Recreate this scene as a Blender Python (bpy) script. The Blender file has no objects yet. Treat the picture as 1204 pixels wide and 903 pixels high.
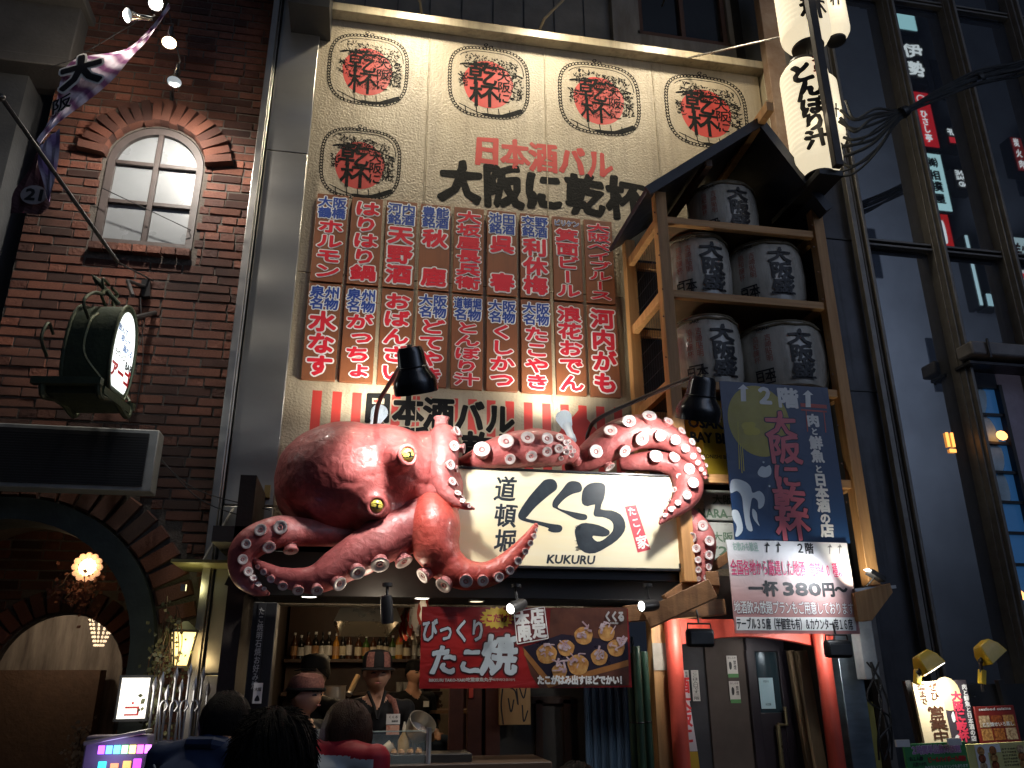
import bpy, math, random
import numpy as np
from mathutils import Vector, Matrix, noise
random.seed(7)
SC = bpy.context.scene
COL = SC.collection
PI = math.pi
# ------------------------------------------------------------------ camera, world, exposure
F_PX = 950.0; CX, CY = 602.0, 451.5
_p, _y, _r = (math.radians(a) for a in (20.18, 10.73, -0.27))
FW = Vector((math.sin(_y) * math.cos(_p), math.cos(_y) * math.cos(_p), math.sin(_p)))
RT = Vector((math.cos(_y), -math.sin(_y), 0)); UP = RT.cross(FW)
RT, UP = RT * math.cos(_r) + UP * math.sin(_r), UP * math.cos(_r) - RT * math.sin(_r)
CAM = Vector((0, 0, 1.55))
cd = bpy.data.cameras.new('camera'); cam = bpy.data.objects.new('camera', cd); COL.objects.link(cam)
cd.sensor_width = 36; cd.lens = F_PX / 1204 * 36; cd.clip_start = 0.05; cd.clip_end = 500
cam.matrix_world = Matrix(((RT.x, UP.x, -FW.x, 0), (RT.y, UP.y, -FW.y, 0), (RT.z, UP.z, -FW.z, CAM.z), (0, 0, 0, 1)))
SC.camera = cam
w = bpy.data.worlds.new('World'); SC.world = w; w.use_nodes = True
bgn = w.node_tree.nodes['Background']
bgn.inputs[0].default_value = (0.009, 0.0115, 0.018, 1); bgn.inputs[1].default_value = 1.0
SC.view_settings.view_transform = 'Standard'; SC.view_settings.look = 'None'
SC.view_settings.exposure = 0.0; SC.view_settings.gamma = 1
SC.cycles.use_denoising = True
SC.cycles.max_bounces = 6; SC.cycles.diffuse_bounces = 3; SC.cycles.glossy_bounces = 3
SC.cycles.transmission_bounces = 4; SC.cycles.transparent_max_bounces = 8
SC.cycles.sample_clamp_indirect = 4.0
SC.cycles.caustics_reflective = False; SC.cycles.caustics_refractive = False


def P(px, py, Y):
    """the point of the plane y = Y seen at a photograph pixel: used to measure the place"""
    d = FW + RT * ((px - CX) / F_PX) + UP * ((CY - py) / F_PX)
    return CAM + d * (Y / d.y)


def L(px, px2, py, Y):
    return abs(P(px2, py, Y).x - P(px, py, Y).x)


def M(n, px, py, Y):
    """n photograph pixels in metres at that spot"""
    d = FW + RT * ((px - CX) / F_PX) + UP * ((CY - py) / F_PX)
    return n / F_PX * (Y / d.y)


def MV(n, px, py, Y): return P(px, py - n / 2, Y).z - P(px, py + n / 2, Y).z


def MH(n, px, py, Y): return P(px + n / 2, py, Y).x - P(px - n / 2, py, Y).x


# ------------------------------------------------------------------ mesh builder
class MB:
    def __init__(s): s.v = []; s.f = []; s.m = []

    def add(s, v, f, m=0):
        b = len(s.v); s.v += [tuple(x) for x in v]; s.f += [tuple(i + b for i in q) for q in f]; s.m += [m] * len(f); return s

    def box(s, c, d, R=None, m=0, ch=0):
        c = Vector(c); x, y, z = (q / 2 for q in d)
        vs = [Vector((i * x, j * y, k * z)) for k in (-1, 1) for j in (-1, 1) for i in (-1, 1)]
        if R is not None: vs = [R @ q for q in vs]
        return s.add([c + q for q in vs], [(0, 2, 3, 1), (4, 5, 7, 6), (0, 1, 5, 4), (2, 6, 7, 3), (0, 4, 6, 2), (1, 3, 7, 5)], m)

    def bar(s, a, b, w, h=None, m=0, up=(0, 0, 1)):
        a, b = Vector(a), Vector(b); h = h or w; d = b - a; n = d.length; d.normalize()
        u = Vector(up)
        if abs(d.dot(u)) > .98: u = Vector((0, 1, 0))
        x = d.cross(u).normalized(); z = x.cross(d)
        R = Matrix((x, d, z)).transposed()
        return s.box((a + b) / 2, (w, n, h), R, m)

    def tube(s, pts, rad, n=8, m=0, cap=True, flat=1.0):
        pts = [Vector(p) for p in pts]
        if not hasattr(rad, '__len__'): rad = [rad] * len(pts)
        T = []
        for i in range(len(pts)):
            a = pts[max(i - 1, 0)]; b = pts[min(i + 1, len(pts) - 1)]; T.append((b - a).normalized())
        u = Vector((0, 1, 0)) if abs(T[0].y) < .9 else Vector((0, 0, 1))
        vs = []; fs = []
        for i, (p, t, r) in enumerate(zip(pts, T, rad)):
            u = (u - t * u.dot(t)).normalized(); q = t.cross(u)
            for k in range(n):
                a = 2 * PI * k / n; vs.append(p + (u * math.cos(a) * flat + q * math.sin(a)) * r)
        for i in range(len(pts) - 1):
            for k in range(n):
                k2 = (k + 1) % n; fs.append((i * n + k, i * n + k2, (i + 1) * n + k2, (i + 1) * n + k))
        if cap:
            fs.append(tuple(range(n - 1, -1, -1))); fs.append(tuple((len(pts) - 1) * n + k for k in range(n)))
        return s.add(vs, fs, m)

    def lathe(s, prof, o=(0, 0, 0), ax=(0, 0, 1), n=16, m=0, ms=None, arc=None, cap=False):
        o = Vector(o); ax = Vector(ax).normalized()
        u = Vector((0, 1, 0)) if abs(ax.y) < .9 else Vector((1, 0, 0))
        u = (u - ax * u.dot(ax)).normalized(); q = ax.cross(u); vs = []
        for r, h in prof:
            for k in range(n):
                a = 2 * PI * k / n; vs.append(o + ax * h + (u * math.cos(a) + q * math.sin(a)) * r)
        for i in range(len(prof) - 1):
            b = len(s.v) if i == 0 else b
            fs = [(i * n + k, i * n + (k + 1) % n, (i + 1) * n + (k + 1) % n, (i + 1) * n + k) for k in range(n)]
            if i == 0: s.v += [tuple(x) for x in vs]
            s.f += [tuple(x + b for x in f) for f in fs]; s.m += [ms[i] if ms else m] * n
        if cap:
            s.f.append(tuple(b + k for k in range(n - 1, -1, -1))); s.m.append(ms[0] if ms else m)
            s.f.append(tuple(b + (len(prof) - 1) * n + k for k in range(n))); s.m.append(ms[-1] if ms else m)
        return s

    def ball(s, c, r, n=12, m=0, R=None):
        c = Vector(c); r = Vector(r) if hasattr(r, '__len__') else Vector((r, r, r)); k2 = n // 2
        vs = [Vector((0, 0, -1))]
        for j in range(1, k2):
            t = -PI / 2 + PI * j / k2
            for k in range(n): vs.append(Vector((math.cos(t) * math.cos(2 * PI * k / n), math.cos(t) * math.sin(2 * PI * k / n), math.sin(t))))
        vs.append(Vector((0, 0, 1))); e = len(vs) - 1; fs = []
        for k in range(n):
            fs.append((0, 1 + (k + 1) % n, 1 + k)); fs.append((e, 1 + (k2 - 2) * n + k, 1 + (k2 - 2) * n + (k + 1) % n))
            for j in range(k2 - 2): a = 1 + j * n; fs.append((a + k, a + (k + 1) % n, a + n + (k + 1) % n, a + n + k))
        vs = [Vector((q.x * r.x, q.y * r.y, q.z * r.z)) for q in vs]
        if R is not None: vs = [R @ q for q in vs]
        return s.add([c + q for q in vs], fs, m)

    def prism(s, poly, Y0, Y1, m=0):
        """an outline in the x-z plane, from depth Y0 (front) to Y1"""
        n = len(poly)
        if sum(poly[i][0] * poly[(i + 1) % n][1] - poly[(i + 1) % n][0] * poly[i][1] for i in range(n)) < 0: poly = poly[::-1]
        vs = [(x, Y0, z) for x, z in poly] + [(x, Y1, z) for x, z in poly]
        return s.add(vs, [tuple(range(n)), tuple(range(2 * n - 1, n - 1, -1))] + [(i, i + n, (i + 1) % n + n, (i + 1) % n) for i in range(n)], m)

    def quad(s, a, b, c, d, m=0): return s.add([a, b, c, d], [(0, 1, 2, 3)], m)

    def mesh(s, name, mats, off=None, sharp=35):
        me = bpy.data.meshes.new(name); v = s.v
        if off is not None: v = [(x - off[0], y - off[1], z - off[2]) for x, y, z in v]
        me.from_pydata(v, [], s.f)
        for q in (mats if isinstance(mats, (list, tuple)) else [mats]): me.materials.append(q)
        me.polygons.foreach_set('material_index', s.m)
        me.polygons.foreach_set('use_smooth', [sharp > 0] * len(s.f))
        if sharp > 0: me.set_sharp_from_angle(angle=math.radians(sharp))
        me.update(); return me


# ------------------------------------------------------------------ objects
def tag(o, label=None, cat=None, group=None, kind=None):
    for k, v in (('label', label), ('category', cat), ('group', group), ('kind', kind)):
        if v: o[k] = v
    return o


def empty(name, loc, label, cat, group=None):
    o = bpy.data.objects.new(name, None); COL.objects.link(o); o.location = loc; o.empty_display_size = .1
    return tag(o, label, cat, group)


def base_of(o):
    v = Vector((0, 0, 0))
    while o is not None: v += o.location; o = o.parent
    return v


def part(name, mb, mats, parent=None, kind=None, label=None, sharp=35, bevel=0, cat=None, group=None, loc=None):
    off = base_of(parent) if parent is not None else (Vector(loc) if loc is not None else Vector((0, 0, 0)))
    me = mb.mesh(name, mats, off, sharp)
    o = bpy.data.objects.new(name, me); COL.objects.link(o)
    if parent is not None: o.parent = parent
    else: o.location = off
    if bevel:
        b = o.modifiers.new('bevel', 'BEVEL'); b.width = bevel; b.segments = 2; b.limit_method = 'ANGLE'; b.angle_limit = .6
    return tag(o, label, cat, group, kind)


def copy_tree(o, parent=None):
    c = o.copy(); COL.objects.link(c); c.parent = parent
    for ch in list(o.children): copy_tree(ch, c)
    return c


# ------------------------------------------------------------------ materials
_M = {}


def mat(name, col, rough=.6, metal=0, var=.25, sc=6, bump=0, bsc=40, col2=None, emis=None, es=0, coat=0, bdist=.01, spec=.5, ior=None, alpha=1, wave=None, rv=.12, stretch=(1, 1, 1), rand=0, stain=0):
    if name in _M: return _M[name]
    m = bpy.data.materials.new(name); m.use_nodes = True; nt = m.node_tree; N = nt.nodes; Lk = nt.links
    b = N['Principled BSDF']; b.inputs['Roughness'].default_value = rough; b.inputs['Metallic'].default_value = metal
    b.inputs['Specular IOR Level'].default_value = spec
    if ior: b.inputs['IOR'].default_value = ior
    b.inputs['Coat Weight'].default_value = coat; b.inputs['Coat Roughness'].default_value = .12
    tc = N.new('ShaderNodeTexCoord'); mp = N.new('ShaderNodeMapping'); mp.inputs['Scale'].default_value = stretch
    Lk.new(tc.outputs['Object'], mp.inputs['Vector']); V = mp.outputs['Vector']
    nz = N.new('ShaderNodeTexNoise'); nz.inputs['Scale'].default_value = sc; nz.inputs['Detail'].default_value = 6; nz.inputs['Roughness'].default_value = .65
    Lk.new(V, nz.inputs['Vector']); fac = nz.outputs['Fac']
    if wave:
        wv = N.new('ShaderNodeTexWave'); wv.bands_direction = wave[0]; wv.inputs['Scale'].default_value = wave[1]; wv.inputs['Distortion'].default_value = wave[2]; wv.inputs['Detail'].default_value = 3
        Lk.new(V, wv.inputs['Vector']); mx = N.new('ShaderNodeMath'); mx.operation = 'MULTIPLY_ADD'; mx.inputs[1].default_value = .5
        Lk.new(wv.outputs['Fac'], mx.inputs[0]); m2 = N.new('ShaderNodeMath'); m2.operation = 'MULTIPLY'; m2.inputs[1].default_value = .5
        Lk.new(fac, m2.inputs[0]); Lk.new(m2.outputs[0], mx.inputs[2]); fac = mx.outputs[0]
    cr = N.new('ShaderNodeValToRGB'); cr.color_ramp.elements[0].position = .3; cr.color_ramp.elements[1].position = .7
    c2 = col2 if col2 else tuple(min(1, c * (1 + var)) for c in col)
    c1 = col if col2 else tuple(c * (1 - var) for c in col)
    cr.color_ramp.elements[0].color = (*c1, 1); cr.color_ramp.elements[1].color = (*c2, 1)
    Lk.new(fac, cr.inputs['Fac']); C = cr.outputs['Color']
    if rand:
        oi = N.new('ShaderNodeObjectInfo'); ge = N.new('ShaderNodeNewGeometry'); ad = N.new('ShaderNodeMath'); ad.operation = 'ADD'
        fr = N.new('ShaderNodeMath'); fr.operation = 'FRACT'
        Lk.new(oi.outputs['Random'], ad.inputs[0]); Lk.new(ge.outputs['Random Per Island'], ad.inputs[1]); Lk.new(ad.outputs[0], fr.inputs[0])
        r2 = N.new('ShaderNodeValToRGB'); el = r2.color_ramp.elements
        cols = [(.22, .22, .25), (.55, .5, .5), (1, 1, 1), (1.25, 1.1, 1.0), (.8, .85, .9), (1.45, 1.3, 1.15)]
        el[0].color = (*cols[0], 1); el[1].color = (*cols[5], 1); el[1].position = 1
        for i in (1, 2, 3, 4):
            e = el.new(i / 5); e.color = (*cols[i], 1)
        sn = N.new('ShaderNodeTexNoise'); sn.inputs['Scale'].default_value = 1.1; sn.inputs['Detail'].default_value = 5; Lk.new(ge.outputs['Position'], sn.inputs['Vector'])
        sr = N.new('ShaderNodeMapRange'); sr.inputs['From Min'].default_value = .35; sr.inputs['From Max'].default_value = .6; sr.inputs['To Min'].default_value = .35; Lk.new(sn.outputs['Fac'], sr.inputs['Value'])
        s2 = N.new('ShaderNodeMix'); s2.data_type = 'RGBA'; s2.blend_type = 'MULTIPLY'; s2.inputs['Factor'].default_value = 1; Lk.new(C, s2.inputs['A']); Lk.new(sr.outputs[0], s2.inputs['B']); C = s2.outputs['Result']
        Lk.new(fr.outputs[0], r2.inputs['Fac']); mm = N.new('ShaderNodeMix'); mm.data_type = 'RGBA'; mm.blend_type = 'MULTIPLY'; mm.inputs['Factor'].default_value = rand
        Lk.new(C, mm.inputs['A']); Lk.new(r2.outputs['Color'], mm.inputs['B']); C = mm.outputs['Result']
    if stain:
        m4 = N.new('ShaderNodeMapping'); m4.inputs['Scale'].default_value = (5, 5, .35); Lk.new(tc.outputs['Object'], m4.inputs['Vector'])
        n4 = N.new('ShaderNodeTexNoise'); n4.inputs['Scale'].default_value = 2.2; n4.inputs['Detail'].default_value = 7; n4.inputs['Roughness'].default_value = .7; Lk.new(m4.outputs['Vector'], n4.inputs['Vector'])
        r4 = N.new('ShaderNodeMapRange'); r4.inputs['From Min'].default_value = .34; r4.inputs['From Max'].default_value = .52; r4.inputs['To Min'].default_value = 1 - stain; Lk.new(n4.outputs['Fac'], r4.inputs['Value'])
        x4 = N.new('ShaderNodeMix'); x4.data_type = 'RGBA'; x4.blend_type = 'MULTIPLY'; x4.inputs['Factor'].default_value = 1; Lk.new(C, x4.inputs['A']); Lk.new(r4.outputs[0], x4.inputs['B']); C = x4.outputs['Result']
    Lk.new(C, b.inputs['Base Color'])
    if rv:
        mr = N.new('ShaderNodeMapRange'); mr.inputs['To Min'].default_value = max(0, rough - rv); mr.inputs['To Max'].default_value = min(1, rough + rv)
        n3 = N.new('ShaderNodeTexNoise'); n3.inputs['Scale'].default_value = sc * 2.3; n3.inputs['Detail'].default_value = 4; Lk.new(V, n3.inputs['Vector'])
        Lk.new(n3.outputs['Fac'], mr.inputs['Value']); Lk.new(mr.outputs[0], b.inputs['Roughness'])
    if bump:
        bn = N.new('ShaderNodeBump'); bn.inputs['Strength'].default_value = min(1, bump); bn.inputs['Distance'].default_value = bdist
        n2 = N.new('ShaderNodeTexNoise'); n2.inputs['Scale'].default_value = bsc; n2.inputs['Detail'].default_value = 3 if bdist < .02 else 0; Lk.new(V, n2.inputs['Vector'])
        Lk.new(n2.outputs['Fac'], bn.inputs['Height']); Lk.new(bn.outputs['Normal'], b.inputs['Normal'])
    if emis: b.inputs['Emission Color'].default_value = (*emis, 1); b.inputs['Emission Strength'].default_value = es
    if alpha < 1: b.inputs['Alpha'].default_value = alpha
    _M[name] = m; return m


def flat(name, col, rough=.6, **k):
    k.setdefault('var', .06); return mat(name, col, rough, **k)


def glow(name, col, s): return mat(name, tuple(min(.8, c) for c in col), .5, emis=col, es=s, var=.02)


# ------------------------------------------------------------------ lettering
_G = {}


def _raw(s):
    if s in _G: return _G[s]
    cu = bpy.data.curves.new('t', 'FONT'); cu.body = s; cu.resolution_u = 2; cu.size = 1
    o = bpy.data.objects.new('t', cu); COL.objects.link(o)
    dg = bpy.context.evaluated_depsgraph_get(); dg.update()
    me = bpy.data.meshes.new_from_object(o.evaluated_get(dg))
    v = np.array([q.co[:2] for q in me.vertices]) if len(me.vertices) else np.zeros((0, 2))
    f = [tuple(q.vertices) for q in me.polygons]
    bpy.data.objects.remove(o); bpy.data.curves.remove(cu); bpy.data.meshes.remove(me)
    ec = {}
    for q in f:
        for i in range(len(q)):
            a, b = q[i], q[(i + 1) % len(q)]; k = (min(a, b), max(a, b)); ec[k] = ec.get(k, 0) + 1
    e = [k for k, n in ec.items() if n == 1]
    _G[s] = (v, f, e); return _G[s]


_k = _raw('国')[0]
EMC = (_k.min(0) + _k.max(0)) / 2; EM = (_k.max(0) - _k.min(0)).max() / .93


class Fr:
    """a drawing plane: origin, right, up and the side it faces"""
    def __init__(s, o, x=(1, 0, 0), z=(0, 0, 1)):
        s.o = Vector(o); s.x = Vector(x).normalized(); s.z = Vector(z).normalized(); s.n = s.x.cross(s.z)

    def at(s, u, v, h=0): return s.o + s.x * u + s.z * v + s.n * h


def pane(Y): return Fr((0, Y, 0))


def ink(mb, fr, v, f, e, dil, h, m=0):
    """flat letter outline grown by dil metres: overlapping strokes lie at slightly different heights so no two faces share a plane"""
    vs = [fr.at(a, b, h) for a, b in v]; mb.add(vs, f, m)
    if dil <= 0: return
    used = set()
    for a, b in e:
        p, q = v[a], v[b]; d = q - p; n = np.hypot(*d)
        used.add(a); used.add(b)
        if n < 1e-7: continue
        d = d / n; o = np.array((-d[1], d[0])) * dil; hh = h + random.uniform(.00003, .0005)
        mb.add([fr.at(*(p + o), hh), fr.at(*(p - o), hh), fr.at(*(q - o), hh), fr.at(*(q + o), hh)], [(0, 1, 2, 3)], m)
    K = 7
    for a in used:
        hh = h + random.uniform(.0005, .0009)
        mb.add([fr.at(v[a][0] + math.cos(2 * PI * k / K) * dil, v[a][1] + math.sin(2 * PI * k / K) * dil, hh) for k in range(K)], [tuple(range(K))], m)


VROT = 'ー～〜（）()&-'


def char(mb, fr, c, u, v, w, h, dil=0, lift=.001, vert=False, m=0, sk=0, rot=0, wob=0, mir=False):
    if c in ' 　': return
    g, f, e = _raw(c)
    g = (g - EMC) / EM
    if vert and c in VROT: g = np.stack([-g[:, 1] * -1 * 1, -g[:, 0]], 1); g[:, 0] = -g[:, 0]
    if c in 'ッっょゃゅャュョ' and vert: g = g + np.array((.1, .12))
    g = g * np.array((w, h)); g[:, 0] += sk * g[:, 1]
    if mir: g[:, 0] *= -1
    if wob:
        g = g + np.array([(noise.noise((a / w * 5, b / h * 5, ord(c) * .37)), noise.noise((a / w * 5, b / h * 5, ord(c) * .37 + 9))) for a, b in g]) * wob * w
    if rot: cs, sn = math.cos(rot), math.sin(rot); g = g @ np.array(((cs, sn), (-sn, cs)))
    ink(mb, fr, g + np.array((u, v)), f, e, dil * min(w, h), lift, m)


def vtext(mb, fr, s, u, v, w, h, dil=0, lift=.001, m=0, fill=.96, wf=.96, **k):
    n = len(s); ch = h / n
    for i, c in enumerate(s): char(mb, fr, c, u, v + h / 2 - ch * (i + .5), w * wf, ch * fill, dil, lift, True, m, **k)


def htext(mb, fr, s, u, v, w, h, dil=0, lift=.001, m=0, fill=.96, **k):
    n = len(s); cw = w / n
    for i, c in enumerate(s): char(mb, fr, c, u - w / 2 + cw * (i + .5), v, cw * fill, h, dil, lift, False, m, **k)


def line(mb, fr, s, u, v, w, h, dil=0, lift=.001, m=0, sk=0, mir=False, rot=0):
    g, f, e = _raw(s)
    lo, hi = g.min(0), g.max(0); g = (g - (lo + hi) / 2) / (hi - lo) * np.array((w, h)); g[:, 0] += sk * g[:, 1]
    if mir: g[:, 0] *= -1
    if rot: cs, sn = math.cos(rot), math.sin(rot); g = g @ np.array(((cs, sn), (-sn, cs)))
    ink(mb, fr, g + np.array((u, v)), f, e, dil * h, lift, m)


def uv(px, py, Y): q = P(px, py, Y); return q.x, q.z


def blob(mb, fr, pts, lift=.001, m=0, sub=3):
    """a closed smooth outline filled as one flat face"""
    n = len(pts); out = []
    for i in range(n):
        p0, p1, p2, p3 = (np.array(pts[(i + k) % n], float) for k in (-1, 0, 1, 2))
        for j in range(sub):
            t = j / sub; out.append(.5 * (2 * p1 + (p2 - p0) * t + (2 * p0 - 5 * p1 + 4 * p2 - p3) * t * t + (3 * p1 - p0 - 3 * p2 + p3) * t ** 3))
    poly(mb, fr, out, lift, m)


def poly(mb, fr, pts, lift=.001, m=0):
    from mathutils.geometry import tessellate_polygon
    tr = tessellate_polygon([[Vector((a, b, 0)) for a, b in pts]])
    mb.add([fr.at(a, b, lift) for a, b in pts], [tuple(t) if True else t for t in tr], m)


def rect(mb, fr, u0, v0, u1, v1, lift=.001, m=0):
    mb.add([fr.at(u0, v0, lift), fr.at(u1, v0, lift), fr.at(u1, v1, lift), fr.at(u0, v1, lift)], [(0, 1, 2, 3)], m)


def stroke(mb, fr, pts, ws, lift=.001, m=0):
    """a brush stroke: a ribbon of changing width with round ends"""
    pts = [np.array(p, float) for p in pts]; Lh = []; Rh = []
    for i, p in enumerate(pts):
        d = pts[min(i + 1, len(pts) - 1)] - pts[max(i - 1, 0)]; d = d / (np.hypot(*d) + 1e-9); n = np.array((-d[1], d[0])) * (ws[i] if hasattr(ws, '__len__') else ws)
        Lh.append(p + n); Rh.append(p - n)
    for i in range(len(pts) - 1):
        hh = lift + i * .00002
        mb.add([fr.at(*Lh[i], hh), fr.at(*Rh[i], hh), fr.at(*Rh[i + 1], hh), fr.at(*Lh[i + 1], hh)], [(0, 1, 2, 3)], m)


def spl(pts, n=6):
    """Catmull-Rom through the points (any dimension)"""
    pts = [np.array(p, float) for p in pts]; q = [2 * pts[0] - pts[1]] + pts + [2 * pts[-1] - pts[-2]]; out = []
    for i in range(1, len(q) - 2):
        for j in range(n):
            t = j / n; p0, p1, p2, p3 = q[i - 1], q[i], q[i + 1], q[i + 2]
            out.append(.5 * (2 * p1 + (p2 - p0) * t + (2 * p0 - 5 * p1 + 4 * p2 - p3) * t * t + (3 * p1 - p0 - 3 * p2 + p3) * t ** 3))
    out.append(pts[-1]); return out


def light(name, kind, loc, power, col=(1, 1, 1), to=None, size=.05, angle=60, blend=.5, parent=None):
    ld = bpy.data.lights.new(name, kind); ld.energy = power; ld.color = col
    if kind == 'SPOT': ld.spot_size = math.radians(angle); ld.spot_blend = blend; ld.shadow_soft_size = size
    elif kind == 'AREA': ld.size = size
    else: ld.shadow_soft_size = size
    o = bpy.data.objects.new(name, ld); COL.objects.link(o); loc = Vector(loc)
    if to is not None: o.rotation_euler = (Vector(to) - loc).to_track_quat('-Z', 'Y').to_euler()
    if parent is not None: o.parent = parent; loc = loc - base_of(parent)
    o.location = loc; return o


WARM = (1, .72, .42); SOFT = (1, .86, .66); COOL = (.88, .94, 1)
black = flat('black_paint', (.012, .012, .013), .45)
blackm = flat('black_metal', (.02, .02, .022), .35, metal=.3)
ink_black = flat('black_ink', (.012, .012, .015), .5)
white_ink = flat('white_ink', (.78, .78, .76), .5)
red_ink = flat('red_ink', (.55, .02, .025), .5)
blue_ink = flat('blue_ink', (.02, .06, .3), .5)
wood = mat('pine_wood', (.40, .19, .065), .55, col2=(.58, .32, .12), sc=3, stain=.25, bump=.15, bsc=40, stretch=(9, 9, .6))
woodh = mat('pine_wood_rail', (.42, .2, .07), .55, col2=(.6, .34, .13), sc=3, bump=.15, bsc=40, stretch=(.6, 9, 9))
woodd = mat('dark_wood', (.035, .018, .01), .6, col2=(.07, .035, .02), sc=4, stretch=(6, 6, 1), bump=.1)
steel = mat('brushed_steel', (.34, .33, .31), .3, metal=.72, sc=1.4, var=.08, stretch=(1, 1, 2.2), rv=.04, bump=1, bsc=1.0, bdist=.1)
dgrey = mat('dark_grey_metal', (.05, .052, .055), .4, metal=.6, var=.2, sc=5)
knot = flat('wood_knot', (.12, .05, .02), .6)
# ================================================================== SETTING
g = MB().box((0, 0, -.1), (60, 11.4, .2)); part('street', g, mat('asphalt', (.05, .05, .052), .75, bump=.4, bsc=80), kind='structure')
g = MB().box((0, 5.3, -.02), (60, .8, .18)); g.box((0, 9.2, -.03), (60, 7, .16))
part('pavement', g, mat('pavement_stone', (.16, .15, .14), .7, sc=3, bump=.3), kind='structure')

# ================================================================== BRICK BUILDING
brickm = mat('brick_red', (.125, .042, .026), .8, col2=(.22, .085, .052), sc=14, bump=.9, bsc=45, rand=.85)
mortar = mat('mortar', (.085, .072, .06), .9, sc=20, bump=.8, bsc=60)
YB = 6.1
WX = (P(118, 250, YB).x + P(228, 250, YB).x) / 2; WR = .375
WZ0 = 4.80; WZS = P(178, 195, YB).z
bb = empty('brick_building', (-2.4, 6.3, 0), 'rough red brick building with an arched window and arched entrance, left of the steel pillar', 'building')
XL, XR = -2.72, -.98
# big lower arch through three measured points
ACX, ACZ, AR = -2.33, P(40, 590, YB).z - 1.02, 1.02
IY = 7.15


def inside_arch(x, z, cx, zs, r): return (abs(x - cx) < r and z < zs) or ((x - cx) ** 2 + (z - zs) ** 2 < r * r and z >= zs)


shapes = []
for k in range(7):
    rr = random.Random(k); sx, sy, sz = .5, .5, .5; c = rr.uniform(.04, .09); mb = MB()
    j = lambda a: a + rr.uniform(-.035, .035)
    ring = lambda y, ins, jt: [(sgx * (.5 - ins[0]) + (rr.uniform(-jt, jt)), y + rr.uniform(-jt, jt) * .7, sgz * (.5 - ins[1]) + rr.uniform(-jt, jt) * 1.6) for sgx, sgz in ((-1, -1), (1, -1), (1, 1), (-1, 1))]
    a = ring(.5, (0, 0), 0); b = ring(-.32, (.0, .0), .02); d = ring(-.5, (.012, .05), .016)
    mid = [((a2[0] + b2[0]) / 2, -.55 + rr.uniform(-.08, .05), (a2[2] + b2[2]) / 2 * .9) for a2, b2 in ((d[0], d[1]), (d[2], d[3]))]
    vs = a + b + d + [(0 + rr.uniform(-.1, .1), -.52 + rr.uniform(-.08, .03), 0)]
    fs = []
    for o in (0, 4):
        for q in range(4): fs.append((o + q, o + (q + 1) % 4, o + 4 + (q + 1) % 4, o + 4 + q))
    for q in range(4): fs.append((8 + q, 8 + (q + 1) % 4, 12))
    mb.add(vs, fs); shapes.append((mb, mb.mesh('brick', brickm, None, 50)))
BRL = []   # (location, size, rotation about y, shape)


def lay(cx, cz, Y, w, h, d, rot=0): BRL.append((Vector((cx, Y, cz)), (w, d, h), rot, random.randrange(7)))


def course(x0, x1, z0, z1, Y, skip, bw=.245, bh=.0785):
    z = z0; row = 0
    while z < z1:
        x = x0 - (bw / 2 if row % 2 else 0) + random.uniform(-.02, .02)
        while x < x1:
            w_ = bw * random.choice((1, 1, 1, 1, .5, 1)) * random.uniform(.97, 1.03); a, b = max(x, x0), min(x + w_, x1)
            segs = [(a, b)]
            if b - a > .05:
                st = 6; run = None; segs = []
                for i in range(st + 1):
                    xx = a + (b - a) * i / st; bad = skip(xx, z) or skip(xx, z - bh * .4) or skip(xx, z + bh * .4)
                    if not bad and run is None: run = xx
                    if bad and run is not None: segs.append((run, a + (b - a) * (i - 1) / st)); run = None
                if run is not None: segs.append((run, b))
                for p, q in segs:
                    if q - p > .04: lay((p + q) / 2, z + random.uniform(-.002, .002), Y + .012 + random.uniform(-.006, .006), q - p - .011, bh - .0125, .05, random.uniform(-.008, .008))
            x += w_
        z += bh; row += 1


skipW = lambda x, z: (abs(x - WX) < WR + .01 and WZ0 - .09 < z < WZS) or ((x - WX) ** 2 + (z - WZS) ** 2 < (WR + .205) ** 2 and z >= WZS + .09) \
    or ((x - WX) ** 2 + (z - WZS) ** 2 < (WR + .01) ** 2) \
    or ((x - ACX) ** 2 + (z - ACZ) ** 2 < (AR + .29) ** 2 and z > ACZ + .1) or (abs(x - ACX) < AR + .02 and z <= ACZ + .15)
course(XL, XR, .08, 8.9, YB, skipW)
for k in range(18):
    t = math.radians(-80 + 160 * k / 17); r = WR + .125
    lay(WX + math.sin(t) * r, WZS + math.cos(t) * r, YB - .03 + random.uniform(-.012, .012), .07, .22 + random.uniform(-.012, .012), .1, t + random.uniform(-.02, .02))
for k in range(24):
    t = math.radians(-76 + 152 * k / 23); r = AR + .15
    lay(ACX + math.sin(t) * r, ACZ + math.cos(t) * r, YB - .012 + random.uniform(-.008, .008), .1, .25, .08, t)
for k in range(7):
    lay(WX - WR + .055 + k * .108, WZ0 - .045, YB - .02, .1, .066, .1)
# recess back wall with its own smaller arch
RCX = P(66, 800, IY).x; RR_ = .47; RZ = P(75, 722, IY).z - RR_
skipR = lambda x, z: (x - RCX) ** 2 + (z - RZ) ** 2 < (RR_ + .2) ** 2 and z > RZ or (abs(x - RCX) < RR_ + .01 and z <= RZ)
course(ACX - AR, ACX + AR + .02, .08, ACZ + AR, IY, skipR)
for k in range(17):
    t = math.radians(-88 + 176 * k / 16); r = RR_ + .1
    lay(RCX + math.sin(t) * r, RZ + math.cos(t) * r, IY - .015, .083, .19, .08, t)


def proj_area(b):
    v = b[0] - CAM; z = v.dot(FW)
    if z < .1: return 0
    x = CX + F_PX * v.dot(RT) / z; y = CY - F_PX * v.dot(UP) / z
    return (b[1][0] * b[1][2] / z / z) if (0 < x < 1204 and 0 < y < 903) else 0


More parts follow.
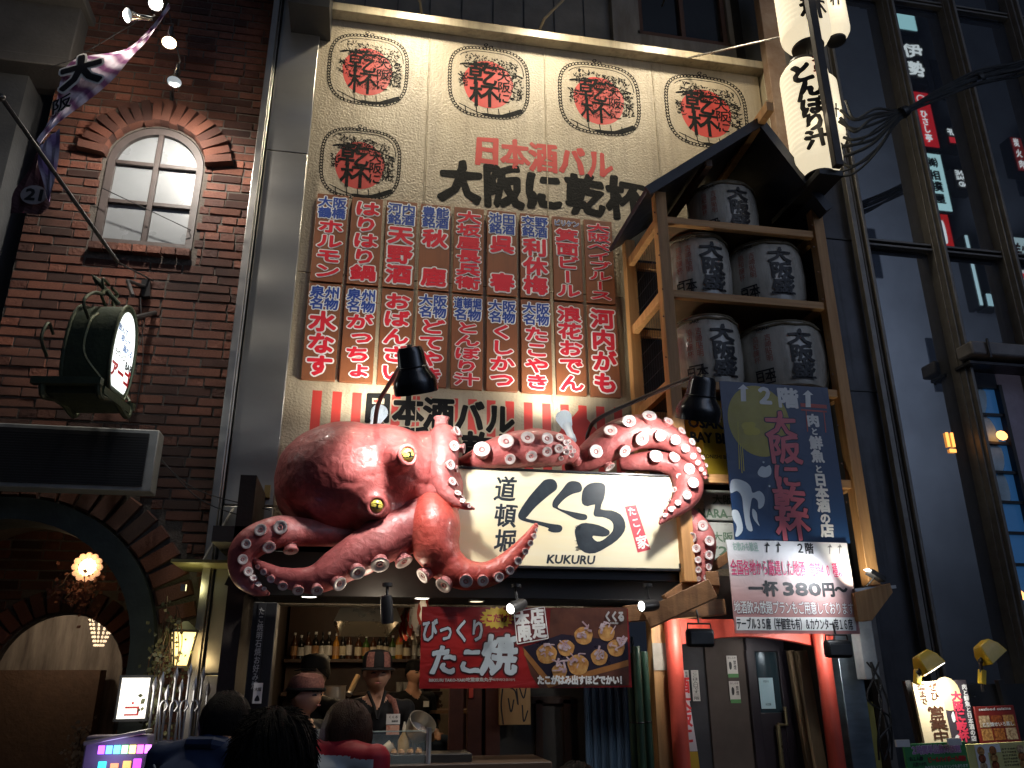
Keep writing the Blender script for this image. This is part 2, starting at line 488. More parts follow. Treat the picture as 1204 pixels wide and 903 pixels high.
BRL.sort(key=lambda b: -proj_area(b)); BRL = [b for b in BRL]
rest = MB(); bo = base_of(bb)
for i, (c, s_, r, k) in enumerate(BRL):
    R = Matrix.Rotation(r, 4, 'Y')
    if i < 300:
        o = bpy.data.objects.new('brick', shapes[k][1]); COL.objects.link(o); o.parent = bb; o.location = c - bo; o.scale = s_; o.rotation_euler = (0, r, 0)
    else:
        R3 = R.to_3x3(); rest.add([c + R3 @ Vector((v[0] * s_[0], v[1] * s_[1], v[2] * s_[2])) for v in shapes[k][0].v], shapes[k][0].f)
part('brickwork', rest, brickm, bb, kind='stuff', sharp=50)


def wall_with_holes(x0, x1, z0, z1, Y, holes, th=.02):
    """a wall sheet in strips, leaving arched openings (cx, bottom, spring, radius)"""
    mb = MB(); xs = {x0, x1}
    for cx, zb, zs, r in holes:
        for k in range(25): xs.add(cx - r * math.cos(PI * k / 24))
    xs = sorted(x for x in xs if x0 <= x <= x1)
    for a, b in zip(xs, xs[1:]):
        if b - a < 1e-6: continue
        m_ = (a + b) / 2; iv = [(z0, z0, z1, z1)]
        for cx, zb, zs, r in sorted(holes, key=lambda h: h[1]):
            if abs(m_ - cx) < r:
                ta = zs + math.sqrt(max(0, r * r - (a - cx) ** 2)); tb = zs + math.sqrt(max(0, r * r - (b - cx) ** 2))
                l = iv.pop(); 
                if zb > l[0]: iv.append((l[0], l[1], zb, zb))
                iv.append((ta, tb, z1, z1))
        for za, zb_, zc, zd in iv:
            mb.add([(a, Y, za), (b, Y, zb_), (b, Y, zd), (a, Y, zc), (a, Y + th, za), (b, Y + th, zb_), (b, Y + th, zd), (a, Y + th, zc)],
                   [(0, 1, 2, 3), (7, 6, 5, 4), (0, 4, 5, 1), (2, 6, 7, 3)])
    return mb


part('mortar_wall', wall_with_holes(XL, XR, 0, 9.2, YB - .003, [(WX, WZ0 - .01, WZS, WR + .005), (ACX, -.1, ACZ, AR)], .12), mortar, bb, sharp=0)
part('recess_wall', wall_with_holes(ACX - AR - .1, ACX + AR + .1, 0, ACZ + AR + .1, IY - .003, [(RCX, -.1, RZ, RR_)], .1), mortar, bb, sharp=0)
# vault over the recess
vm = MB(); pts = [(ACX + AR * 1.0, 0)] + [(ACX + AR * math.cos(PI * k / 24), ACZ + AR * math.sin(PI * k / 24)) for k in range(25)] + [(ACX - AR, 0)]
for a, b in zip(pts, pts[1:]): vm.add([(a[0], YB + .13, a[1]), (b[0], YB + .13, b[1]), (b[0], IY + .02, b[1]), (a[0], IY + .02, a[1])], [(0, 1, 2, 3)])
part('vault', vm, mat('vault_plaster', (.09, .075, .055), .85, sc=3, bump=.3), bb, sharp=60)
# dark metal band lining the arch, standing proud of the bricks
bm = MB(); n = 30
for ra, rb, ya, yb in ((AR - .14, AR + .012, YB - .1, YB + .25),):
    vs = []; fs = []
    for k in range(n + 1):
        t = PI * k / n; c, s_ = math.cos(t), math.sin(t)
        for r, y in ((ra, ya), (rb, ya), (rb, yb), (ra, yb)): vs.append((ACX + r * c, y, ACZ + r * s_))
    for k in range(n):
        for q in range(4): fs.append((k * 4 + q, k * 4 + (q + 1) % 4, k * 4 + 4 + (q + 1) % 4, k * 4 + 4 + q))
    bm.add(vs, fs)
    for sx in (-1, 1): bm.box((ACX + sx * (ra + rb) / 2, (ya + yb) / 2, ACZ / 2), (rb - ra, yb - ya, ACZ))
part('arch_band', bm, mat('band_paint', (.022, .03, .03), .5, var=.4, sc=5, bump=.2), bb, sharp=40)
# room behind the inner arch
rm = MB(); rm.box((RCX - .3, IY + 1.5, 1.9), (2.4, .1, 3.8)); part('plaster_wall', rm, mat('old_plaster', (.33, .28, .22), .8, col2=(.1, .075, .06), sc=3, stretch=(3, 1, .5), bump=.2), bb)
rm = MB(); rm.box((RCX + .42, IY + .9, 1.5), (.06, 1.2, 3)); rm.box((RCX - .5, IY + 1.25, .83), (1.0, .2, 1.66)); part('inner_partition', rm, mat('inner_brown', (.1, .055, .03), .7, sc=12, bump=.5, bsc=30), bb)
# arched window
wf = empty('tmp', (0, 0, 0), 'x', 'x'); bpy.data.objects.remove(wf)
frm = mat('window_frame_paint', (.05, .038, .035), .5, sc=8, bump=.15)
fm = MB(); n = 28; ro, ri = WR - .002, WR - .058
outl = [(WX - ro, WZ0)] + [(WX - ro * math.cos(PI * k / n), WZS + ro * math.sin(PI * k / n)) for k in range(n + 1)] + [(WX + ro, WZ0)]
inl = [(WX - ri, WZ0 + .06)] + [(WX - ri * math.cos(PI * k / n), WZS + ri * math.sin(PI * k / n)) for k in range(n + 1)] + [(WX + ri, WZ0 + .06)]
for y0, y1 in ((YB - .002, YB + .07),):
    vs = []; fs = []; N_ = len(outl)
    for (a, b), (c, d) in zip(outl, inl): vs += [(a, y0, b), (c, y0 + .008, d), (c, y1, d), (a, y1, b)]
    for k in range(N_):
        k2 = (k + 1) % N_
        for q in range(4): fs.append((k * 4 + q, k * 4 + (q + 1) % 4, k2 * 4 + (q + 1) % 4, k2 * 4 + q))
    fm.add(vs, fs)
win = part('window', fm, frm, bb, sharp=30)
H_ = (WZS - WZ0 - .06)
mz = [WZ0 + .06 + H_ * .5, WZS + .02]
mu = MB(); mu.box((WX, YB + .03, (WZ0 + WZS + ri) / 2 + .02), (.042, .045, WZS + ri - WZ0 - .04)); part('muntin', mu, frm, win, bevel=.004)
for z in mz:
    mu = MB(); mu.box((WX - ri / 2 - .01, YB + .032, z), (ri - .022, .04, .036)); mu.box((WX + ri / 2 + .01, YB + .032, z), (ri - .022, .04, .036)); part('muntin', mu, frm, win, bevel=.004)
frost = mat('frosted_glass', (.2, .215, .225), .3, sc=2, var=.12, bump=.05, bsc=120, spec=.7)
zz = [WZ0 + .055, mz[0], mz[1]]
for sx in (-1, 1):
    for r in range(3):
        x0, x1 = sorted((WX + sx * .019, WX + sx * (ri + .005)))
        if r < 2: pl = [(x0, zz[r] + .012), (x1, zz[r] + .012), (x1, zz[r + 1] - .012), (x0, zz[r + 1] - .012)]
        else:
            rr = ri + .005; pl = [(WX + sx * .019, zz[2] + .012)] + [(WX + sx * rr * math.cos(t), WZS + rr * math.sin(t)) for t in [PI / 2 * k / 10 for k in range(11)] if rr * math.cos(t) > .02 and WZS + rr * math.sin(t) > zz[2] + .013]
            pl.append((WX + sx * .019, WZS + rr - .002))
        g = MB(); g.prism(pl, YB + .045, YB + .05); part('pane', g, frost, win, sharp=0)
# concrete neighbour at the far left edge
nb = empty('concrete_building', (-3.4, 6, 0), 'dark grey concrete building at the left edge beside the brick wall', 'building')
x1 = P(30, 120, 6.0).x
a = MB(); a.box((x1 - .9, 6.3, 4.4), (1.8, .7, 8.8)); part('wall', a, mat('concrete_dark', (.055, .058, .062), .8, sc=2, bump=.3), nb)
a = MB(); a.box((x1 - .75, 6.05, P(30, 45, 6).z), (2.1, .32, .75)); a.box((x1 - .75, 5.98, P(30, 88, 6).z), (2.2, .4, .09)); a.box((x1 - .75, 5.98, P(30, 8, 6).z), (2.2, .4, .08)); part('cornice', a, mat('cornice_render', (.07, .066, .062), .8, sc=3, bump=.3), nb, bevel=.01)

# ================================================================== STEEL PILLAR
sp = empty('steel_pillar', (-.9, 5.9, 0), 'tall brushed steel clad pillar between the brick wall and the cream painted wall', 'pillar')
sx0, sx1 = P(286, 300, 5.87).x, P(352, 300, 5.97).x
joints = [0, 1.6, 2.72, P(318, 172, 5.85).z, 7.35]
for k in range(4):
    a = MB(); z0, z1 = joints[k] + .004, joints[k + 1] - .004
    a.box(((sx0 + .07 + sx1) / 2, 6.02, (z0 + z1) / 2), (sx1 - sx0 - .075, .24, z1 - z0)); part('steel_panel', a, steel, sp, bevel=.006)
a = MB(); a.box((sx0 + .02, 5.98, 3.67), (.055, .26, 7.34)); a.box((sx0 + .055, 5.93, 3.67), (.012, .1, 7.34)); part('edge_trim', a, mat('steel_edge', (.5, .48, .45), .35, metal=1, var=.1), sp, bevel=.004)
a = MB(); a.box((sx1 - .08, 5.80, P(345, 20, 5.8).z + .22), (.34, .5, .6)); a.box((-1.05, 5.9, 8.2), (.5, .4, 1.5)); part('black_cap', a, black, sp)
a = MB(); a.box((P(313, 575, 5.8).x, 5.885, P(313, 575, 5.8).z), (.04, .03, .09)); part('switch_box', a, flat('brass', (.35, .25, .1), .4, metal=.8), sp)

# ================================================================== PAINTED PANEL WALL
YP = 5.95
pw = empty('painted_wall', (1.5, 6.0, 0), 'cream textured panel wall painted with sake barrels, stripes and large lettering', 'wall')
stucco = mat('cream_stucco', (.35, .285, .19), .5, col2=(.41, .345, .24), sc=2.2, stain=.22, bump=.75, bsc=55, spec=.6)
px0 = P(366, 60, YP).x; px1 = P(893, 100, YP).x
ZT = (P(368, 22, YP).z + P(888, 87, YP).z) / 2
JX = [px0, P(506, 40, YP).x, P(640, 55, YP).x, P(766, 72, YP).x, px1]
for a_, b_ in zip(JX, JX[1:]):
    for z0, z1 in ((2.05, 4.62), (4.625, ZT)):
        a = MB(); a.box(((a_ + b_) / 2, YP + .03, (z0 + z1) / 2), (b_ - a_ - .009, .06, z1 - z0)); part('wall_panel', a, stucco, pw, bevel=.005)
a = MB()
for x in JX[1:-1]: a.box((x, YP + .02, (2.05 + ZT) / 2), (.008, .05, ZT - 2.05))
a.box(((px0 + px1) / 2, YP + .1, (2.05 + ZT) / 2), (px1 - px0, .06, ZT - 2.05)); part('backing', a, stucco, pw)
a = MB(); a.prism([(px0 - .16, 2.05), (px0 - .005, 2.05), (px0 - .005, ZT), (px0 - .1, ZT)], YP + .05, YP + .3); part('side_return', a, stucco, pw, bevel=.01)
flash = mat('beige_flashing', (.36, .3, .2), .45, sc=4, stain=.35)
a = MB(); a.box(((px0 + px1) / 2 + .1, YP - .03, ZT + .05), (px1 - px0 + .5, .16, .09)); a.box((px1 + .06, YP - .01, ZT / 2 + 2), (.1, .14, ZT - 4.02)); part('flashing', a, flash, pw, bevel=.006)
# lamp brackets at the top: cream pipes with lamp heads above the frame
# upper facade
ub = empty('upper_facade', (1.5, 6.3, 7.2), 'weathered grey upper storey with a dark sliding window above the painted wall', 'building')
UY = 6.35
a = MB(); a.box(((px0 + P(722, 20, UY).x) / 2, UY + .1, ZT + 1.2), (P(722, 20, UY).x - px0 + .2, .2, 2.4)); part('wall', a, mat('grey_tile', (.16, .145, .12), .6, sc=3, bump=.2), ub)
for k in range(9):
    x = px0 + .1 + k * .32; a = MB(); a.box((x, UY - .006, ZT + 1.2), (.008, .01, 2.4)); part('joint_strip', a, dgrey, ub)
gx0, gx1 = P(748, 20, UY).x, P(852, 30, UY).x
conc = mat('stained_concrete', (.24, .225, .2), .8, col2=(.13, .11, .09), sc=2.5, bump=.3, stretch=(3, 1, .6))
a = MB(); wz0, wz1 = P(750, 47, UY).z, P(750, -80, UY).z
xl, xr = P(717, 20, UY).x, P(898, 40, UY).x
a.box(((xl + gx0) / 2, UY + .06, ZT + 1.2), (gx0 - xl, .28, 2.4)); a.box(((gx1 + xr) / 2, UY + .06, ZT + 1.2), (xr - gx1, .28, 2.4)); a.box(((gx0 + gx1) / 2, UY + .06, (ZT + wz0) / 2), (gx1 - gx0, .28, wz0 - ZT + .02)); part('pier', a, conc, ub)
a = MB()
for x in (gx0 + .03, (gx0 + gx1) / 2, gx1 - .03): a.box((x, UY - .01, (wz0 + wz1) / 2), (.05, .06, wz1 - wz0))
a.box(((gx0 + gx1) / 2, UY - .03, wz0 + .03), (gx1 - gx0 + .06, .1, .05)); wn = part('window', a, flat('rusty_frame', (.09, .045, .03), .6, metal=.3), ub, bevel=.004)
for s_ in (0, 1):
    a = MB(); xa = gx0 + .05 + s_ * (gx1 - gx0) / 2; a.box((xa + (gx1 - gx0) / 4 - .03, UY + .02, (wz0 + wz1) / 2), ((gx1 - gx0) / 2 - .06, .008, wz1 - wz0)); part('pane', a, flat('dark_pane', (.015, .017, .02), .1, spec=.8), wn)
a = MB(); a.box((P(880, 150, 6.1).x + .62, 6.25, 5.4), (1.1, .3, 8.5)); part('dark_wall', a, black, ub)
rust = mat('rusted_beam', (.2, .11, .06), .75, col2=(.33, .24, .17), sc=4, bump=.4)
a = MB(); a.box((P(922, 130, 5.75).x, 5.8, 6.7), (.2, .1, 3.4)); part('rusty_column', a, rust, ub, bevel=.005)
for k, (ax, ay, bx, by, cx, cy) in enumerate(((496, 18, 494, 2, 480, -18), (634, 36, 640, 22, 672, -10))):
    o = empty('conduit_pipe', P(ax, ay, 6.1), ['cream bent pipe rising from the top of the painted wall, left one', 'cream bent pipe leaning right above the painted wall, right one'][k], 'pipe', 'pipes above the painted wall')
    q = MB(); q.tube([P(ax, ay + 3, 6.1), P(ax, ay, 6.1), P(bx, by, 6.0), P(cx, cy, 5.9), P(cx, cy - 30, 5.6)], .013, 8); part('pipe', q, flash, o)

# ---- painted marks on the panels
frp = Fr((0, YP, 0))
pink = flat('red_wall_paint', (.47, .04, .03), .5)
bkp = mat('black_wall_paint', (.008, .008, .008), .7, bump=.4, bsc=55, spec=.12)


def chain(mb, pts, a, b, m=0, jit=.0):
    """rope drawn as overlapping little loops"""
    for i, (p, d) in enumerate(pts):
        t = math.atan2(d[1], d[0]) + .6; cs, sn = math.cos(t), math.sin(t); K = 8; ro = []; ri_ = []
        for k in range(K):
            c, s = math.cos(2 * PI * k / K), math.sin(2 * PI * k / K)
            for (q, f_) in ((ro, 1.1), (ri_, .6)):
                u, v = a * c * f_, b * s * f_; q.append((p[0] + u * cs - v * sn, p[1] + u * sn + v * cs))
        h = .0012 + random.uniform(0, .0004)
        mb.add([frp.at(*q, h) for q in ro + ri_], [(k, (k + 1) % K, K + (k + 1) % K, K + k) for k in range(K)], m)


BD = [(433, 82, 1, .0), (575, 97, 1, 1), (705, 116, 1, 0), (831, 131, 1, 1), (424, 192, 1, 1)]
for i, (bx, by, sc_, full) in enumerate(BD):
    cx, cz = uv(bx, by, YP); S = MH(46, bx, by, YP); H2 = MV(40, bx, by, YP)
    mb = MB(); rr = random.Random(i)
    sup = []
    for k in range(76):
        t = 2 * PI * k / 76; c, s = math.cos(t), math.sin(t); e = .62
        x = abs(c) ** e * (1 if c > 0 else -1) * S; z = abs(s) ** e * (1 if s > 0 else -1) * H2
        sup.append((cx + x * (1 + .03 * s) , cz + z))
    per = [0]
    for k in range(76): per.append(per[-1] + math.dist(sup[k], sup[(k + 1) % 76]))
    nl = 78; pr = []
    for i2 in range(nl):
        d_ = per[-1] * i2 / nl; k = max(j for j in range(76) if per[j] <= d_); f2 = (d_ - per[k]) / max(1e-6, per[k + 1] - per[k]); a2, b3 = sup[k], sup[(k + 1) % 76]
        pr.append(((a2[0] + (b3[0] - a2[0]) * f2, a2[1] + (b3[1] - a2[1]) * f2), (b3[0] - a2[0], b3[1] - a2[1])))
    chain(mb, pr, S * .062, S * .040)
    stroke(mb, frp, [(cx + (p[0] - cx) * .9, cz + (p[1] - cz) * .9) for p in sup[2:30]], S * .01, .001)
    stroke(mb, frp, spl([(cx + S * t, cz + H2 * q_) for t, q_ in ((-.75, .44), (-.4, .52), (0, .50), (.4, .42), (.82, .26))], 5), [S * (.018 + .014 * math.sin(q_)) for q_ in range(21)], .001)
    stroke(mb, frp, spl([(cx - S * .75, cz - H2 * .7), (cx - S * .2, cz - H2 * .92), (cx + S * .35, cz - H2 * .93), (cx + S * .85, cz - H2 * .72)], 4), [S * .012] * 5 + [S * .05] * 4 + [S * .07] * 5, .0011)
    for k in range(5): x = cx - S * .6 + k * S * .28; stroke(mb, frp, [(x, cz - H2 * .74), (x + S * .03, cz - H2 * .98)], S * .012, .001)
    chain(mb, [((cx - S * .05 + S * .09 * math.cos(t), cz + H2 * 1.06 + S * .06 * math.sin(t)), (1, 0)) for t in (0, 2, 4)], S * .06, S * .04)
    for k in range(430):    # pine needles
        r_ = rr.random(); x = cx + S * rr.uniform(-.62, .75); z = cz + H2 * (.48 + rr.uniform(-.2, .25) - .12 * (x - cx) / S)
        if r_ > .6: x = cx + S * rr.uniform(.55, .85); z = cz + H2 * rr.uniform(-.45, .25)
        if r_ > .88: x = cx - S * rr.uniform(.55, .75); z = cz + H2 * rr.uniform(-.2, .2)
        t = rr.uniform(0, PI); l = S * rr.uniform(.03, .085)
        stroke(mb, frp, [(x, z), (x + l * math.cos(t), z + l * math.sin(t))], [S * .017, S * .005], .0016 + rr.uniform(0, .0006))
    if not full:
        for k in range(340):
            t = rr.uniform(0, 2 * PI); q = math.sqrt(rr.random()) * S * .56; x, z = cx + q * math.cos(t), cz - H2 * .08 + q * math.sin(t); t = rr.uniform(0, PI)
            stroke(mb, frp, [(x, z), (x + S * .05 * math.cos(t), z + S * .05 * math.sin(t))], [S * .01, S * .004], .0028 + rr.uniform(0, .0006))
    bd = part('barrel_drawing', mb, bkp, pw, sharp=0)
    mb = MB(); R_ = S * .64; poly(mb, frp, [(cx - S * .02 + R_ * (1 + .02 * math.sin(5 * t)) * math.cos(t), cz - H2 * .06 + R_ * 1.08 * H2 / S * math.sin(t)) for t in [2 * PI * k / 40 for k in range(40)]], .0006)
    part('red_disc', mb, pink, bd, sharp=0)
    mb = MB(); k_ = .022 if full else .01
    char(mb, frp, '乾', cx - S * .17, cz + H2 * .22, S * .74, H2 * .68, k_, .0022, wob=.03); char(mb, frp, '杯', cx - S * .12, cz - H2 * .4, S * .74, H2 * .68, k_, .0022, wob=.03)
    vtext(mb, frp, '大阪に', cx + S * .38, cz - H2 * .1, S * .34, H2 * .95, .02 if full else .008, .0022, wob=.03)
    part('lettering', mb, bkp, bd, sharp=0)


def px_h(mb, s, px, py, w_, h_, Y, fr, dil, lift=.001, m=0, slope=0, **k):
    """a row of characters whose ends are measured in the photograph"""
    n = len(s)
    for i, c in enumerate(s):
        u, v = uv(px + w_ * (i + .5) / n, py + slope * (i + .5) / n, Y); char(mb, fr, c, u, v, MH(w_ / n, px, py, Y) * k.get('xs', .98), MV(h_, px, py, Y), dil, lift, False, m, **{a: b for a, b in k.items() if a != 'xs'})


mb = MB(); px_h(mb, '日本酒バル', 556, 176, 166, 34, YP, frp, .045, .0015, slope=20, wob=.07); part('lettering', mb, pink, pw, label='red lettering reading nihonshu bar', sharp=0)
mb = MB(); px_h(mb, '大阪に乾杯', 518, 212, 242, 48, YP, frp, .06, .0015, slope=26, wob=.09); part('lettering', mb, bkp, pw, label='large black lettering', sharp=0)
# striped awning painting at the bottom
mb = MB(); n = 17; xa = P(366, 480, YP).x; xb = P(735, 500, YP).x; z1 = (P(368, 456, YP).z + P(730, 482, YP).z) / 2
pit = (xb - xa) / 16.6
for k in range(17):
    x = xa + k * pit; rect(mb, frp, x, z1 - 1.25, x + pit * .47, z1, .0006)
cx, cz = uv(681, 490, YP); poly(mb, frp, [(cx - .24, cz - .22), (cx, cz + .06), (cx + .27, cz - .25), (cx, cz - .5)], .0012); part('stripes', mb, pink, pw, sharp=0)
mb = MB(); px_h(mb, '日本酒バル', 426, 478, 180, 36, YP, frp, .10, .0018, slope=17, wob=.03); px_h(mb, '大阪に乾杯', 428, 520, 190, 46, YP, frp, .1, .0018, slope=17); part('lettering', mb, stucco, pw, sharp=0)
mb = MB(); px_h(mb, '日本酒バル', 426, 478, 180, 36, YP, frp, .05, .0032, slope=17, wob=.03); px_h(mb, '大阪に乾杯', 428, 520, 190, 46, YP, frp, .05, .0032, slope=17); part('lettering', mb, bkp, pw, sharp=0)

# ================================================================== MENU BOARDS
TOP = [('大阪鶴橋', 'ホルモン'), ('', 'はりはり鍋'), ('河内銘酒', '天野酒'), ('豊能銘酒', '秋　鹿'), ('', '大坂屋長兵衛'), ('池田銘酒', '呉　春'), ('交野銘酒', '利休梅'), ('ビリケン', '箕面ビール'), ('', '大阪ベイブルース')]
BOT = [('泉州名物', '水なす'), ('泉州名物', 'がっちょ'), ('', 'おばんざい'), ('大阪名物', 'どてやき'), ('道頓堀名物', 'とんぼり汁'), ('大阪名物', 'くしかつ'), ('大阪名物', 'たこやき'), ('', '浪花おでん'), ('', '河内がも')]
ROM = [('horumon', 'harihari nabe', 'amanosake', 'akishika', 'osakaya chobei', 'goshun', 'rikyubai', 'minoo beer', 'osaka bay blues'), ('mizunasu', 'gatcho', 'obanzai', 'doteyaki', 'tonbori jiru', 'kushikatsu', 'takoyaki', 'naniwa oden', 'kawachi gamo')]
bx0 = (P(374.3, 227, 5.92).x + P(353, 445, 5.92).x) / 2; bx9 = (P(720, 261, 5.92).x + P(729, 469, 5.92).x) / 2
zA = (P(374, 227, 5.92).z + P(720, 261, 5.92).z) / 2; zB = (P(365, 331, 5.92).z + P(723, 360, 5.92).z) / 2; zC = (P(353, 445, 5.92).z + P(729, 469.6, 5.92).z) / 2
pitch = (bx9 - bx0) / 8.89; bwid = pitch * .885
brown = mat('menu_brown', (.19, .062, .022), .5, var=.12, sc=3, stain=.3)
sidem = flat('board_edge', (.3, .29, .26), .5)
for row, (data, z1, z0) in enumerate(((TOP, zA, zB + .012), (BOT, zB - .006, zC))):
    for i, (sm, bg_) in enumerate(data):
        x0 = bx0 + i * pitch; cx = x0 + bwid / 2; h = z1 - z0; dy = random.uniform(0, .006)
        nth = ('leftmost', 'second from left', 'third from left', 'fourth from left', 'middle', 'fourth from right', 'third from right', 'second from right', 'rightmost')[i]
        o = empty('menu_board', (cx, 5.92 - dy, (z0 + z1) / 2), '%s board of the %s row, reading %s in red%s' % (nth, ('upper', 'lower')[row], ROM[row][i], ' under blue' if sm else ''), 'menu board', 'brown menu boards on the painted wall')
        o.rotation_euler = (0, random.uniform(-.004, .004), 0)
        a = MB(); a.box((cx, 5.92 - dy + .014, (z0 + z1) / 2), (bwid, .028, h - .006), m=0); part('board', a, brown, o, bevel=.002)
        fr = Fr((0, 5.92 - dy, 0)); wb = MB(); rb = MB(); bb_ = MB()
        top = z1 - .03
        if sm:
            if sm == 'ビリケン':
                for m_, d_, l_ in ((wb, .1, .001), (bb_, .02, .0026)): htext(m_, fr, sm, cx, top - .035, bwid * .9, bwid * .24, d_, l_)
                top -= .085
            else:
                n1 = 3 if len(sm) == 5 else 2; c_ = bwid * .4
                for m_, d_, l_ in ((wb, .12, .001), (bb_, .035, .003)):
                    htext(m_, fr, sm[:n1], cx, top - c_ * .5, c_ * 2.3, c_ * .98, d_, l_); htext(m_, fr, sm[n1:], cx, top - c_ * 1.5, c_ * 2.2, c_ * .98, d_, l_)
                top -= c_ * 2.06
        for m_, d_, l_ in ((wb, .125, .0012), (rb, .052, .0035)): vtext(m_, fr, bg_, cx, (top + z0 + .02) / 2, bwid * .82, top - z0 - .03, d_, l_, fill=.9)
        part('character_outline', wb, white_ink, o, sharp=0); part('lettering', rb, flat('menu_red', (.58, .012, .028), .45), o, sharp=0)
        if sm: part('small_lettering', bb_, blue_ink, o, sharp=0)

# ================================================================== OCTOPUS
YO = 5.12
octo = empty('octopus', P(470, 600, YO), 'giant glossy red octopus model with yellow eyes, its arms wrapped round the shop sign', 'octopus')


def octo_mat(name, a, b, c, rough=.38, seed=0):
    m = bpy.data.materials.new(name); m.use_nodes = True; nt = m.node_tree; N = nt.nodes; K = nt.links; bs = N['Principled BSDF']
    tc = N.new('ShaderNodeTexCoord'); mp = N.new('ShaderNodeMapping'); mp.inputs['Location'].default_value = (seed, seed * .7, 0); K.new(tc.outputs['Object'], mp.inputs['Vector'])
    n1 = N.new('ShaderNodeTexNoise'); n1.inputs['Scale'].default_value = 3.2; n1.inputs['Detail'].default_value = 8; n1.inputs['Roughness'].default_value = .62; n1.inputs['Distortion'].default_value = .4
    n2 = N.new('ShaderNodeTexNoise'); n2.inputs['Scale'].default_value = 34; n2.inputs['Detail'].default_value = 5
    for n_ in (n1, n2): K.new(mp.outputs['Vector'], n_.inputs['Vector'])
    cr = N.new('ShaderNodeValToRGB'); e = cr.color_ramp.elements; e[0].position = .36; e[0].color = (*a, 1); e[1].position = .66; e[1].color = (*c, 1); q = e.new(.5); q.color = (*b, 1)
    K.new(n1.outputs['Fac'], cr.inputs['Fac']); mx = N.new('ShaderNodeMix'); mx.data_type = 'RGBA'; mx.blend_type = 'OVERLAY'; mx.inputs['Factor'].default_value = .35
    K.new(cr.outputs['Color'], mx.inputs['A']); K.new(n2.outputs['Color'], mx.inputs['B']); 
    hs = N.new('ShaderNodeHueSaturation'); hs.inputs['Saturation'].default_value = 1.0; K.new(cr.outputs['Color'], hs.inputs['Color'])
    mm = N.new('ShaderNodeMapRange'); K.new(n2.outputs['Fac'], mm.inputs['Value']); mm.inputs['From Min'].default_value = .3; mm.inputs['From Max'].default_value = .7; mm.inputs['To Min'].default_value = .82; mm.inputs['To Max'].default_value = 1.12
    K.new(mm.outputs[0], hs.inputs['Value']); K.new(hs.outputs['Color'], bs.inputs['Base Color'])
    rr = N.new('ShaderNodeMapRange'); K.new(n2.outputs['Fac'], rr.inputs['Value']); rr.inputs['To Min'].default_value = rough - .12; rr.inputs['To Max'].default_value = rough + .15; K.new(rr.outputs[0], bs.inputs['Roughness'])
    bs.inputs['Coat Weight'].default_value = .14; bs.inputs['Coat Roughness'].default_value = .12
    b1 = N.new('ShaderNodeBump'); b1.inputs['Strength'].default_value = .42; b1.inputs['Distance'].default_value = .02
    n3 = N.new('ShaderNodeTexNoise'); n3.inputs['Scale'].default_value = 13; n3.inputs['Detail'].default_value = 5; n3.inputs['Distortion'].default_value = 1.2; K.new(mp.outputs['Vector'], n3.inputs['Vector'])
    vo = N.new('ShaderNodeTexVoronoi'); vo.inputs['Scale'].default_value = 28; K.new(mp.outputs['Vector'], vo.inputs['Vector'])
    ad = N.new('ShaderNodeMath'); ad.operation = 'MULTIPLY_ADD'; ad.inputs[1].default_value = .18; K.new(vo.outputs['Distance'], ad.inputs[0]); K.new(n3.outputs['Fac'], ad.inputs[2])
    K.new(ad.outputs[0], b1.inputs['Height']); K.new(b1.outputs['Normal'], bs.inputs['Normal'])
    return m


skinA = octo_mat('octopus_skin', (.24, .046, .044), (.34, .078, .072), (.40, .12, .11), rough=.47)
skinB = octo_mat('octopus_arm_skin', (.26, .06, .058), (.38, .095, .09), (.46, .15, .14), rough=.46, seed=3)
skinC = octo_mat('octopus_orange_skin', (.34, .05, .038), (.44, .068, .05), (.47, .11, .08), rough=.40, seed=6)
suck_side = octo_mat('sucker_side', (.36, .10, .10), (.45, .16, .15), (.52, .22, .2), seed=2)
suck_face = flat('sucker_face', (.58, .50, .48), .4, coat=.4, var=.12, sc=30)
suck_ring = flat('sucker_ring', (.42, .16, .15), .4)


def remeshed(name, mb, voxel, smooth, mats, parent, disp=0, fn=None):
    me = mb.mesh('tmp', mats, None, 0); o = bpy.data.objects.new('tmp', me); COL.objects.link(o)
    r = o.modifiers.new('r', 'REMESH'); r.mode = 'VOXEL'; r.voxel_size = voxel
    s_ = o.modifiers.new('s', 'SMOOTH'); s_.iterations = smooth; s_.factor = .5
    dg = bpy.context.evaluated_depsgraph_get(); dg.update()
    m2 = bpy.data.meshes.new_from_object(o.evaluated_get(dg)); bpy.data.objects.remove(o); bpy.data.meshes.remove(me)
    m2.name = name; off = base_of(parent); nrm = [v.normal.copy() for v in m2.vertices]
    for v, n_ in zip(m2.vertices, nrm):
        d = 0
        if disp: d = disp * (noise.noise(v.co * 4.3) * .8 + noise.turbulence(v.co * 6, 3, False) * .35 - .25)
        if fn: d += fn(v.co, n_)
        v.co = v.co + n_ * d - off
    m2.materials.clear()
    for q in mats: m2.materials.append(q)
    m2.polygons.foreach_set('use_smooth', [True] * len(m2.polygons)); m2.update()
    ob = bpy.data.objects.new(name, m2); COL.objects.link(ob); ob.parent = parent; return ob


def PO(x, y, dy=0): return P(x, y, YO + dy)


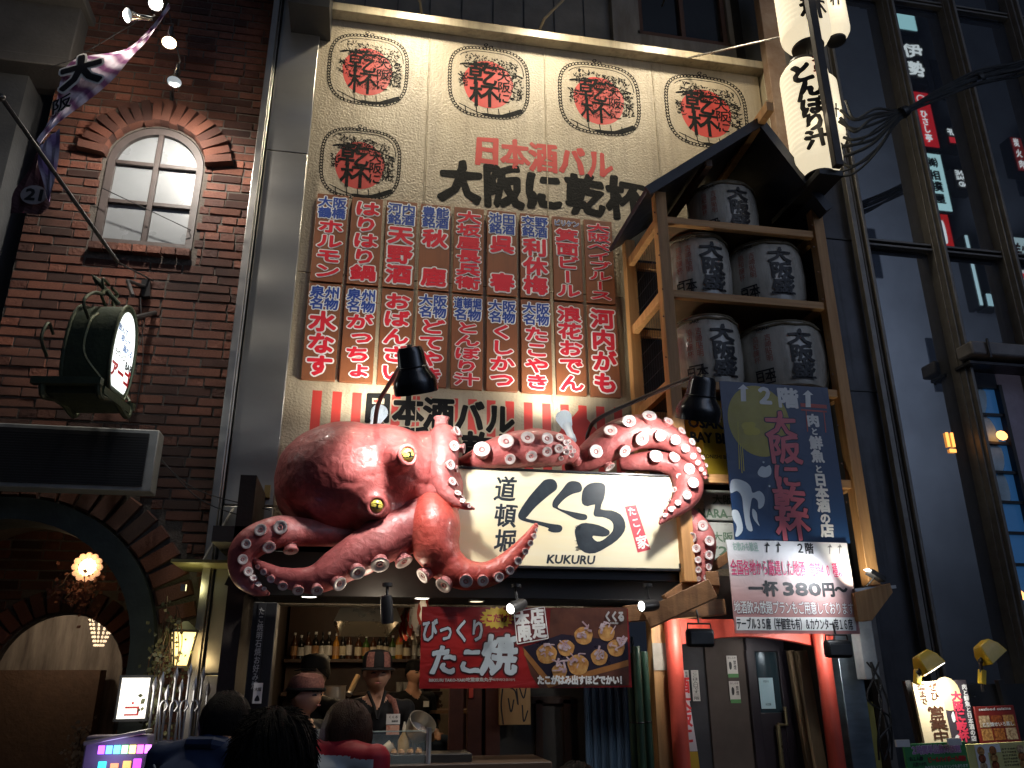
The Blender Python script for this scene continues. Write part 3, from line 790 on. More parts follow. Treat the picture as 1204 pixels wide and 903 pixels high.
K1 = M(1, 450, 600, YO)
b_ = MB()
Rt = Matrix.Rotation(math.radians(4), 3, 'Y')
b_.ball(PO(408, 566, .18), (86 * K1, .50, 71 * K1), 32, R=Rt)
b_.ball(PO(372, 568, .2), (50 * K1, .40, 60 * K1), 24)
b_.ball(PO(455, 556, .12), (64 * K1, .40, 60 * K1), 24)
b_.ball(PO(500, 560, .12), (44 * K1, .30, 58 * K1), 24)
b_.ball(PO(515, 580, .08), (32 * K1, .26, 48 * K1), 20)
b_.ball(PO(452, 610, .1), (64 * K1, .26, 26 * K1), 20)
b_.ball(PO(505, 608, .1), (34 * K1, .2, 30 * K1), 20)
b_.tube([PO(500, 565, .1), PO(512, 535, .02), PO(519, 510, -.02), PO(519, 498, -.02)], [30 * K1, 22 * K1, 13 * K1, 9 * K1], 16)
BALLS = [(PO(408, 566, .18), (86 * K1, .50, 71 * K1)), (PO(455, 556, .12), (64 * K1, .40, 60 * K1)), (PO(500, 560, .12), (44 * K1, .30, 58 * K1)), (PO(452, 610, .1), (64 * K1, .26, 26 * K1))]


def skin_at(px, py):
    d = (P(px, py, 1) - CAM).normalized(); best = 99
    for c, r in BALLS:
        e = Vector(((CAM.x - c.x) / r[0], (CAM.y - c.y) / r[1], (CAM.z - c.z) / r[2])); g = Vector((d.x / r[0], d.y / r[1], d.z / r[2])); A_ = g.dot(g); B_ = e.dot(g); D_ = B_ * B_ - A_ * (e.dot(e) - 1)
        if D_ > 0: best = min(best, (-B_ - math.sqrt(D_)) / A_)
    return CAM + d * best


EYES = [((470, 538), 14, (.55, -1, -.05), 9.5), ((440.5, 594), 15, (.12, -1, -.25), 8.8)]; EC = []
for (ex, ey), er, dr, _ in EYES:
    d = Vector(dr).normalized(); c = skin_at(ex, ey); EC.append(c + d * .068)
    b_.tube([c - d * .14, c - d * .02, c + d * .05, c + d * .085], [er * 1.7 * K1, er * 1.3 * K1, er * 1.1 * K1, er * .8 * K1], 18)


def crease(v, n_):
    q = v - CAM; x = CX + F_PX * q.dot(RT) / q.dot(FW); y = CY - F_PX * q.dot(UP) / q.dot(FW); d = 0
    for (ax, ay, bx_, by, wd, dp) in ((515, 530, 500, 590, 3.5, .02), (455, 612, 520, 582, 3, .016), (470, 560, 520, 572, 2.5, .008), (440, 560, 400, 572, 3, .008), (500, 545, 530, 560, 2.5, .008), (480, 590, 515, 600, 2.5, .01)):
        tx, ty = bx_ - ax, by - ay; t = max(0, min(1, ((x - ax) * tx + (y - ay) * ty) / (tx * tx + ty * ty))); e = math.hypot(x - ax - t * tx, y - ay - t * ty + 3 * math.sin(t * 9))
        d -= dp * math.exp(-(e / wd) ** 2)
    return d


body = remeshed('body', b_, .017, 10, [skinA], octo, .02, crease)
for k, ((ex, ey), er, dr, pr) in enumerate(EYES):
    d = Vector(dr).normalized(); c = EC[k]
    a = MB(); a.ball(c, pr * K1, 20); ey_ = part('eye', a, flat('eye_yellow', (.62, .5, .09), .12, coat=1), octo)
    xx = d.cross(Vector((0, 0, 1))).normalized(); zz_ = xx.cross(d); tl = Vector((-xx * .94 + zz_ * (.26 if k == 0 else -.1))).normalized(); up_ = d.cross(tl)
    a = MB(); vs = []; n = 14
    for i in range(n):
        t = 2 * PI * i / n; u = math.cos(t) * pr * .86 * K1; v = math.sin(t) * pr * .34 * K1
        o3 = tl * u + up_ * v; vs.append(c + (o3 + d * math.sqrt(max(0, (pr * K1) ** 2 - o3.length_squared))).normalized() * pr * K1 * 1.02)
    a.add(vs + [c + d * pr * K1 * 1.03], [(i, (i + 1) % n, n) for i in range(n)]); part('pupil', a, flat('pupil_black', (.01, .01, .01), .15), ey_)
    a = MB(); rg = []
    for i in range(21):
        t = 2 * PI * i / 20; rg.append(c + (tl * math.cos(t) + up_ * math.sin(t)) * pr * 1.12 * K1 + d * .022)
    a.tube(rg, pr * .27 * K1, 10, cap=False); part('eyelid', a, skinA, octo)

# suckers: one shared mesh
sk = MB(); sk.lathe([(.92, -.9), (.86, -.1), (.84, .3), (.98, .55), (1.02, .72), (.97, .86), (.84, .9), (.66, .86), (.5, .74), (.38, .72), (.33, .8), (.24, .8), (.2, .68), (.0, .66)], n=18, ms=[0, 0, 0, 0, 0, 1, 1, 1, 1, 2, 2, 2, 1])
sucker_me = sk.mesh('sucker', [suck_side, suck_face, suck_ring], None, 50)
TN = {
 'A': ([(520, 604, .05, 30), (496, 612, .0, 29), (468, 626, -.06, 26), (439, 642, -.10, 24), (400, 665, -.12, 19.5), (372, 680, -.12, 15), (347, 681, -.11, 11.5), (327, 676, -.1, 8.5), (310, 667, -.1, 5.5), (299, 658, -.1, 2.5)],
  [(475, 661, 9.5), (445.6, 662, 9.5), (419, 672, 8.5), (396, 685, 7.5), (373, 692, 6.2), (351, 692, 5.6), (333.5, 687, 5), (320.6, 679.6, 4.2), (311.6, 672, 3.4), (304, 666, 2.6)], skinB),
 'B': ([(452, 628, .12, 14), (410, 628, .06, 13.5), (372, 626, .0, 14.5), (335, 625, -.05, 16.5), (308, 632, -.07, 17), (290, 645, -.07, 16), (284, 663, -.07, 13.5), (289, 681, -.07, 11), (302, 693, -.07, 7), (315, 698, -.07, 2.5)],
  [(333, 624, 7.2), (342, 644, 7.6), (316.8, 643, 7), (310, 628, 6.8), (292.4, 643, 5.2), (286.7, 660, 5.2), (292, 674, 4.6), (298, 682.5, 3.8), (304, 689, 3.1), (310.6, 694, 2.6)], skinB),
 'C': ([(512, 574, .10, 18), (510, 596, -.0, 26), (510, 618, -.10, 30), (514, 644, -.13, 27), (527, 664, -.14, 21), (546, 675, -.18, 17), (571, 676, -.2, 14.5), (593, 665, -.22, 12.5), (609, 649, -.23, 9.5), (621, 633, -.24, 6.5), (630, 618, -.25, 3.5)],
  [(500.5, 675, 8.5), (489.6, 687, 4.5), (524, 685, 9), (546, 683, 7.2), (565, 683, 6), (582.6, 679, 5.6), (596.4, 671, 5), (606, 660, 4.6), (615, 649, 4), (621.5, 639, 3.4), (625.5, 631, 3), (629, 624, 2.2)], skinC),
 'D': ([(519, 505, -.04, 13), (523, 520, -.07, 17), (521.5, 536, -.09, 18), (519, 554, -.11, 16), (523, 572, -.14, 12.5), (533, 587, -.17, 8.5), (545, 594.5, -.19, 4.5), (557, 598, -.2, 1.8)],
  [(533.8, 511, 6.2), (542, 509, 5.5), (531, 529.6, 6.6), (543, 528, 6.2), (526, 551, 6.2), (536, 552, 4.2), (529, 569.5, 5), (537, 568.6, 3.8), (536.4, 582.7, 3.9), (543, 591, 3.2), (545, 582.5, 3), (551, 590, 2.2), (550.6, 596, 2.2)], skinB),
 'E': ([(540, 545, .1, 6), (556, 541, .03, 11), (574, 535, .0, 16), (598, 530, -.02, 20), (626, 527, -.03, 22), (650, 528, -.03, 21), (667, 532, -.03, 16), (677, 540, -.02, 9)],
  [(564.4, 535, 9.5), (591, 527, 9), (596, 544, 6.5), (615.4, 522.5, 8), (620, 541.6, 6.5), (637.4, 522, 6.6), (638.4, 537, 6), (652.6, 521, 5), (651.6, 534, 5.3), (660, 526, 4), (661, 537, 4), (666, 531, 3.3), (668, 539, 3), (656, 544, 3), (671, 534, 2.6), (665, 523, 2.6)], skinB),
 'F': ([(668, 555, .1, 8), (682, 544, .04, 14), (702.5, 531, .0, 19), (724, 517, -.02, 22), (748, 508, -.04, 20.5), (774, 510, -.06, 18), (796, 520.5, -.08, 14), (813, 535, -.1, 10), (824, 549, -.11, 6.5), (829.5, 561, -.12, 3)],
  [(694.5, 536, 8.2), (715, 549, 6.5), (711, 514, 7.8), (727.8, 534, 7.5), (732.5, 502, 8), (747.7, 520.5, 7.6), (756.5, 497, 8), (769.8, 518, 6.6), (780, 500.6, 6.4), (787.6, 522, 5.6), (796, 510, 5.4), (801, 530.6, 4.7), (809, 523, 4.7), (810.7, 539, 3.7), (817.6, 531, 3.7), (817, 546, 3.1), (822.6, 540, 3.1), (822, 553, 2.6), (827, 549, 2.6), (826.5, 558, 2)], skinB),
 'G': ([(728, 546, .1, 8), (747.7, 544, .05, 11), (771.6, 543, .02, 13), (795.5, 550, .0, 15.5), (809, 567, -.04, 18), (806, 584, -.08, 15), (795.5, 597, -.12, 10), (784, 607, -.15, 5.5), (776, 615, -.17, 2)],
  [(765.8, 541, 7.6), (786, 542, 7), (803, 556, 6.8), (806.7, 573, 6), (801.4, 586, 4.9), (793, 594, 3.8), (786, 601, 3.2), (780, 607, 2.6), (792, 564, 3.6), (791, 577, 3.2), (786, 588, 2.7), (780, 597, 2.2), (776.5, 609, 1.9)], skinB),
 'H': ([(800, 596, .06, 8), (811, 608, .04, 11), (820, 623, .02, 16), (825, 640, .0, 16), (826, 657, -.02, 12.5), (826, 674.6, -.04, 8.5), (828, 689, -.05, 5), (830, 699, -.06, 2)],
  [(805.6, 611, 5.3), (801.6, 625, 5), (819, 621, 6.2), (809, 634, 5.7), (826, 639, 5.9), (813.6, 647, 5.2), (826.6, 655, 5), (816.8, 660, 4.2), (827.4, 668.5, 4.2), (818.4, 671, 3.6), (827, 680, 3.3), (820, 681, 2.7), (829, 688, 2.5), (822.6, 689, 2.2), (829, 694, 1.9)], skinB)}
for key, (cv, sks, mt) in TN.items():
    q = spl([(x, y, d, r) for x, y, d, r in cv], 5)
    if key == 'E':
        pass
    fat = 1.1 if key in 'ABEFGH' else 1.03; c3 = [PO(a[0], a[1], a[2]) for a in q]; rd = [max(.004, a[3] * K1 * fat) for a in q]
    mb = MB(); n = 20
    mb.tube(c3, rd, n)
    mb.ball(c3[-1], rd[-1] * .98, 10)
    if key == 'E': mb.ball(c3[-1], rd[-1], 12)
    # knobbly modelled skin
    vs = [Vector(v) for v in mb.v]; nv = []
    for v in vs:
        j = min(range(len(c3)), key=lambda i: (c3[i] - v).length_squared); r = rd[j]; dv = v - c3[j]
        if dv.length > 1e-5: v = v + dv.normalized() * (r * .09 * noise.noise(v * 7) + r * .05 * noise.noise(v * 19))
        nv.append(tuple(v))
    mb.v = nv
    tn = part('tentacle', mb, mt, octo, sharp=0)
    tn.data.polygons.foreach_set('use_smooth', [True] * len(tn.data.polygons))
    ss = tn.modifiers.new('sub', 'SUBSURF'); ss.levels = ss.render_levels = 1
    rr = random.Random(key)
    for sx_, sy_, sr in sks:
        best = min(range(len(q)), key=lambda i: math.hypot(q[i][0] - sx_, q[i][1] - sy_) - q[i][3] * .3)
        cx_, cy_, dd, r_ = q[best]; r_ = r_ * fat; ox, oy = sx_ - cx_, sy_ - cy_; e = math.hypot(ox, oy); s_ = min(.93, e / max(r_, .1) * .92)
        out = (P(sx_, sy_, YO) - P(cx_, cy_, YO)); out.y = 0
        out = out.normalized() if out.length > 1e-6 else Vector((0, 0, 1))
        nrm = out * s_ + Vector((0, -1, 0)) * math.sqrt(1 - s_ * s_)
        ctr = PO(cx_, cy_, dd); lift = max(1.0, (e / r_) * .93) if r_ > 0 else 1
        pos = ctr + out * (min(e, r_ * 1.06) * K1 * (.93)) + Vector((0, -1, 0)) * math.sqrt(max(.02, 1 - min(1, e / r_) ** 2)) * r_ * K1 * .96
        nrm = (nrm + Vector((rr.uniform(-.15, .15), 0, rr.uniform(-.15, .1)))).normalized()
        o = bpy.data.objects.new('sucker', sucker_me); COL.objects.link(o); o.parent = tn
        sc_ = sr * K1 * fat * rr.uniform(.95, 1.06); o.location = pos - base_of(octo); o.scale = (sc_, sc_, sc_ * rr.uniform(.8, 1.1))
        o.rotation_euler = nrm.to_track_quat('Z', 'Y').to_euler()
o = bpy.data.objects.new('sucker', sucker_me); COL.objects.link(o); o.parent = body; o.location = PO(519, 497, -.02) - base_of(octo); o.scale = (.052, .052, .045); o.rotation_euler = (.1, 0, 0)

# ================================================================== SHOP SIGN (kukuru)
YS = 5.12
sg = empty('shop_sign', P(668, 612, YS), 'white wood-grained sign board with bold black brush characters and KUKURU, gripped by the octopus', 'sign')
ux0, ux1 = P(527, 610, YS).x, P(798, 640, YS).x; uz1 = (P(535, 549, YS).z + P(795, 563, YS).z) / 2; uz0 = (P(640, 666, YS).z + P(798, 669, YS).z) / 2
sgm = mat('sign_face_cream', (.78, .74, .58), .35, col2=(.80, .68, .40), sc=1.1, stretch=(.6, 1, 5), coat=.3)
a = MB(); a.box(((ux0 + ux1) / 2, YS + .06, (uz0 + uz1) / 2), (ux1 - ux0, .12, uz1 - uz0)); part('board', a, sgm, sg, bevel=.004)
a = MB(); t_ = .016
a.box(((ux0 + ux1) / 2, YS + .065, uz1 + t_ / 2), (ux1 - ux0 + 2 * t_, .15, t_)); a.box(((ux0 + ux1) / 2, YS + .065, uz0 - t_ / 2), (ux1 - ux0 + 2 * t_, .15, t_))
for x in (ux0 - t_ / 2, ux1 + t_ / 2): a.box((x, YS + .065, (uz0 + uz1) / 2), (t_, .15, uz1 - uz0))
part('frame', a, blackm, sg, bevel=.003)
fs_ = Fr((0, YS, 0)); bink = mat('brush_ink', (.014, .02, .026), .35, col2=(.03, .04, .05), sc=12)


def Z4(x, y): return uv(570 + x / 4.63, 550 + y / 4.63, YS)


mb = MB()
blob(mb, fs_, [Z4(*p) for p in ((305, 85), (330, 65), (370, 62), (392, 85), (390, 118), (350, 150), (280, 210), (235, 262), (228, 276), (290, 290), (360, 305), (410, 312), (422, 330), (410, 350), (370, 352), (342, 340), (345, 328), (270, 305), (205, 288), (182, 268), (190, 235), (240, 160))], .0012)
blob(mb, fs_, [Z4(*p) for p in ((450, 82), (480, 72), (515, 80), (529, 105), (522, 130), (480, 142), (440, 165), (405, 200), (400, 218), (440, 232), (520, 248), (552, 256), (558, 272), (545, 284), (500, 280), (440, 250), (385, 222), (368, 210), (375, 175), (420, 120))], .0012)
blob(mb, fs_, [Z4(*p) for p in ((540, 110), (575, 85), (620, 80), (652, 92), (656, 125), (648, 170), (630, 225), (690, 232), (740, 255), (764, 300), (760, 345), (720, 395), (660, 435), (600, 465), (545, 462), (510, 430), (495, 380), (490, 340), (512, 310), (550, 300), (620, 312), (668, 335), (680, 350), (672, 368), (640, 375), (590, 370), (590, 385), (612, 402), (640, 395), (670, 372), (695, 345), (700, 310), (680, 282), (640, 268), (600, 265), (592, 245), (600, 200), (560, 210), (530, 195), (528, 150))], .0012, sub=2)
rr = random.Random(4)
for k in range(40):
    x, y = rr.uniform(488, 510), rr.uniform(310, 450); a_ = Z4(x, y); b2 = Z4(x + rr.uniform(15, 30), y + rr.uniform(-4, 4)); stroke(mb, fs_, [a_, b2], [.001, .003], .0015)
part('brush_characters', mb, bink, sg, sharp=0)
mb = MB()
for c, (x, y, w_, h_) in zip('道頓堀', ((112, 118, 115, 138), (112, 262, 115, 128), (112, 400, 115, 120))):
    u, v = Z4(x, y); char(mb, fs_, c, u, v, MH(w_ / 4.63, 600, 600, YS), MV(h_ / 4.63, 600, 600, YS), .022, .0012, wob=.05, sk=.12)
u, v = Z4(470, 500); line(mb, fs_, 'KUKURU', u, v, M(262 / 4.63, 600, 600, YS), M(44 / 4.63, 600, 600, YS), .05, .0012, sk=.2); part('lettering', mb, bink, sg, sharp=0)
mb = MB(); poly(mb, fs_, [Z4(762, 212), Z4(822, 203), Z4(902, 445), Z4(832, 462)], .001); part('red_seal', mb, flat('seal_red', (.6, .07, .09), .45), sg, sharp=0)
mb = MB()
for c, (x, y, s_) in zip('たこ家', ((800, 238, 46), (822, 300, 50), (856, 405, 66))):
    u, v = Z4(x, y); char(mb, fs_, c, u, v, M(s_ / 4.63, 600, 600, YS), M(s_ / 4.63, 600, 600, YS) * 1.1, .03, .0025, rot=.25, wob=.04)
u, v = Z4(838, 345); char(mb, fs_, 'ー', u, v - .005, .05, .05, .03, .0025, rot=1.0)
part('seal_lettering', mb, white_ink, sg, sharp=0)

# ================================================================== CANOPY OVER THE SHOP FRONT
cn = empty('canopy', (1.2, 5.4, 2.1), 'dark canopy under the octopus over the shop opening, with small round downlights', 'canopy')
cz0 = P(500, 702, 5.3).z
a = MB(); a.box((.75, 5.72, cz0 + .075), (2.75, .8, .13)); part('roof', a, mat('canopy_dark', (.009, .008, .007), .5, var=.3), cn, bevel=.006)
a = MB(); a.box((.75, 5.3, cz0 + .13), (2.8, .05, .27)); part('fascia', a, mat('fascia_dark', (.012, .011, .01), .5), cn, bevel=.004)
a = MB(); a.box((1.35, 5.2, uz0 - .045), (1.6, .06, .05)); a.box((ux1 + .10, 5.2, uz0 + .02), (.22, .2, .03)); part('sign_rail', a, blackm, cn)
bulb = glow('downlight_glow', (1, .93, .8), 8)
for k, (x, y) in enumerate(((363, 707), (496, 707.5), (560, 722), (610, 724))):
    q = P(x, y, 5.42 if k < 2 else 5.6); q.z = cz0 + .008
    a = MB(); a.lathe([(.055, .006), (.055, -.004), (.045, -.006)], q, n=20, cap=False); part('downlight_ring', a, steel, cn)
    if k < 2: light('downlight', 'SPOT', q - Vector((0, 0, .02)), .6, (1, .9, .75), to=q - Vector((0, 0, 1)), size=.04, angle=120, blend=.8)
    a = MB(); a.lathe([(.0, 0), (.045, .0)], q - Vector((0, 0, .006)), n=20); part('downlight_lens', a, bulb if k < 2 else glow('downlight_dim', (1, .8, .5), 2), cn)
# little black spotlights under the canopy
SPOTS = [((455, 712), (.1, .2, -1), False), ((607, 713), (-.6, -.5, -.25), True), ((762, 712), (-.85, -.4, -.1), True)]
SPL = ['black tube spotlight hanging straight down under the octopus', 'small black spotlight above the left half of the takoyaki banner', 'small black spotlight by the timber post, right of the takoyaki banner']
for k, ((x, y), d, lit) in enumerate(SPOTS):
    q = P(x, y - 12, 4.88); d = Vector(d).normalized()
    o = empty('spotlight', q, SPL[k], 'spotlight', 'spotlights under the canopy')
    a = MB(); c = P(x, y, 4.86) if k else P(x, y + 6, 4.9); s_ = .85 if k else 1
    a.lathe([(.0, -.09 * s_), (.03, -.085 * s_), (.036, -.05 * s_), (.036, .07 * s_), (.03, .07 * s_)], c, d, 16); b2 = part('lamp_body', a, black, o)
    a = MB(); a.tube([q + Vector((0, .02, .06)), q, c - d * .03], .009, 6); a.lathe([(.03, 0), (.03, .02), (0, .02)], q + Vector((0, .0, .05)), n=12); part('stem', a, black, o)
    a = MB(); a.lathe([(.0, 0), (.029, 0)], c + d * .066 * s_, d, 16); part('lens', a, glow('spot_lens', (1, .95, .85), 9) if lit else black, o)

# ================================================================== GOOSENECK LAMPS AND LED BULBS
def goose(name, pts, head, mouth, r, lab):
    o = empty(name, P(*pts[0]), lab, 'lamp', 'black gooseneck lamps over the sign')
    a = MB(); a.tube([Vector(v) for v in spl([tuple(P(*p)) for p in pts], 6)], .0145, 8); part('arm', a, black, o)
    h, m_ = Vector(head), Vector(mouth); ax = (m_ - h).normalized(); n_ = (m_ - h).length
    a = MB(); a.lathe([(.0, -.02), (r * .50, -.015), (r * .60, .012), (r * .66, n_ * .42), (r * .74, n_ * .5), (r * .94, n_ * .66), (r, n_ * .76), (r, n_), (r * .95, n_), (r * .88, n_ * .75), (r * .4, n_ * .6), (0, n_ * .58)], h, ax, 28); part('lamp_shade', a, flat('glossy_black', (.012, .012, .013), .18, coat=.6), o, sharp=30)
    a = MB()
    a.lathe([(r * .64, 0), (r * .69, .004), (r * .69, .010), (r * .64, .014)], h + ax * (n_ * .38), ax, 20)
    a.ball(h - ax * .01, .022, 10); part('knuckle', a, blackm, o)
    a = MB(); a.ball(m_ - ax * n_ * .3, r * .45, 14); part('bulb', a, glow('warmwhite_bulb', (1, .97, .92), 14), o)
    return o, m_, ax


YG = 4.38
h1, m1 = P(482, 411, YG), P(490, 462, YG + .10)
g1, gm1, ga1 = goose('gooseneck_lamp', [(438, 520, 5.6), (441, 497, 5.3), (446, 472, 4.95), (465, 440, 4.7), (481, 416, YG)], h1, m1, .130, 'black gooseneck lamp in front of the menu boards, above the octopus head')
h2, m2 = P(826, 446, YG), P(820, 494, YG + .10)
g2, gm2, ga2 = goose('gooseneck_lamp', [(690, 522, 5.5), (692, 508, 5.3), (704, 492, 5.1), (760, 466, 4.8), (815, 443, YG)], h2, m2, .140, 'black gooseneck lamp in front of the barrel rack, above the arm on the right')
for k, (x0, y0, x1, y1, lab) in enumerate(((437, 503, 447, 483, 'white LED floodlight bulb above the octopus head, left of the lamp'), (671, 510, 662, 489, 'white LED floodlight bulb above the middle arm, in front of the red stripes'))):
    A, B = P(x0, y0 + 2, 5.5), P(x1, y1, 5.62); d = (B - A).normalized(); n_ = (B - A).length
    o = empty('led_bulb', A, lab, 'bulb', 'white LED bulbs lighting the painted wall')
    wp = mat('bulb_white', (.62, .68, .72), .35, var=.05, emis=(.8, .92, 1), es=.3)  # faint emission in the white housing makes it look lit
    a = MB(); a.lathe([(.0, -.06), (.028, -.06), (.031, -.01), (.026, .0), (.028, n_ * .25), (.036, n_ * .5), (.056, n_ * .95), (.058, n_), (.045, n_ * 1.03)], A, d, 24); part('bulb_body', a, wp, o)
    a = MB()
    for j in range(24):
        t = 2 * PI * j / 24; u = d.cross(Vector((1, 0, 0))).normalized(); q = d.cross(u); e = u * math.cos(t) + q * math.sin(t)
        a.bar(A + d * n_ * .5 + e * .037, A + d * n_ * .94 + e * .057, .003, .010, up=e)
    part('cooling_fins', a, wp, o)
    a = MB(); a.lathe([(0, 0), (.045, 0)], A + d * n_ * 1.032, d, 20); part('lens', a, glow('led_lens', (.9, .96, 1), 20), o)
    light('led_light', 'SPOT', A + d * (n_ * 1.06 + .02), (46, 46)[k], (1, .93, .80), to=B + Vector((-.45 if k == 0 else -.1, .26, 1.0)), size=.05, angle=150, blend=.8, parent=o)
for k, (m_, ax, pw_) in enumerate(((gm1, ga1, 76), (gm2, ga2, 68))):
    tgt = P(500, 590, 5.1) if k == 0 else P(735, 590, 5.1)
    light('lamp_light', 'SPOT', m_ + ax * .005 + Vector((0, .0, 0)), pw_, (1, .97, .93), to=tgt, size=.045, angle=125, blend=.5, parent=(g1, g2)[k])

# ================================================================== BARREL RACK
rk = empty('barrel_rack', (2.8, 5.5, 2.2), 'tall pine rack with a black gabled roof holding wrapped sake barrels', 'rack')
XA, XB_ = 2.135, 3.455; YF, YR = 5.1, 5.84
zl = P(765, 228, YF).z; zb = 2.15
PW = .088
for x, y, z1 in ((XA, YF, zl), (XB_, YF, P(965, 247, YF).z + .03), (XA, YR, zl), (XB_, YR, zl)):
    a = MB(); a.box((x, y, (zb + z1) / 2), (PW, PW, z1 - zb)); part('post', a, wood, rk, bevel=.004)
rz = [P(785, 260, YF).z, P(791, 346, YF).z, P(799, 452, YF).z, P(835, 563, YF).z]
for i, z in enumerate(rz):
    a = MB(); a.box(((XA + XB_) / 2, YF + .005, z), (XB_ - XA - PW - .004, .05, .06)); part('rail', a, woodh, rk, bevel=.003)
    a = MB(); a.box(((XA + XB_) / 2, YR, z), (XB_ - XA - PW - .004, .05, .06)); part('rail', a, woodh, rk, bevel=.003)
    for x in (XA, XB_):
        a = MB(); a.box((x, (YF + YR) / 2, z + .012), (.05, YR - YF - PW - .004, .075)); part('side_rail', a, wood, rk, bevel=.003)
    a = MB()
    a.box(((XA + XB_) / 2, (YF + YR) / 2, z + .038), (XB_ - XA - .1, YR - YF - .12, .014)); part('shelf', a, mat('shelf_ply', (.16, .1, .05), .7), rk)
# mesh screen on the left side, dark backing
a = MB(); a.box((XB_ - .02 + .045, (YF + YR) / 2, (rz[2] + zl) / 2), (.01, YR - YF - .1, zl - rz[2])); a.box(((XA + XB_) / 2, YR + .055, 3.9), (XB_ - XA, .012, 2.8)); part('back_panel', a, mat('rack_back', (.03, .028, .026), .8), rk)
a = MB()
for k in range(16): z = rz[3] + k * .13; a.bar((XA + .03, YF + .05, z), (XA + .03, YR - .05, z), .002)
for k in range(14): y = YF + .06 + k * .05; a.bar((XA + .032, y, rz[3]), (XA + .032, y, zl - .05), .002)
part('wire_mesh', a, dgrey, rk, kind=None, sharp=0)
ap = P(892, 146, 4.95); el = P(760, 227, 4.95); er = P(972, 249, 4.95)
el.z = (el.z); rf = mat('roof_black', (.014, .016, .024), .45, var=.3, bump=.15)
YFr, YRr = 4.93, 5.86
for e_ in (el, er):
    d = Vector((ap.x - e_.x, 0, ap.z - e_.z)); n_ = Vector((-d.z, 0, d.x)).normalized(); n_ = n_ if n_.z > 0 else -n_
    a = MB(); t_ = n_ * .028; A, B = Vector((e_.x, 0, e_.z)), Vector((ap.x, 0, ap.z))
    q = [A, B, B + t_, A + t_]; a.prism([(v.x, v.z) for v in q], YFr, YRr); part('roof_slab', a, rf, rk, bevel=.004)
    for k in range(4):
        s_ = A.lerp(B, (k + .08) / 4) + t_ * 1.0; e2 = A.lerp(B, (k + .98) / 4) + t_ * 1.0; a = MB(); tt = n_ * .007
        a.prism([(v.x, v.z) for v in (s_, e2, e2 + tt, s_ + tt * 1.8)], YFr - .01, YRr); part('roof_board', a, rf, rk)
    a = MB(); a.bar(A + n_ * .0 + Vector((0, YFr - .012, 0)), B + n_ * .0 + Vector((0, YFr - .012, 0)), .02, .075); part('barge_board', a, rf, rk)
a = MB(); a.bar((ap.x, 4.75, ap.z + .02), (ap.x, YRr - .02, ap.z - .03), .06, .09); part('ridge_beam', a, wood, rk, bevel=.003)
a = MB(); mx_ = el.lerp(ap, .55); a.bar((mx_.x, 4.98, mx_.z - .06), (mx_.x, YRr - .02, mx_.z - .06), .05, .06); part('purlin', a, woodd, rk)
for i, (x, y, s_) in enumerate(((773, 275, 0), (780, 372, 0), (786, 455, 0), (955, 265, 1), (968, 352, 1), (979, 440, 1), (990, 545, 1), (775, 300, 0), (779, 340, 0), (783, 420, 0), (957, 290, 1), (962, 320, 1), (973, 400, 1), (985, 500, 1), (995, 590, 1), (770, 250, 0))):
    u = P(x, y, YF - PW / 2); a = MB(); a.lathe([(0, .002), (.007, .001)], u, (0, -1, 0), 7); part('knot', a, knot, rk)

straw = mat('barrel_wrap', (.38, .36, .30), .3, col2=(.62, .58, .50), sc=5, stain=.35, bump=.7, bsc=9, coat=.7, stretch=(1, 1, .5))
strawd = mat('barrel_rope', (.16, .13, .08), .8, sc=20, bump=.5)
cloth = mat('mural_cloth', (.22, .18, .13), .9, sc=9, bump=.4)


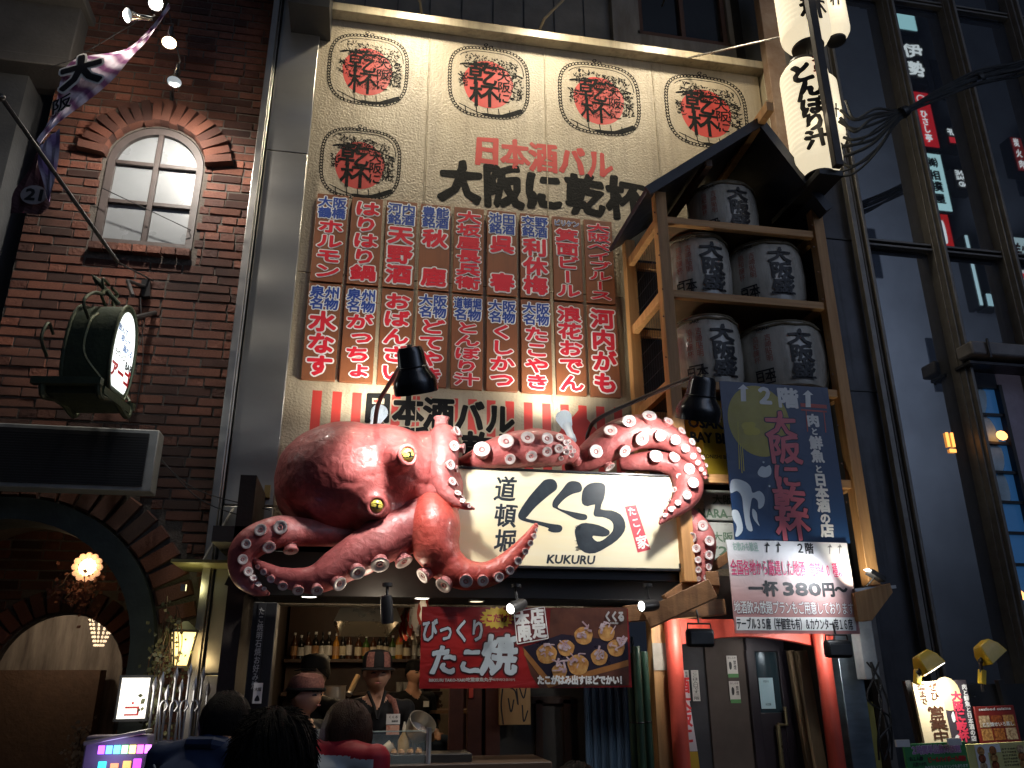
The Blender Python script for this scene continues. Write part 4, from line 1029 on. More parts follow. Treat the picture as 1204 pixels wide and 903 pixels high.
def barrel(cx, cy, z, r, h, rot, lab):
    o = empty('sake_barrel', (cx, cy, z), lab, 'barrel', 'straw-wrapped sake barrels in the rack')
    a = MB(); pr = [(.0, 0), (r * .80, .0), (r * .93, h * .05), (r * 1.0, h * .22), (r * 1.03, h * .5), (r * 1.0, h * .78), (r * .92, h * .93), (r * .8, h * .99), (0, h * 1.0)]
    a.lathe(pr, (cx, cy, z), n=32); part('wrap', a, straw, o)
    a = MB(); rr = random.Random(cx)
    pts = [(cx + math.cos(t) * r * .96, cy + math.sin(t) * r * .96, z + h * (.895 + .012 * math.sin(9 * t + rr.random()))) for t in [2 * PI * k / 48 for k in range(49)]]
    a.tube(pts, .011, 6, cap=False)
    pts = [(cx + math.cos(t) * r * .88, cy + math.sin(t) * r * .88, z + h * (.955)) for t in [2 * PI * k / 32 for k in range(33)]]; a.tube(pts, .012, 6, cap=False)
    part('rope', a, strawd, o)
    me = part('lettering', MB().add([(0, 0, 0), (0, 0, 0), (0, 0, 0)], [(0, 1, 2)]), ink_black, o); bpy.data.objects.remove(me)

    def wrap(mb):
        mb.v = [(cx + math.sin(a_ / r + rot) * (r * R_(c_) + .004 - b2), cy - math.cos(a_ / r + rot) * (r * R_(c_) + .004 - b2), z + c_) for a_, b2, c_ in mb.v]; return mb

    def R_(c_):
        t = c_ / h; return 1.03 - .12 * abs(t - .5) ** 2 * 4 * .6
    f0 = Fr((0, 0, 0))
    mb = MB(); vtext(mb, f0, '大阪盛', .05 * r / .26, h * .45, h * .33, h * .70, .045, .002, wob=.06); part('lettering', wrap(mb), ink_black, o, sharp=0)
    mb = MB(); vtext(mb, f0, '吉崎貼明', -r * .5, h * .57, h * .085, h * .40, .0, .002, wob=.05); vtext(mb, f0, '協和醸杯', -r * .78, h * .57, h * .085, h * .40, .0, .002, wob=.05); part('red_lettering', wrap(mb), flat('faded_red', (.36, .09, .06), .6), o, sharp=0)
    mb = MB()
    for (u0, v0, u1, v1) in ((-r * .86, h * .08, -r * .44, h * .1), (-r * .86, h * .26, -r * .44, h * .28), (-r * .86, h * .08, -r * .84, h * .28), (-r * .46, h * .08, -r * .44, h * .28)): rect(mb, f0, u0, v0, u1, v1, .002)
    htext(mb, f0, '日本', -r * .65, h * .18, h * .28, h * .15, .03, .002); line(mb, f0, 'SAKE', -r * .6, h * .86, r * .3, h * .05, .02, .002); part('stamp', wrap(mb), ink_black, o, sharp=0)
    return o


def bar_at(xl, xr, py_top, py_bot, Y, z, lab, rot):
    cx = (P(xl, (py_top + py_bot) / 2, Y).x + P(xr, (py_top + py_bot) / 2, Y).x) / 2; r = L(xl, xr, (py_top + py_bot) / 2, Y) / 2 * 1.03
    h = P((xl + xr) / 2, py_top, Y - r * .5).z - z; barrel(cx, Y, z, r, h, rot, lab)


bar_at(812, 883, 218, 270, 5.52, rz[0] + .045, 'grey wrapped sake barrel alone on the top shelf under the black gable roof', -.15)
bar_at(783, 853, 278, 350, 5.45, rz[1] + .045, 'grey wrapped sake barrel on the middle shelf, left of the pair', -.12)
bar_at(857, 936, 287, 352, 5.45, rz[1] + .045, 'grey wrapped sake barrel on the middle shelf, right of the pair', -.25)
bar_at(795, 866, 372, 450, 5.42, rz[2] + .045, 'grey wrapped sake barrel on the lowest barrel shelf, beside the left post', -.12)
bar_at(872, 961, 381, 450, 5.42, rz[2] + .045, 'grey wrapped sake barrel on the lowest barrel shelf, just above the blue poster', -.25)
# cartons below the barrels
cy_ = 5.35
q0, q1 = P(822, 470, cy_), P(905, 540, cy_)
o = empty('beer_carton', (q0.x, cy_, rz[3] + .045), 'yellow printed beer carton between the lamp and the blue poster', 'carton')
hh = P(838, 470, cy_).z - rz[3] - .05
a = MB(); a.box(((q0.x + q1.x) / 2, cy_ + .15, rz[3] + .05 + hh / 2), (q1.x - q0.x, .3, hh)); part('box', a, mat('carton_yellow', (.6, .42, .03), .5, var=.12), o, bevel=.006)
mb = MB(); f_ = Fr((0, cy_, 0)); u, v = uv(838, 498, cy_); line(mb, f_, 'OSAKA', u - .02, v, .34, .075, .06); u, v = uv(838, 515, cy_); line(mb, f_, 'BAY BLUES', u + .05, v, .44, .075, .06); u, v = uv(842, 537, cy_); line(mb, f_, 'KONISHI BREWING', u + .06, v, .33, .028, .03); part('lettering', mb, ink_black, o, sharp=0)
zq = rz[3] + .1
for k, (y0, y1, dx, lab) in enumerate(((575, 612, 0, 'pale plastic-wrapped carton below the yellow carton, upper one'), (613, 662, .02, 'pale plastic-wrapped carton lettered OSAKA beside the hanging arm, lower one'))):
    z1, z0 = P(838, y0, cy_).z, P(838, y1, cy_).z; x0 = P(826, y0, cy_).x + dx
    o = empty('sake_carton', (x0, cy_, z0), lab, 'carton', 'pale cartons below the rack')
    a = MB(); a.box((x0 + .4, cy_ + .16, (z0 + z1) / 2), (.8, .32, z1 - z0 - .01)); part('box', a, mat('carton_pale', (.5, .52, .48), .3, sc=5, coat=.6, bump=.3, bsc=20), o, bevel=.008)
    mb = MB(); u, v = uv(845, (y0 + y1) / 2 - 6, cy_); htext(mb, f_, '大阪', u + .03, v, .16, .07, .02); u, v = uv(838, (y0 + y1) / 2 + 10, cy_); line(mb, f_, ('NARA', '1.72')[k], u, v, .22, .06, .04)
    rect(mb, f_, x0 + .05, z0 + .03, x0 + .6, z0 + .036, .001); part('lettering', mb, flat('carton_green', (.12, .2, .13), .5), o, sharp=0)

# ================================================================== POSTERS
YPo = 4.98


def board_from(px, Y, name, lab, cat, m, th=.008):
    x0 = (P(*px[0], Y).x + P(*px[3], Y).x) / 2; x1 = (P(*px[1], Y).x + P(*px[2], Y).x) / 2; z1 = (P(*px[0], Y).z + P(*px[1], Y).z) / 2; z0 = (P(*px[3], Y).z + P(*px[2], Y).z) / 2
    o = empty(name, (x0, Y, z0), lab, cat); a = MB(); nx, nz = 10, 12; vs = []
    for j in range(nz + 1):
        for i in range(nx + 1): vs.append((x0 + (x1 - x0) * i / nx, Y, z0 + (z1 - z0) * j / nz))
    a.box(((x0 + x1) / 2, Y + th / 2 + .0004, (z0 + z1) / 2), (x1 - x0, th, z1 - z0)); part('sheet', a, m, o)
    return o, x0, x1, z0, z1, Fr((0, Y, 0))


def poster_mat(name, a, b, z0, z1, c=None):
    """print that shades from one ink to another up the sheet"""
    m = bpy.data.materials.new(name); m.use_nodes = True; N = m.node_tree.nodes; K = m.node_tree.links; bs = N['Principled BSDF']; bs.inputs['Roughness'].default_value = .35
    tc = N.new('ShaderNodeTexCoord'); sx = N.new('ShaderNodeSeparateXYZ'); K.new(tc.outputs['Object'], sx.inputs[0]); mr = N.new('ShaderNodeMapRange'); mr.inputs['From Min'].default_value = z0; mr.inputs['From Max'].default_value = z1
    nz = N.new('ShaderNodeTexNoise'); nz.inputs['Scale'].default_value = 5; nz.inputs['Detail'].default_value = 5; ma = N.new('ShaderNodeMath'); ma.operation = 'MULTIPLY_ADD'; ma.inputs[1].default_value = .12 * (z1 - z0)
    K.new(nz.outputs['Fac'], ma.inputs[0]); K.new(sx.outputs['Z'], ma.inputs[2]); K.new(ma.outputs[0], mr.inputs['Value'])
    cr = N.new('ShaderNodeValToRGB'); cr.color_ramp.elements[0].color = (*a, 1); cr.color_ramp.elements[1].color = (*b, 1)
    if c: e = cr.color_ramp.elements.new(.5); e.color = (*c, 1)
    K.new(mr.outputs[0], cr.inputs['Fac']); K.new(cr.outputs['Color'], bs.inputs['Base Color'])
    bp = N.new('ShaderNodeBump'); bp.inputs['Strength'].default_value = .5; bp.inputs['Distance'].default_value = .01; n2 = N.new('ShaderNodeTexNoise'); n2.inputs['Scale'].default_value = 5; n2.inputs['Distortion'].default_value = 1.5
    K.new(n2.outputs['Fac'], bp.inputs['Height']); K.new(bp.outputs['Normal'], bs.inputs['Normal']); return m


o, x0, x1, z0, z1, f_ = board_from(((851, 448), (975, 456), (997.5, 637), (859, 636)), YPo, 'blue_poster', 'dark blue poster with a yellow moon, white wave and pink vertical brush lettering', 'poster', poster_mat('poster_blue', (.012, .05, .14), (.015, .03, .09), 0, 1.1))


def Z6(x, y): return uv(850 + x / 4.3, 440 + y / 4.3, YPo)


def rr_(mb, fr, s, x, y, wz, hz, dil, lift, Zf, sc_, Yq, vert=False, **k):
    u, v = Zf(x, y); W_ = MH(wz / sc_, 900, 600, Yq); H_ = MV(hz / sc_, 900, 600, Yq)
    (vtext if vert else htext)(mb, fr, s, u, v, W_, H_, dil, lift, **k)


mb = MB(); u, v = Z6(182, 235); R_ = M(168 / 4.3, 900, 500, YPo); poly(mb, f_, [(u + R_ * math.cos(2 * PI * k / 48), v + R_ * 1.12 * math.sin(2 * PI * k / 48)) for k in range(48)], .0006); part('moon', mb, mat('moon_ochre', (.33, .27, .03), .4, col2=(.42, .36, .05), sc=6), o, sharp=0)
mb = MB()
for x, y, r in ((125, 265, 34), (160, 288, 30), (130, 290, 28), (145, 255, 22)):
    u, v = Z6(x, y); r = M(r / 4.3, 900, 500, YPo); poly(mb, f_, [(u + r * math.cos(2 * PI * k / 18), v + .7 * r * math.sin(2 * PI * k / 18)) for k in range(18)], .0012 + x * 1e-6)
for x, y, y2 in ((75, 240, 480), (88, 350, 500), (98, 370, 490)): stroke(mb, f_, [Z6(x, y), Z6(x + 8, y2)], .003, .0013)
part('gold_cloud', mb, flat('poster_yellow', (.5, .42, .03), .4), o, sharp=0)
mb = MB()
blob(mb, f_, [Z6(*p) for p in ((40, 540), (70, 530), (115, 545), (140, 570), (150, 600), (185, 590), (210, 620), (205, 665), (180, 680), (175, 640), (150, 625), (140, 660), (135, 720), (150, 790), (120, 780), (105, 700), (95, 620), (70, 590), (38, 600))], .0012)
blob(mb, f_, [Z6(*p) for p in ((45, 690), (75, 690), (95, 740), (100, 790), (75, 820), (62, 815), (70, 770), (50, 730))], .0012); blob(mb, f_, [Z6(*p) for p in ((150, 680), (170, 700), (175, 740), (185, 768), (160, 740), (148, 710))], .0012)
blob(mb, f_, [Z6(*p) for p in ((175, 495), (195, 465), (215, 470), (235, 460), (245, 485), (240, 510), (215, 522), (185, 515))], .0012)
for x, y in ((205, 445), (235, 566), (328, 325), (350, 322)): u, v = Z6(x, y); poly(mb, f_, [(u + .008 * math.cos(k), v + .008 * math.sin(k)) for k in range(6)], .0013)
part('wave', mb, flat('poster_white', (.6, .68, .74), .4), o, sharp=0)
mb = MB()
for a_, b2, w_ in (((392, 155), (525, 165), .014), ((395, 180), (525, 190), .006), ((420, 185), (428, 290), .004), ((510, 190), (520, 295), .004)): stroke(mb, f_, [Z6(*a_), Z6(*b2)], w_, .001)
part('torii_print', mb, flat('torii_print_red', (.42, .06, .04), .4), o, sharp=0)
mb1, mb2 = MB(), MB()
for c, (x, y, s_) in zip('大阪に乾杯', ((292, 258, 155), (312, 382, 160), (322, 515, 140), (337, 645, 160), (352, 770, 160))):
    u, v = Z6(x, y)
    for m_, d_, l_ in ((mb1, .075, .0014), (mb2, .035, .003)): char(m_, f_, c, u, v, MH(s_ / 4.3, 900, 500, YPo), MV(s_ * .85 / 4.3, 900, 500, YPo), d_, l_, wob=.05)
part('lettering_edge', mb1, flat('poster_navy', (.005, .01, .03), .4), o, sharp=0); part('lettering', mb2, flat('poster_pink', (.62, .13, .16), .4), o, sharp=0)
mb = MB()
for c, (x, y, s_) in zip('肉と鮮魚と日本酒の店', ((455, 235, 62), (462, 290, 36), (470, 348, 64), (478, 415, 62), (484, 480, 38), (492, 535, 60), (500, 600, 62), (507, 665, 62), (517, 730, 50), (527, 790, 64))):
    u, v = Z6(x, y); char(mb, f_, c, u, v, MH(s_ / 4.3, 900, 500, YPo), MV(s_ / 4.3, 900, 500, YPo), .055, .0014)
u, v = Z6(212, 110); char(mb, f_, '２', u, v, MH(95 / 4.3, 900, 500, YPo), MV(100 / 4.3, 900, 500, YPo), .06, .0014)
u, v = Z6(328, 122); char(mb, f_, '階', u, v, MH(105 / 4.3, 900, 500, YPo), MV(100 / 4.3, 900, 500, YPo), .05, .0014)
for x, y in ((103, 95), (430, 125)):
    for q in (((x - 12, y + 42), (x + 14, y + 42), (x + 12, y - 22), (x - 14, y - 22)), ((x - 28, y - 20), (x + 26, y - 20), (x - 1, y - 44))): poly(mb, f_, [Z6(*p) for p in q], .0014 + .0003 * (len(q) == 3))
part('white_lettering', mb, white_ink, o, sharp=0)
# price poster
Yw = 4.965
o, x0, x1, z0, z1, f_ = board_from(((857, 636), (997.5, 637), (1010, 747), (862, 743)), Yw, 'price_poster', 'white to pink poster below the blue one reading 380 yen a cup', 'poster', poster_mat('poster_pink_fade', (.42, .16, .15), (.72, .72, .74), 0.0, .55, (.55, .34, .32)))


def Z7(x, y): return uv(850 + x / 6.02, 630 + y / 6.02, Yw)


k7 = dict(Zf=Z7, sc_=6.02, Yq=Yw)
mb = MB(); rr_(mb, f_, '２階', 578, 90, 125, 75, .03, .0014, **k7)
for x in (310, 390): 
    for q in (((x - 5, 118), (x + 5, 118), (x + 5, 60), (x - 5, 60)), ((x - 22, 72), (x + 22, 72), (x, 42), (x, 56))): poly(mb, f_, [Z7(*p) for p in q], .0014 + .0003 * (q[0][0] == x - 22))
rr_(mb, f_, '一杯', 285, 375, 200, 100, .05, .0014, **k7)
u, v = Z7(560, 378); line(mb, f_, '380', u, v, MH(262 / 6.02, 930, 690, Yw), MV(86 / 6.02, 930, 690, Yw), .07, .0014)
rr_(mb, f_, '円～', 790, 382, 180, 95, .06, .0014, **k7)
part('black_lettering', mb, ink_black, o, sharp=0)
mb = MB()
for x in (755, 825):
    for q in (((x - 3, 128), (x + 3, 128), (x + 3, 70), (x - 3, 70)), ((x - 18, 82), (x + 18, 82), (x, 58), (x, 68))): poly(mb, f_, [Z7(*p) for p in q], .0014 + .0003 * (q[0][0] == x - 18))
part('grey_arrow', mb, flat('grey_ink', (.18, .18, .2), .5), o, sharp=0)
mb1, mb = MB(), MB(); k8 = dict(k7)
for m_, d_, l_ in ((mb1, .09, .0012), (mb, .03, .0028)):
    rr_(m_, f_, '全国各地から厳選した地酒', 320, 230, 515, 105, d_, l_, **k7); rr_(m_, f_, '常時40種以上', 752, 245, 280, 100, d_, l_, **k7)
part('lettering_edge', mb1, white_ink, o, sharp=0); part('pink_lettering', mb, flat('magenta_ink', (.6, .05, .16), .5), o, sharp=0)
mb1, mb = MB(), MB()
for m_, d_, l_ in ((mb1, .08, .0012), (mb, .02, .0028)): rr_(m_, f_, '地酒飲み放題プランもご用意しております', 507, 512, 820, 85, d_, l_, **k7)
part('lettering_edge', mb1, flat('maroon_ink', (.2, .03, .05), .5), o, sharp=0); part('white_lettering', mb, white_ink, o, sharp=0)
mb = MB(); poly(mb, f_, [Z7(92, 574), Z7(942, 577), Z7(944, 672), Z7(96, 668)], .0008); part('strip', mb, white_ink, o, sharp=0)
mb = MB(); rr_(mb, f_, 'テーブル３５席（半個室も有）＆カウンター席１６席', 512, 626, 790, 74, .035, .0022, **k7); part('strip_lettering', mb, ink_black, o, sharp=0)
mb = MB(); rr_(mb, f_, 'お飲みも歓迎', 158, 78, 175, 62, .03, .0014, rot=.12, **k7); part('green_lettering', mb, flat('pale_green_ink', (.35, .5, .45), .5), o, sharp=0)

# ================================================================== TORII GATE AND TIMBER
YT = 5.3
red = mat('torii_vermilion', (.62, .085, .055), .45, var=.14, sc=5, bump=.2, stain=.25)
tx0, tx1 = P(795, 800, YT).x, P(978, 850, YT).x
tg = empty('torii_gate', ((tx0 + tx1) / 2, YT, 0), 'vermilion gate of two round posts and a curved lintel round the side doorway', 'gate')
for x in (tx0, tx1):
    a = MB(); a.lathe([(.056, 0), (.053, P(790, 716, YT).z)], (x, YT, 0), n=24, cap=True); part('post', a, red, tg)
lt = P(850, 727, YT).z
a = MB(); xl = tx0 - .13; xr = tx1 + .16; n = 16
botz = [lt - .20 + .085 * math.sin(PI * k / n) for k in range(n + 1)]
pl = [(xl, lt), (xr, lt), (xr - .02, lt - .10), (xr - .05, botz[0])] + [(xr - .05 - (xr - xl - .1) * k / n, botz[k]) for k in range(1, n)] + [(xl + .05, botz[0]), (xl + .03, lt - .1)]
a.prism(pl, YT + .06, YT + .13); part('lintel', a, red, tg, bevel=.004)
bwood = mat('bracket_wood', (.17, .075, .028), .6, col2=(.27, .135, .055), sc=3, bump=.2, bsc=30, stretch=(.8, 5, 5), stain=.4)
tf = empty('timber_bracket', (2.0, 5.0, 1.9), 'heavy pine bracket beams under the rack, left of the price poster', 'beam')
bx = P(755, 722, 5.0); ex = P(838, 690, 4.75)
a = MB(); a.bar(P(760, 728, 5.0), P(838, 692, 4.85), .10, .12); part('beam', a, bwood, tf, bevel=.004)
a = MB(); a.bar(P(735, 722, 5.05), P(850, 714, 5.05), .09, .10); part('beam', a, bwood, tf, bevel=.004)
a = MB(); a.bar(P(838, 680, 4.9), P(838, 692, 5.9), .08, .09); a.bar(P(782, 705, 5.15), P(862, 650, 5.15), .06); part('beam', a, bwood, tf, bevel=.004)
o = empty('timber_post', (P(778, 800, 5.4).x, 5.4, 0), 'pine post with a grey patch just left of the vermilion gate', 'post')
x = P(777, 800, 5.4).x; a = MB(); a.box((x, 5.4, .98), (.13, .1, 1.96)); part('post', a, wood, o, bevel=.004)
a = MB(); a.box((x, 5.345, P(777, 772, 5.35).z), (.131, .012, .17)); part('patch', a, mat('patch_grey', (.3, .27, .22), .7), o)
br = empty('poster_bracket', P(1008, 700, 4.95), 'pine bracket with a silver rail holding two small floodlights beside the price poster', 'bracket')
a = MB(); A = P(1003, 716, 4.97); B = P(1043, 690, 4.97); a.prism([(A.x, A.z - .08), (A.x, A.z + .1), (B.x, B.z + .02), (B.x + .01, B.z - .04), (A.x + .1, A.z - .075)], 4.93, 5.02); part('bracket', a, wood, br, bevel=.004)
a = MB(); a.bar(P(1004, 694, 4.95), P(1052, 690, 4.95), .03, .02); part('rail', a, steel, br)
o = empty('mini_floodlight', P(1020, 680, 4.9), 'small black floodlight on the silver rail lighting the poster and rack post', 'floodlight')
c = P(1030, 677, 4.9); a = MB(); R = Matrix.Rotation(.5, 3, 'Y'); a.box(c, (.11, .07, .035), R); a.bar(c, P(1018, 690, 4.95), .012); part('lamp_body', a, black, o, bevel=.004)
a = MB(); a.box(c + Vector((-.03, .0, .022)), (.08, .05, .004), R); part('lens', a, glow('mini_lens', (1, .98, .9), 6), o)
light('mini_light', 'SPOT', P(1008, 688, 4.86), 12, (1, .93, .78), to=P(1004, 600, 5.08), size=.03, angle=120, blend=.7, parent=o)
light('mini_light', 'SPOT', P(1000, 668, 4.72), 13, (.92, .96, 1), to=P(930, 700, 4.97), size=.04, angle=130, blend=.8, parent=o)
for k, (x, y) in enumerate(((823, 750), (985, 763))):
    c = P(x, y, 4.95); o = empty('floodlight', c, ('black floodlight hanging in front of the left gate post', 'black floodlight hanging in front of the right gate post under the poster')[k], 'floodlight', 'black floodlights on the gate')
    a = MB(); a.box(c, (.18, .06, .11)); part('lamp_body', a, black, o, bevel=.02)
    a = MB(); a.box(c + Vector((0, -.033, -.005)), (.15, .008, .07)); part('front_plate', a, dgrey, o, bevel=.008)
    a = MB(); a.tube([c + Vector((-.08, 0, .03)), c + Vector((-.075, 0, .085)), c + Vector((.075, 0, .085)), c + Vector((.08, 0, .03))], .006, 6); a.tube([c + Vector((0, 0, .085)), c + Vector((0, .02, .17))], .006, 6); part('bracket', a, black, o)
    a = MB(); a.box(c + Vector((0, .033, .01)), (.14, .004, .08)); part('lens', a, glow('flood_lens', (1, .97, .92), 6), o)
    light('flood_light', 'SPOT', c + Vector((0, .045, .03)), 12, (1, .95, .9), to=c + Vector((-.15 if k == 0 else 0, .5, .05)), size=.04, angle=150, blend=.8, parent=o)

# doorway behind the gate
dw = empty('side_door', (2.6, 6.0, 0), 'dark side doorway with a glazed door, notices and timber behind the vermilion gate', 'doorway')
DY = 5.95
a = MB(); a.box(((P(805, 850, DY).x + P(860, 850, DY).x) / 2, DY + .05, 1.15), (P(860, 850, DY).x - P(805, 850, DY).x, .08, 2.3)); part('wall', a, mat('charcoal_wall', (.022, .022, .028), .6, bump=.1), dw)
xa, xb = P(823, 850, DY).x, P(876, 850, DY).x
a = MB(); a.box(((xa + xb) / 2 + .08, DY + .03, 1.15), (xb - xa, .08, 2.3)); part('wall', a, mat('brown_door_wall', (.06, .045, .038), .7, var=.15), dw)
xa, xb = P(880, 820, DY).x, P(925, 820, DY).x
a = MB(); zt = P(900, 765, DY).z; zm = P(900, 838, DY).z
for bx_ in ((xa + .03, zt / 2, .07, zt), (xb - .02, zt / 2, .07, zt)): a.box((bx_[0], DY - .02, bx_[1]), (bx_[2], .05, bx_[3]))
a.box(((xa + xb) / 2, DY - .015, zm / 2), (xb - xa - .1, .04, zm)); a.box(((xa + xb) / 2, DY - .02, zt + .04), (xb - xa, .05, .1)); dr = part('door', a, mat('door_dark', (.018, .014, .02), .35), dw, bevel=.004)
a = MB(); a.box(((xa + xb) / 2, DY - .01, (zm + zt) / 2), (xb - xa - .1, .012, zt - zm)); part('pane', a, flat('door_glass', (.02, .035, .045), .05, spec=.8), dr)
q = P(922, 852, DY - .08); a = MB(); a.tube([q + Vector((-.05, 0, .0)), q + Vector((.02, 0, .0)), q + Vector((.02, .0, .12))], .014, 8); a.tube([q + Vector((-.05, 0, .0)), q + Vector((-.05, 0, -.8))], .018, 8); part('handle', a, mat('handle_brass', (.4, .34, .2), .3, metal=.9), dr)
f_ = Fr((0, DY - .03, 0))
for k, (x, y, w_, h_, gr) in enumerate(((861, 782, 13, 21, 1), (864, 812, 13, 21, 1), (902, 815, 18, 34, 0))):
    yy = DY - .03 if k == 2 else DY - .02; u, v = uv(x, y, yy); W_, H_ = M(w_, x, y, yy), M(h_, x, y, yy); ff = Fr((0, yy, 0))
    a = MB(); a.box((u, yy + .002, v), (W_, .003, H_)); nt_ = part('notice', a, flat('notice_paper' if gr else 'notice_blue', (.55, .53, .5) if gr else (.33, .5, .58), .6), dw)
    a = MB()
    if gr:
        rect(a, ff, u - W_ / 2, v - H_ / 2 - .02, u + W_ / 2, v - H_ / 2 + .006, .0015); part('green_band', a, flat('notice_green', (.06, .22, .06), .5), nt_, sharp=0)
        a = MB(); vtext(a, ff, '禁煙', u + W_ * .25, v, W_ * .28, H_ * .5, .02, .001); blob(a, ff, [(u - W_ * .32, v + .01), (u - W_ * .2, v + .025), (u - W_ * .05, v + .01), (u - W_ * .1, v - .025), (u - W_ * .28, v - .03)], .001)
        htext(a, ff, 'おしらせ', u, v + H_ * .38, W_ * .8, H_ * .12, .01, .001)
    else: htext(a, ff, 'お知らせ', u, v + H_ * .38, W_ * .4, H_ * .08, .01, .001); htext(a, ff, '本日営業', u, v - H_ * .36, W_ * .4, H_ * .08, .01, .001)
    part('lettering', a, ink_black, nt_, sharp=0)
for k, (x, w_) in enumerate(((818, 9), (807, 8))):
    yy = 5.9; u, v = uv(x, 806, yy); W_, H_ = M(w_, x, 800, yy), M(34, x, 800, yy); a = MB(); a.box((u, yy + .002, v), (W_, .003, H_)); nt_ = part('notice', a, flat('notice_paper', (.55, .53, .5), .6), dw)
    a = MB(); vtext(a, Fr((0, yy, 0)), ('ここは入口です二階', '営業時間十七時より')[k], u, v, W_ * .8, H_ * .92, .01, .001); part('lettering', a, ink_black, nt_, sharp=0)
o = empty('nobori_flag', (P(800, 860, 5.55).x, 5.55, 0), 'narrow white and yellow standing flag with red lettering behind the left gate post', 'flag')
x0, x1 = P(795, 840, 5.55).x, P(812, 840, 5.55).x; z1 = P(800, 788, 5.55).z; zc_ = P(800, 884, 5.55).z
a = MB(); a.prism([(x0, zc_ + .002), (x1 + .03, zc_ + .002), (x1 - .02, z1), (x0, z1)], 5.55, 5.553); part('flag_cloth', a, flat('flag_white', (.55, .5, .52), .8), o)
a = MB(); a.prism([(x0, .55), (x1 + .06, .55), (x1 + .03, zc_), (x0, zc_)], 5.55, 5.553); part('flag_hem', a, flat('flag_yellow', (.5, .32, .03), .8), o)
a = MB(); vtext(a, Fr((0, 5.55, 0)), '酒大阪に', (x0 + x1) / 2 + .01, (z1 + zc_) / 2, .1, .42, .04, .001); part('lettering', a, red_ink, o, sharp=0)
a = MB(); a.tube([(x0 - .01, 5.56, 0), (x0 - .01, 5.56, z1 + .1)], .01, 8); a.lathe([(.12, 0), (.1, .05), (0, .06)], (x0 - .01, 5.56, 0), n=16); part('pole', a, white_ink, o)
for k, (xt, xb_, yy) in enumerate(((941, 955, 5.7), (929, 948, 5.78))):
    o = empty('leaning_plank', P(xt, 765, yy), ('pale timber plank standing right of the side door', 'darker timber plank just behind the pale one')[k], 'plank', 'planks by the side door')
    A = P(xt, 765, yy); a = MB(); a.bar((A.x + .1, yy, 0), (A.x, yy, A.z), .085 if k == 0 else .05, .04); part('plank', a, mat('grey_timber', (.3, .22, .13), .7, col2=(.2, .14, .08), sc=3, stretch=(6, 6, .8)), o, bevel=.003)
sc_ = empty('steel_column', (P(1000, 820, 5.35).x, 5.35, 0), 'blue-lit steel clad column right of the vermilion gate', 'column')
x0, x1 = P(986, 800, 5.35).x, P(1010, 800, 5.35).x
a = MB(); a.box(((x0 + x1) / 2 + .03, 5.45, 1.02), (x1 - x0 + .02, .2, 2.04)); part('column', a, mat('blue_lit_steel', (.2, .25, .29), .35, metal=.9, sc=3, stretch=(1, 1, 5)), sc_, bevel=.006)  # blue light on the steel is put into its base colour
a = MB(); q = P(1021, 760, 5.2); a.box((q.x, 5.25, q.z + .0), (.11, .1, .42)); part('conduit_box', a, mat('box_grey', (.3, .33, .34), .5), sc_, bevel=.006)
rr = random.Random(5)
for k in range(4):
    a = MB(); pts = [(q.x + rr.uniform(-.05, .08), 5.2, q.z - .1 - .12 * j + 0) for j in range(6)]; pts = [(p[0] + rr.uniform(-.03, .03), p[1], p[2]) for p in pts]; a.tube(spl(pts, 4), .007, 6); part('cable', a, black, sc_)
a = MB(); a.box((q.x + .12, 5.6, 1.15), (.2, .04, .5)); part('yellow_notice', a, flat('dim_yellow', (.3, .26, .05), .6), sc_)

# ================================================================== SHOP INTERIOR
rm = empty('takoyaki_shop', (.5, 6, 0), 'dark open takoyaki kitchen behind the counter, with a shelf, panelled walls and dim lights', 'shop')
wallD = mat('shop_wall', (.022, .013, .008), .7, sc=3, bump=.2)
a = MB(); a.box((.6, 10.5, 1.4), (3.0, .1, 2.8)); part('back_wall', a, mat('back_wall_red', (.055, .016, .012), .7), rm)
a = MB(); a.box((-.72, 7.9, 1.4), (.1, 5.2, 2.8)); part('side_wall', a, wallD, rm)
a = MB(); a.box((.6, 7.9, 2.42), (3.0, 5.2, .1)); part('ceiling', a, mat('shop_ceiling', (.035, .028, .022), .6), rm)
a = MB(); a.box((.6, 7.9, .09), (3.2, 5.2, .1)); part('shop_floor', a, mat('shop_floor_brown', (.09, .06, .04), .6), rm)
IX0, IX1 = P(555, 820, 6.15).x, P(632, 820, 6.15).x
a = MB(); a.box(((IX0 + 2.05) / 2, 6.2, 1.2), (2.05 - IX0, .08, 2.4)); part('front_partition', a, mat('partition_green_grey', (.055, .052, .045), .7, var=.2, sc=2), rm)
xa, xb = P(630, 850, 6.1).x, P(668, 850, 6.1).x; za = P(650, 823, 6.1).z
a = MB()
for bx_ in ((xa + .03, za / 2, .05, za), (xb, za / 2, .05, za), ((xa + xb) / 2, za, xb - xa + .05, .05)): a.box((bx_[0], 6.14, bx_[1]), (bx_[2], .05, bx_[3]))
part('door_frame', a, woodd, rm)
a = MB()
for k in range(3): a.box((P(536, 860, 6.1).x + k * .13, 6.12, .8), (.1, .06, 1.6))
part('timber_strip', a, mat('red_timber', (.09, .03, .018), .6), rm)
a = MB(); x = P(690, 850, 5.9).x
for k in range(14): a.tube([(x + k * .028, 5.9 + .018 * (k % 2), .3), (x + k * .028, 5.9 + .018 * (k % 2), 1.85)], .017, 6)
part('curtain', a, mat('blue_curtain', (.03, .07, .13), .7, col2=(.008, .012, .02), sc=3, stretch=(4, 1, .3)), rm)
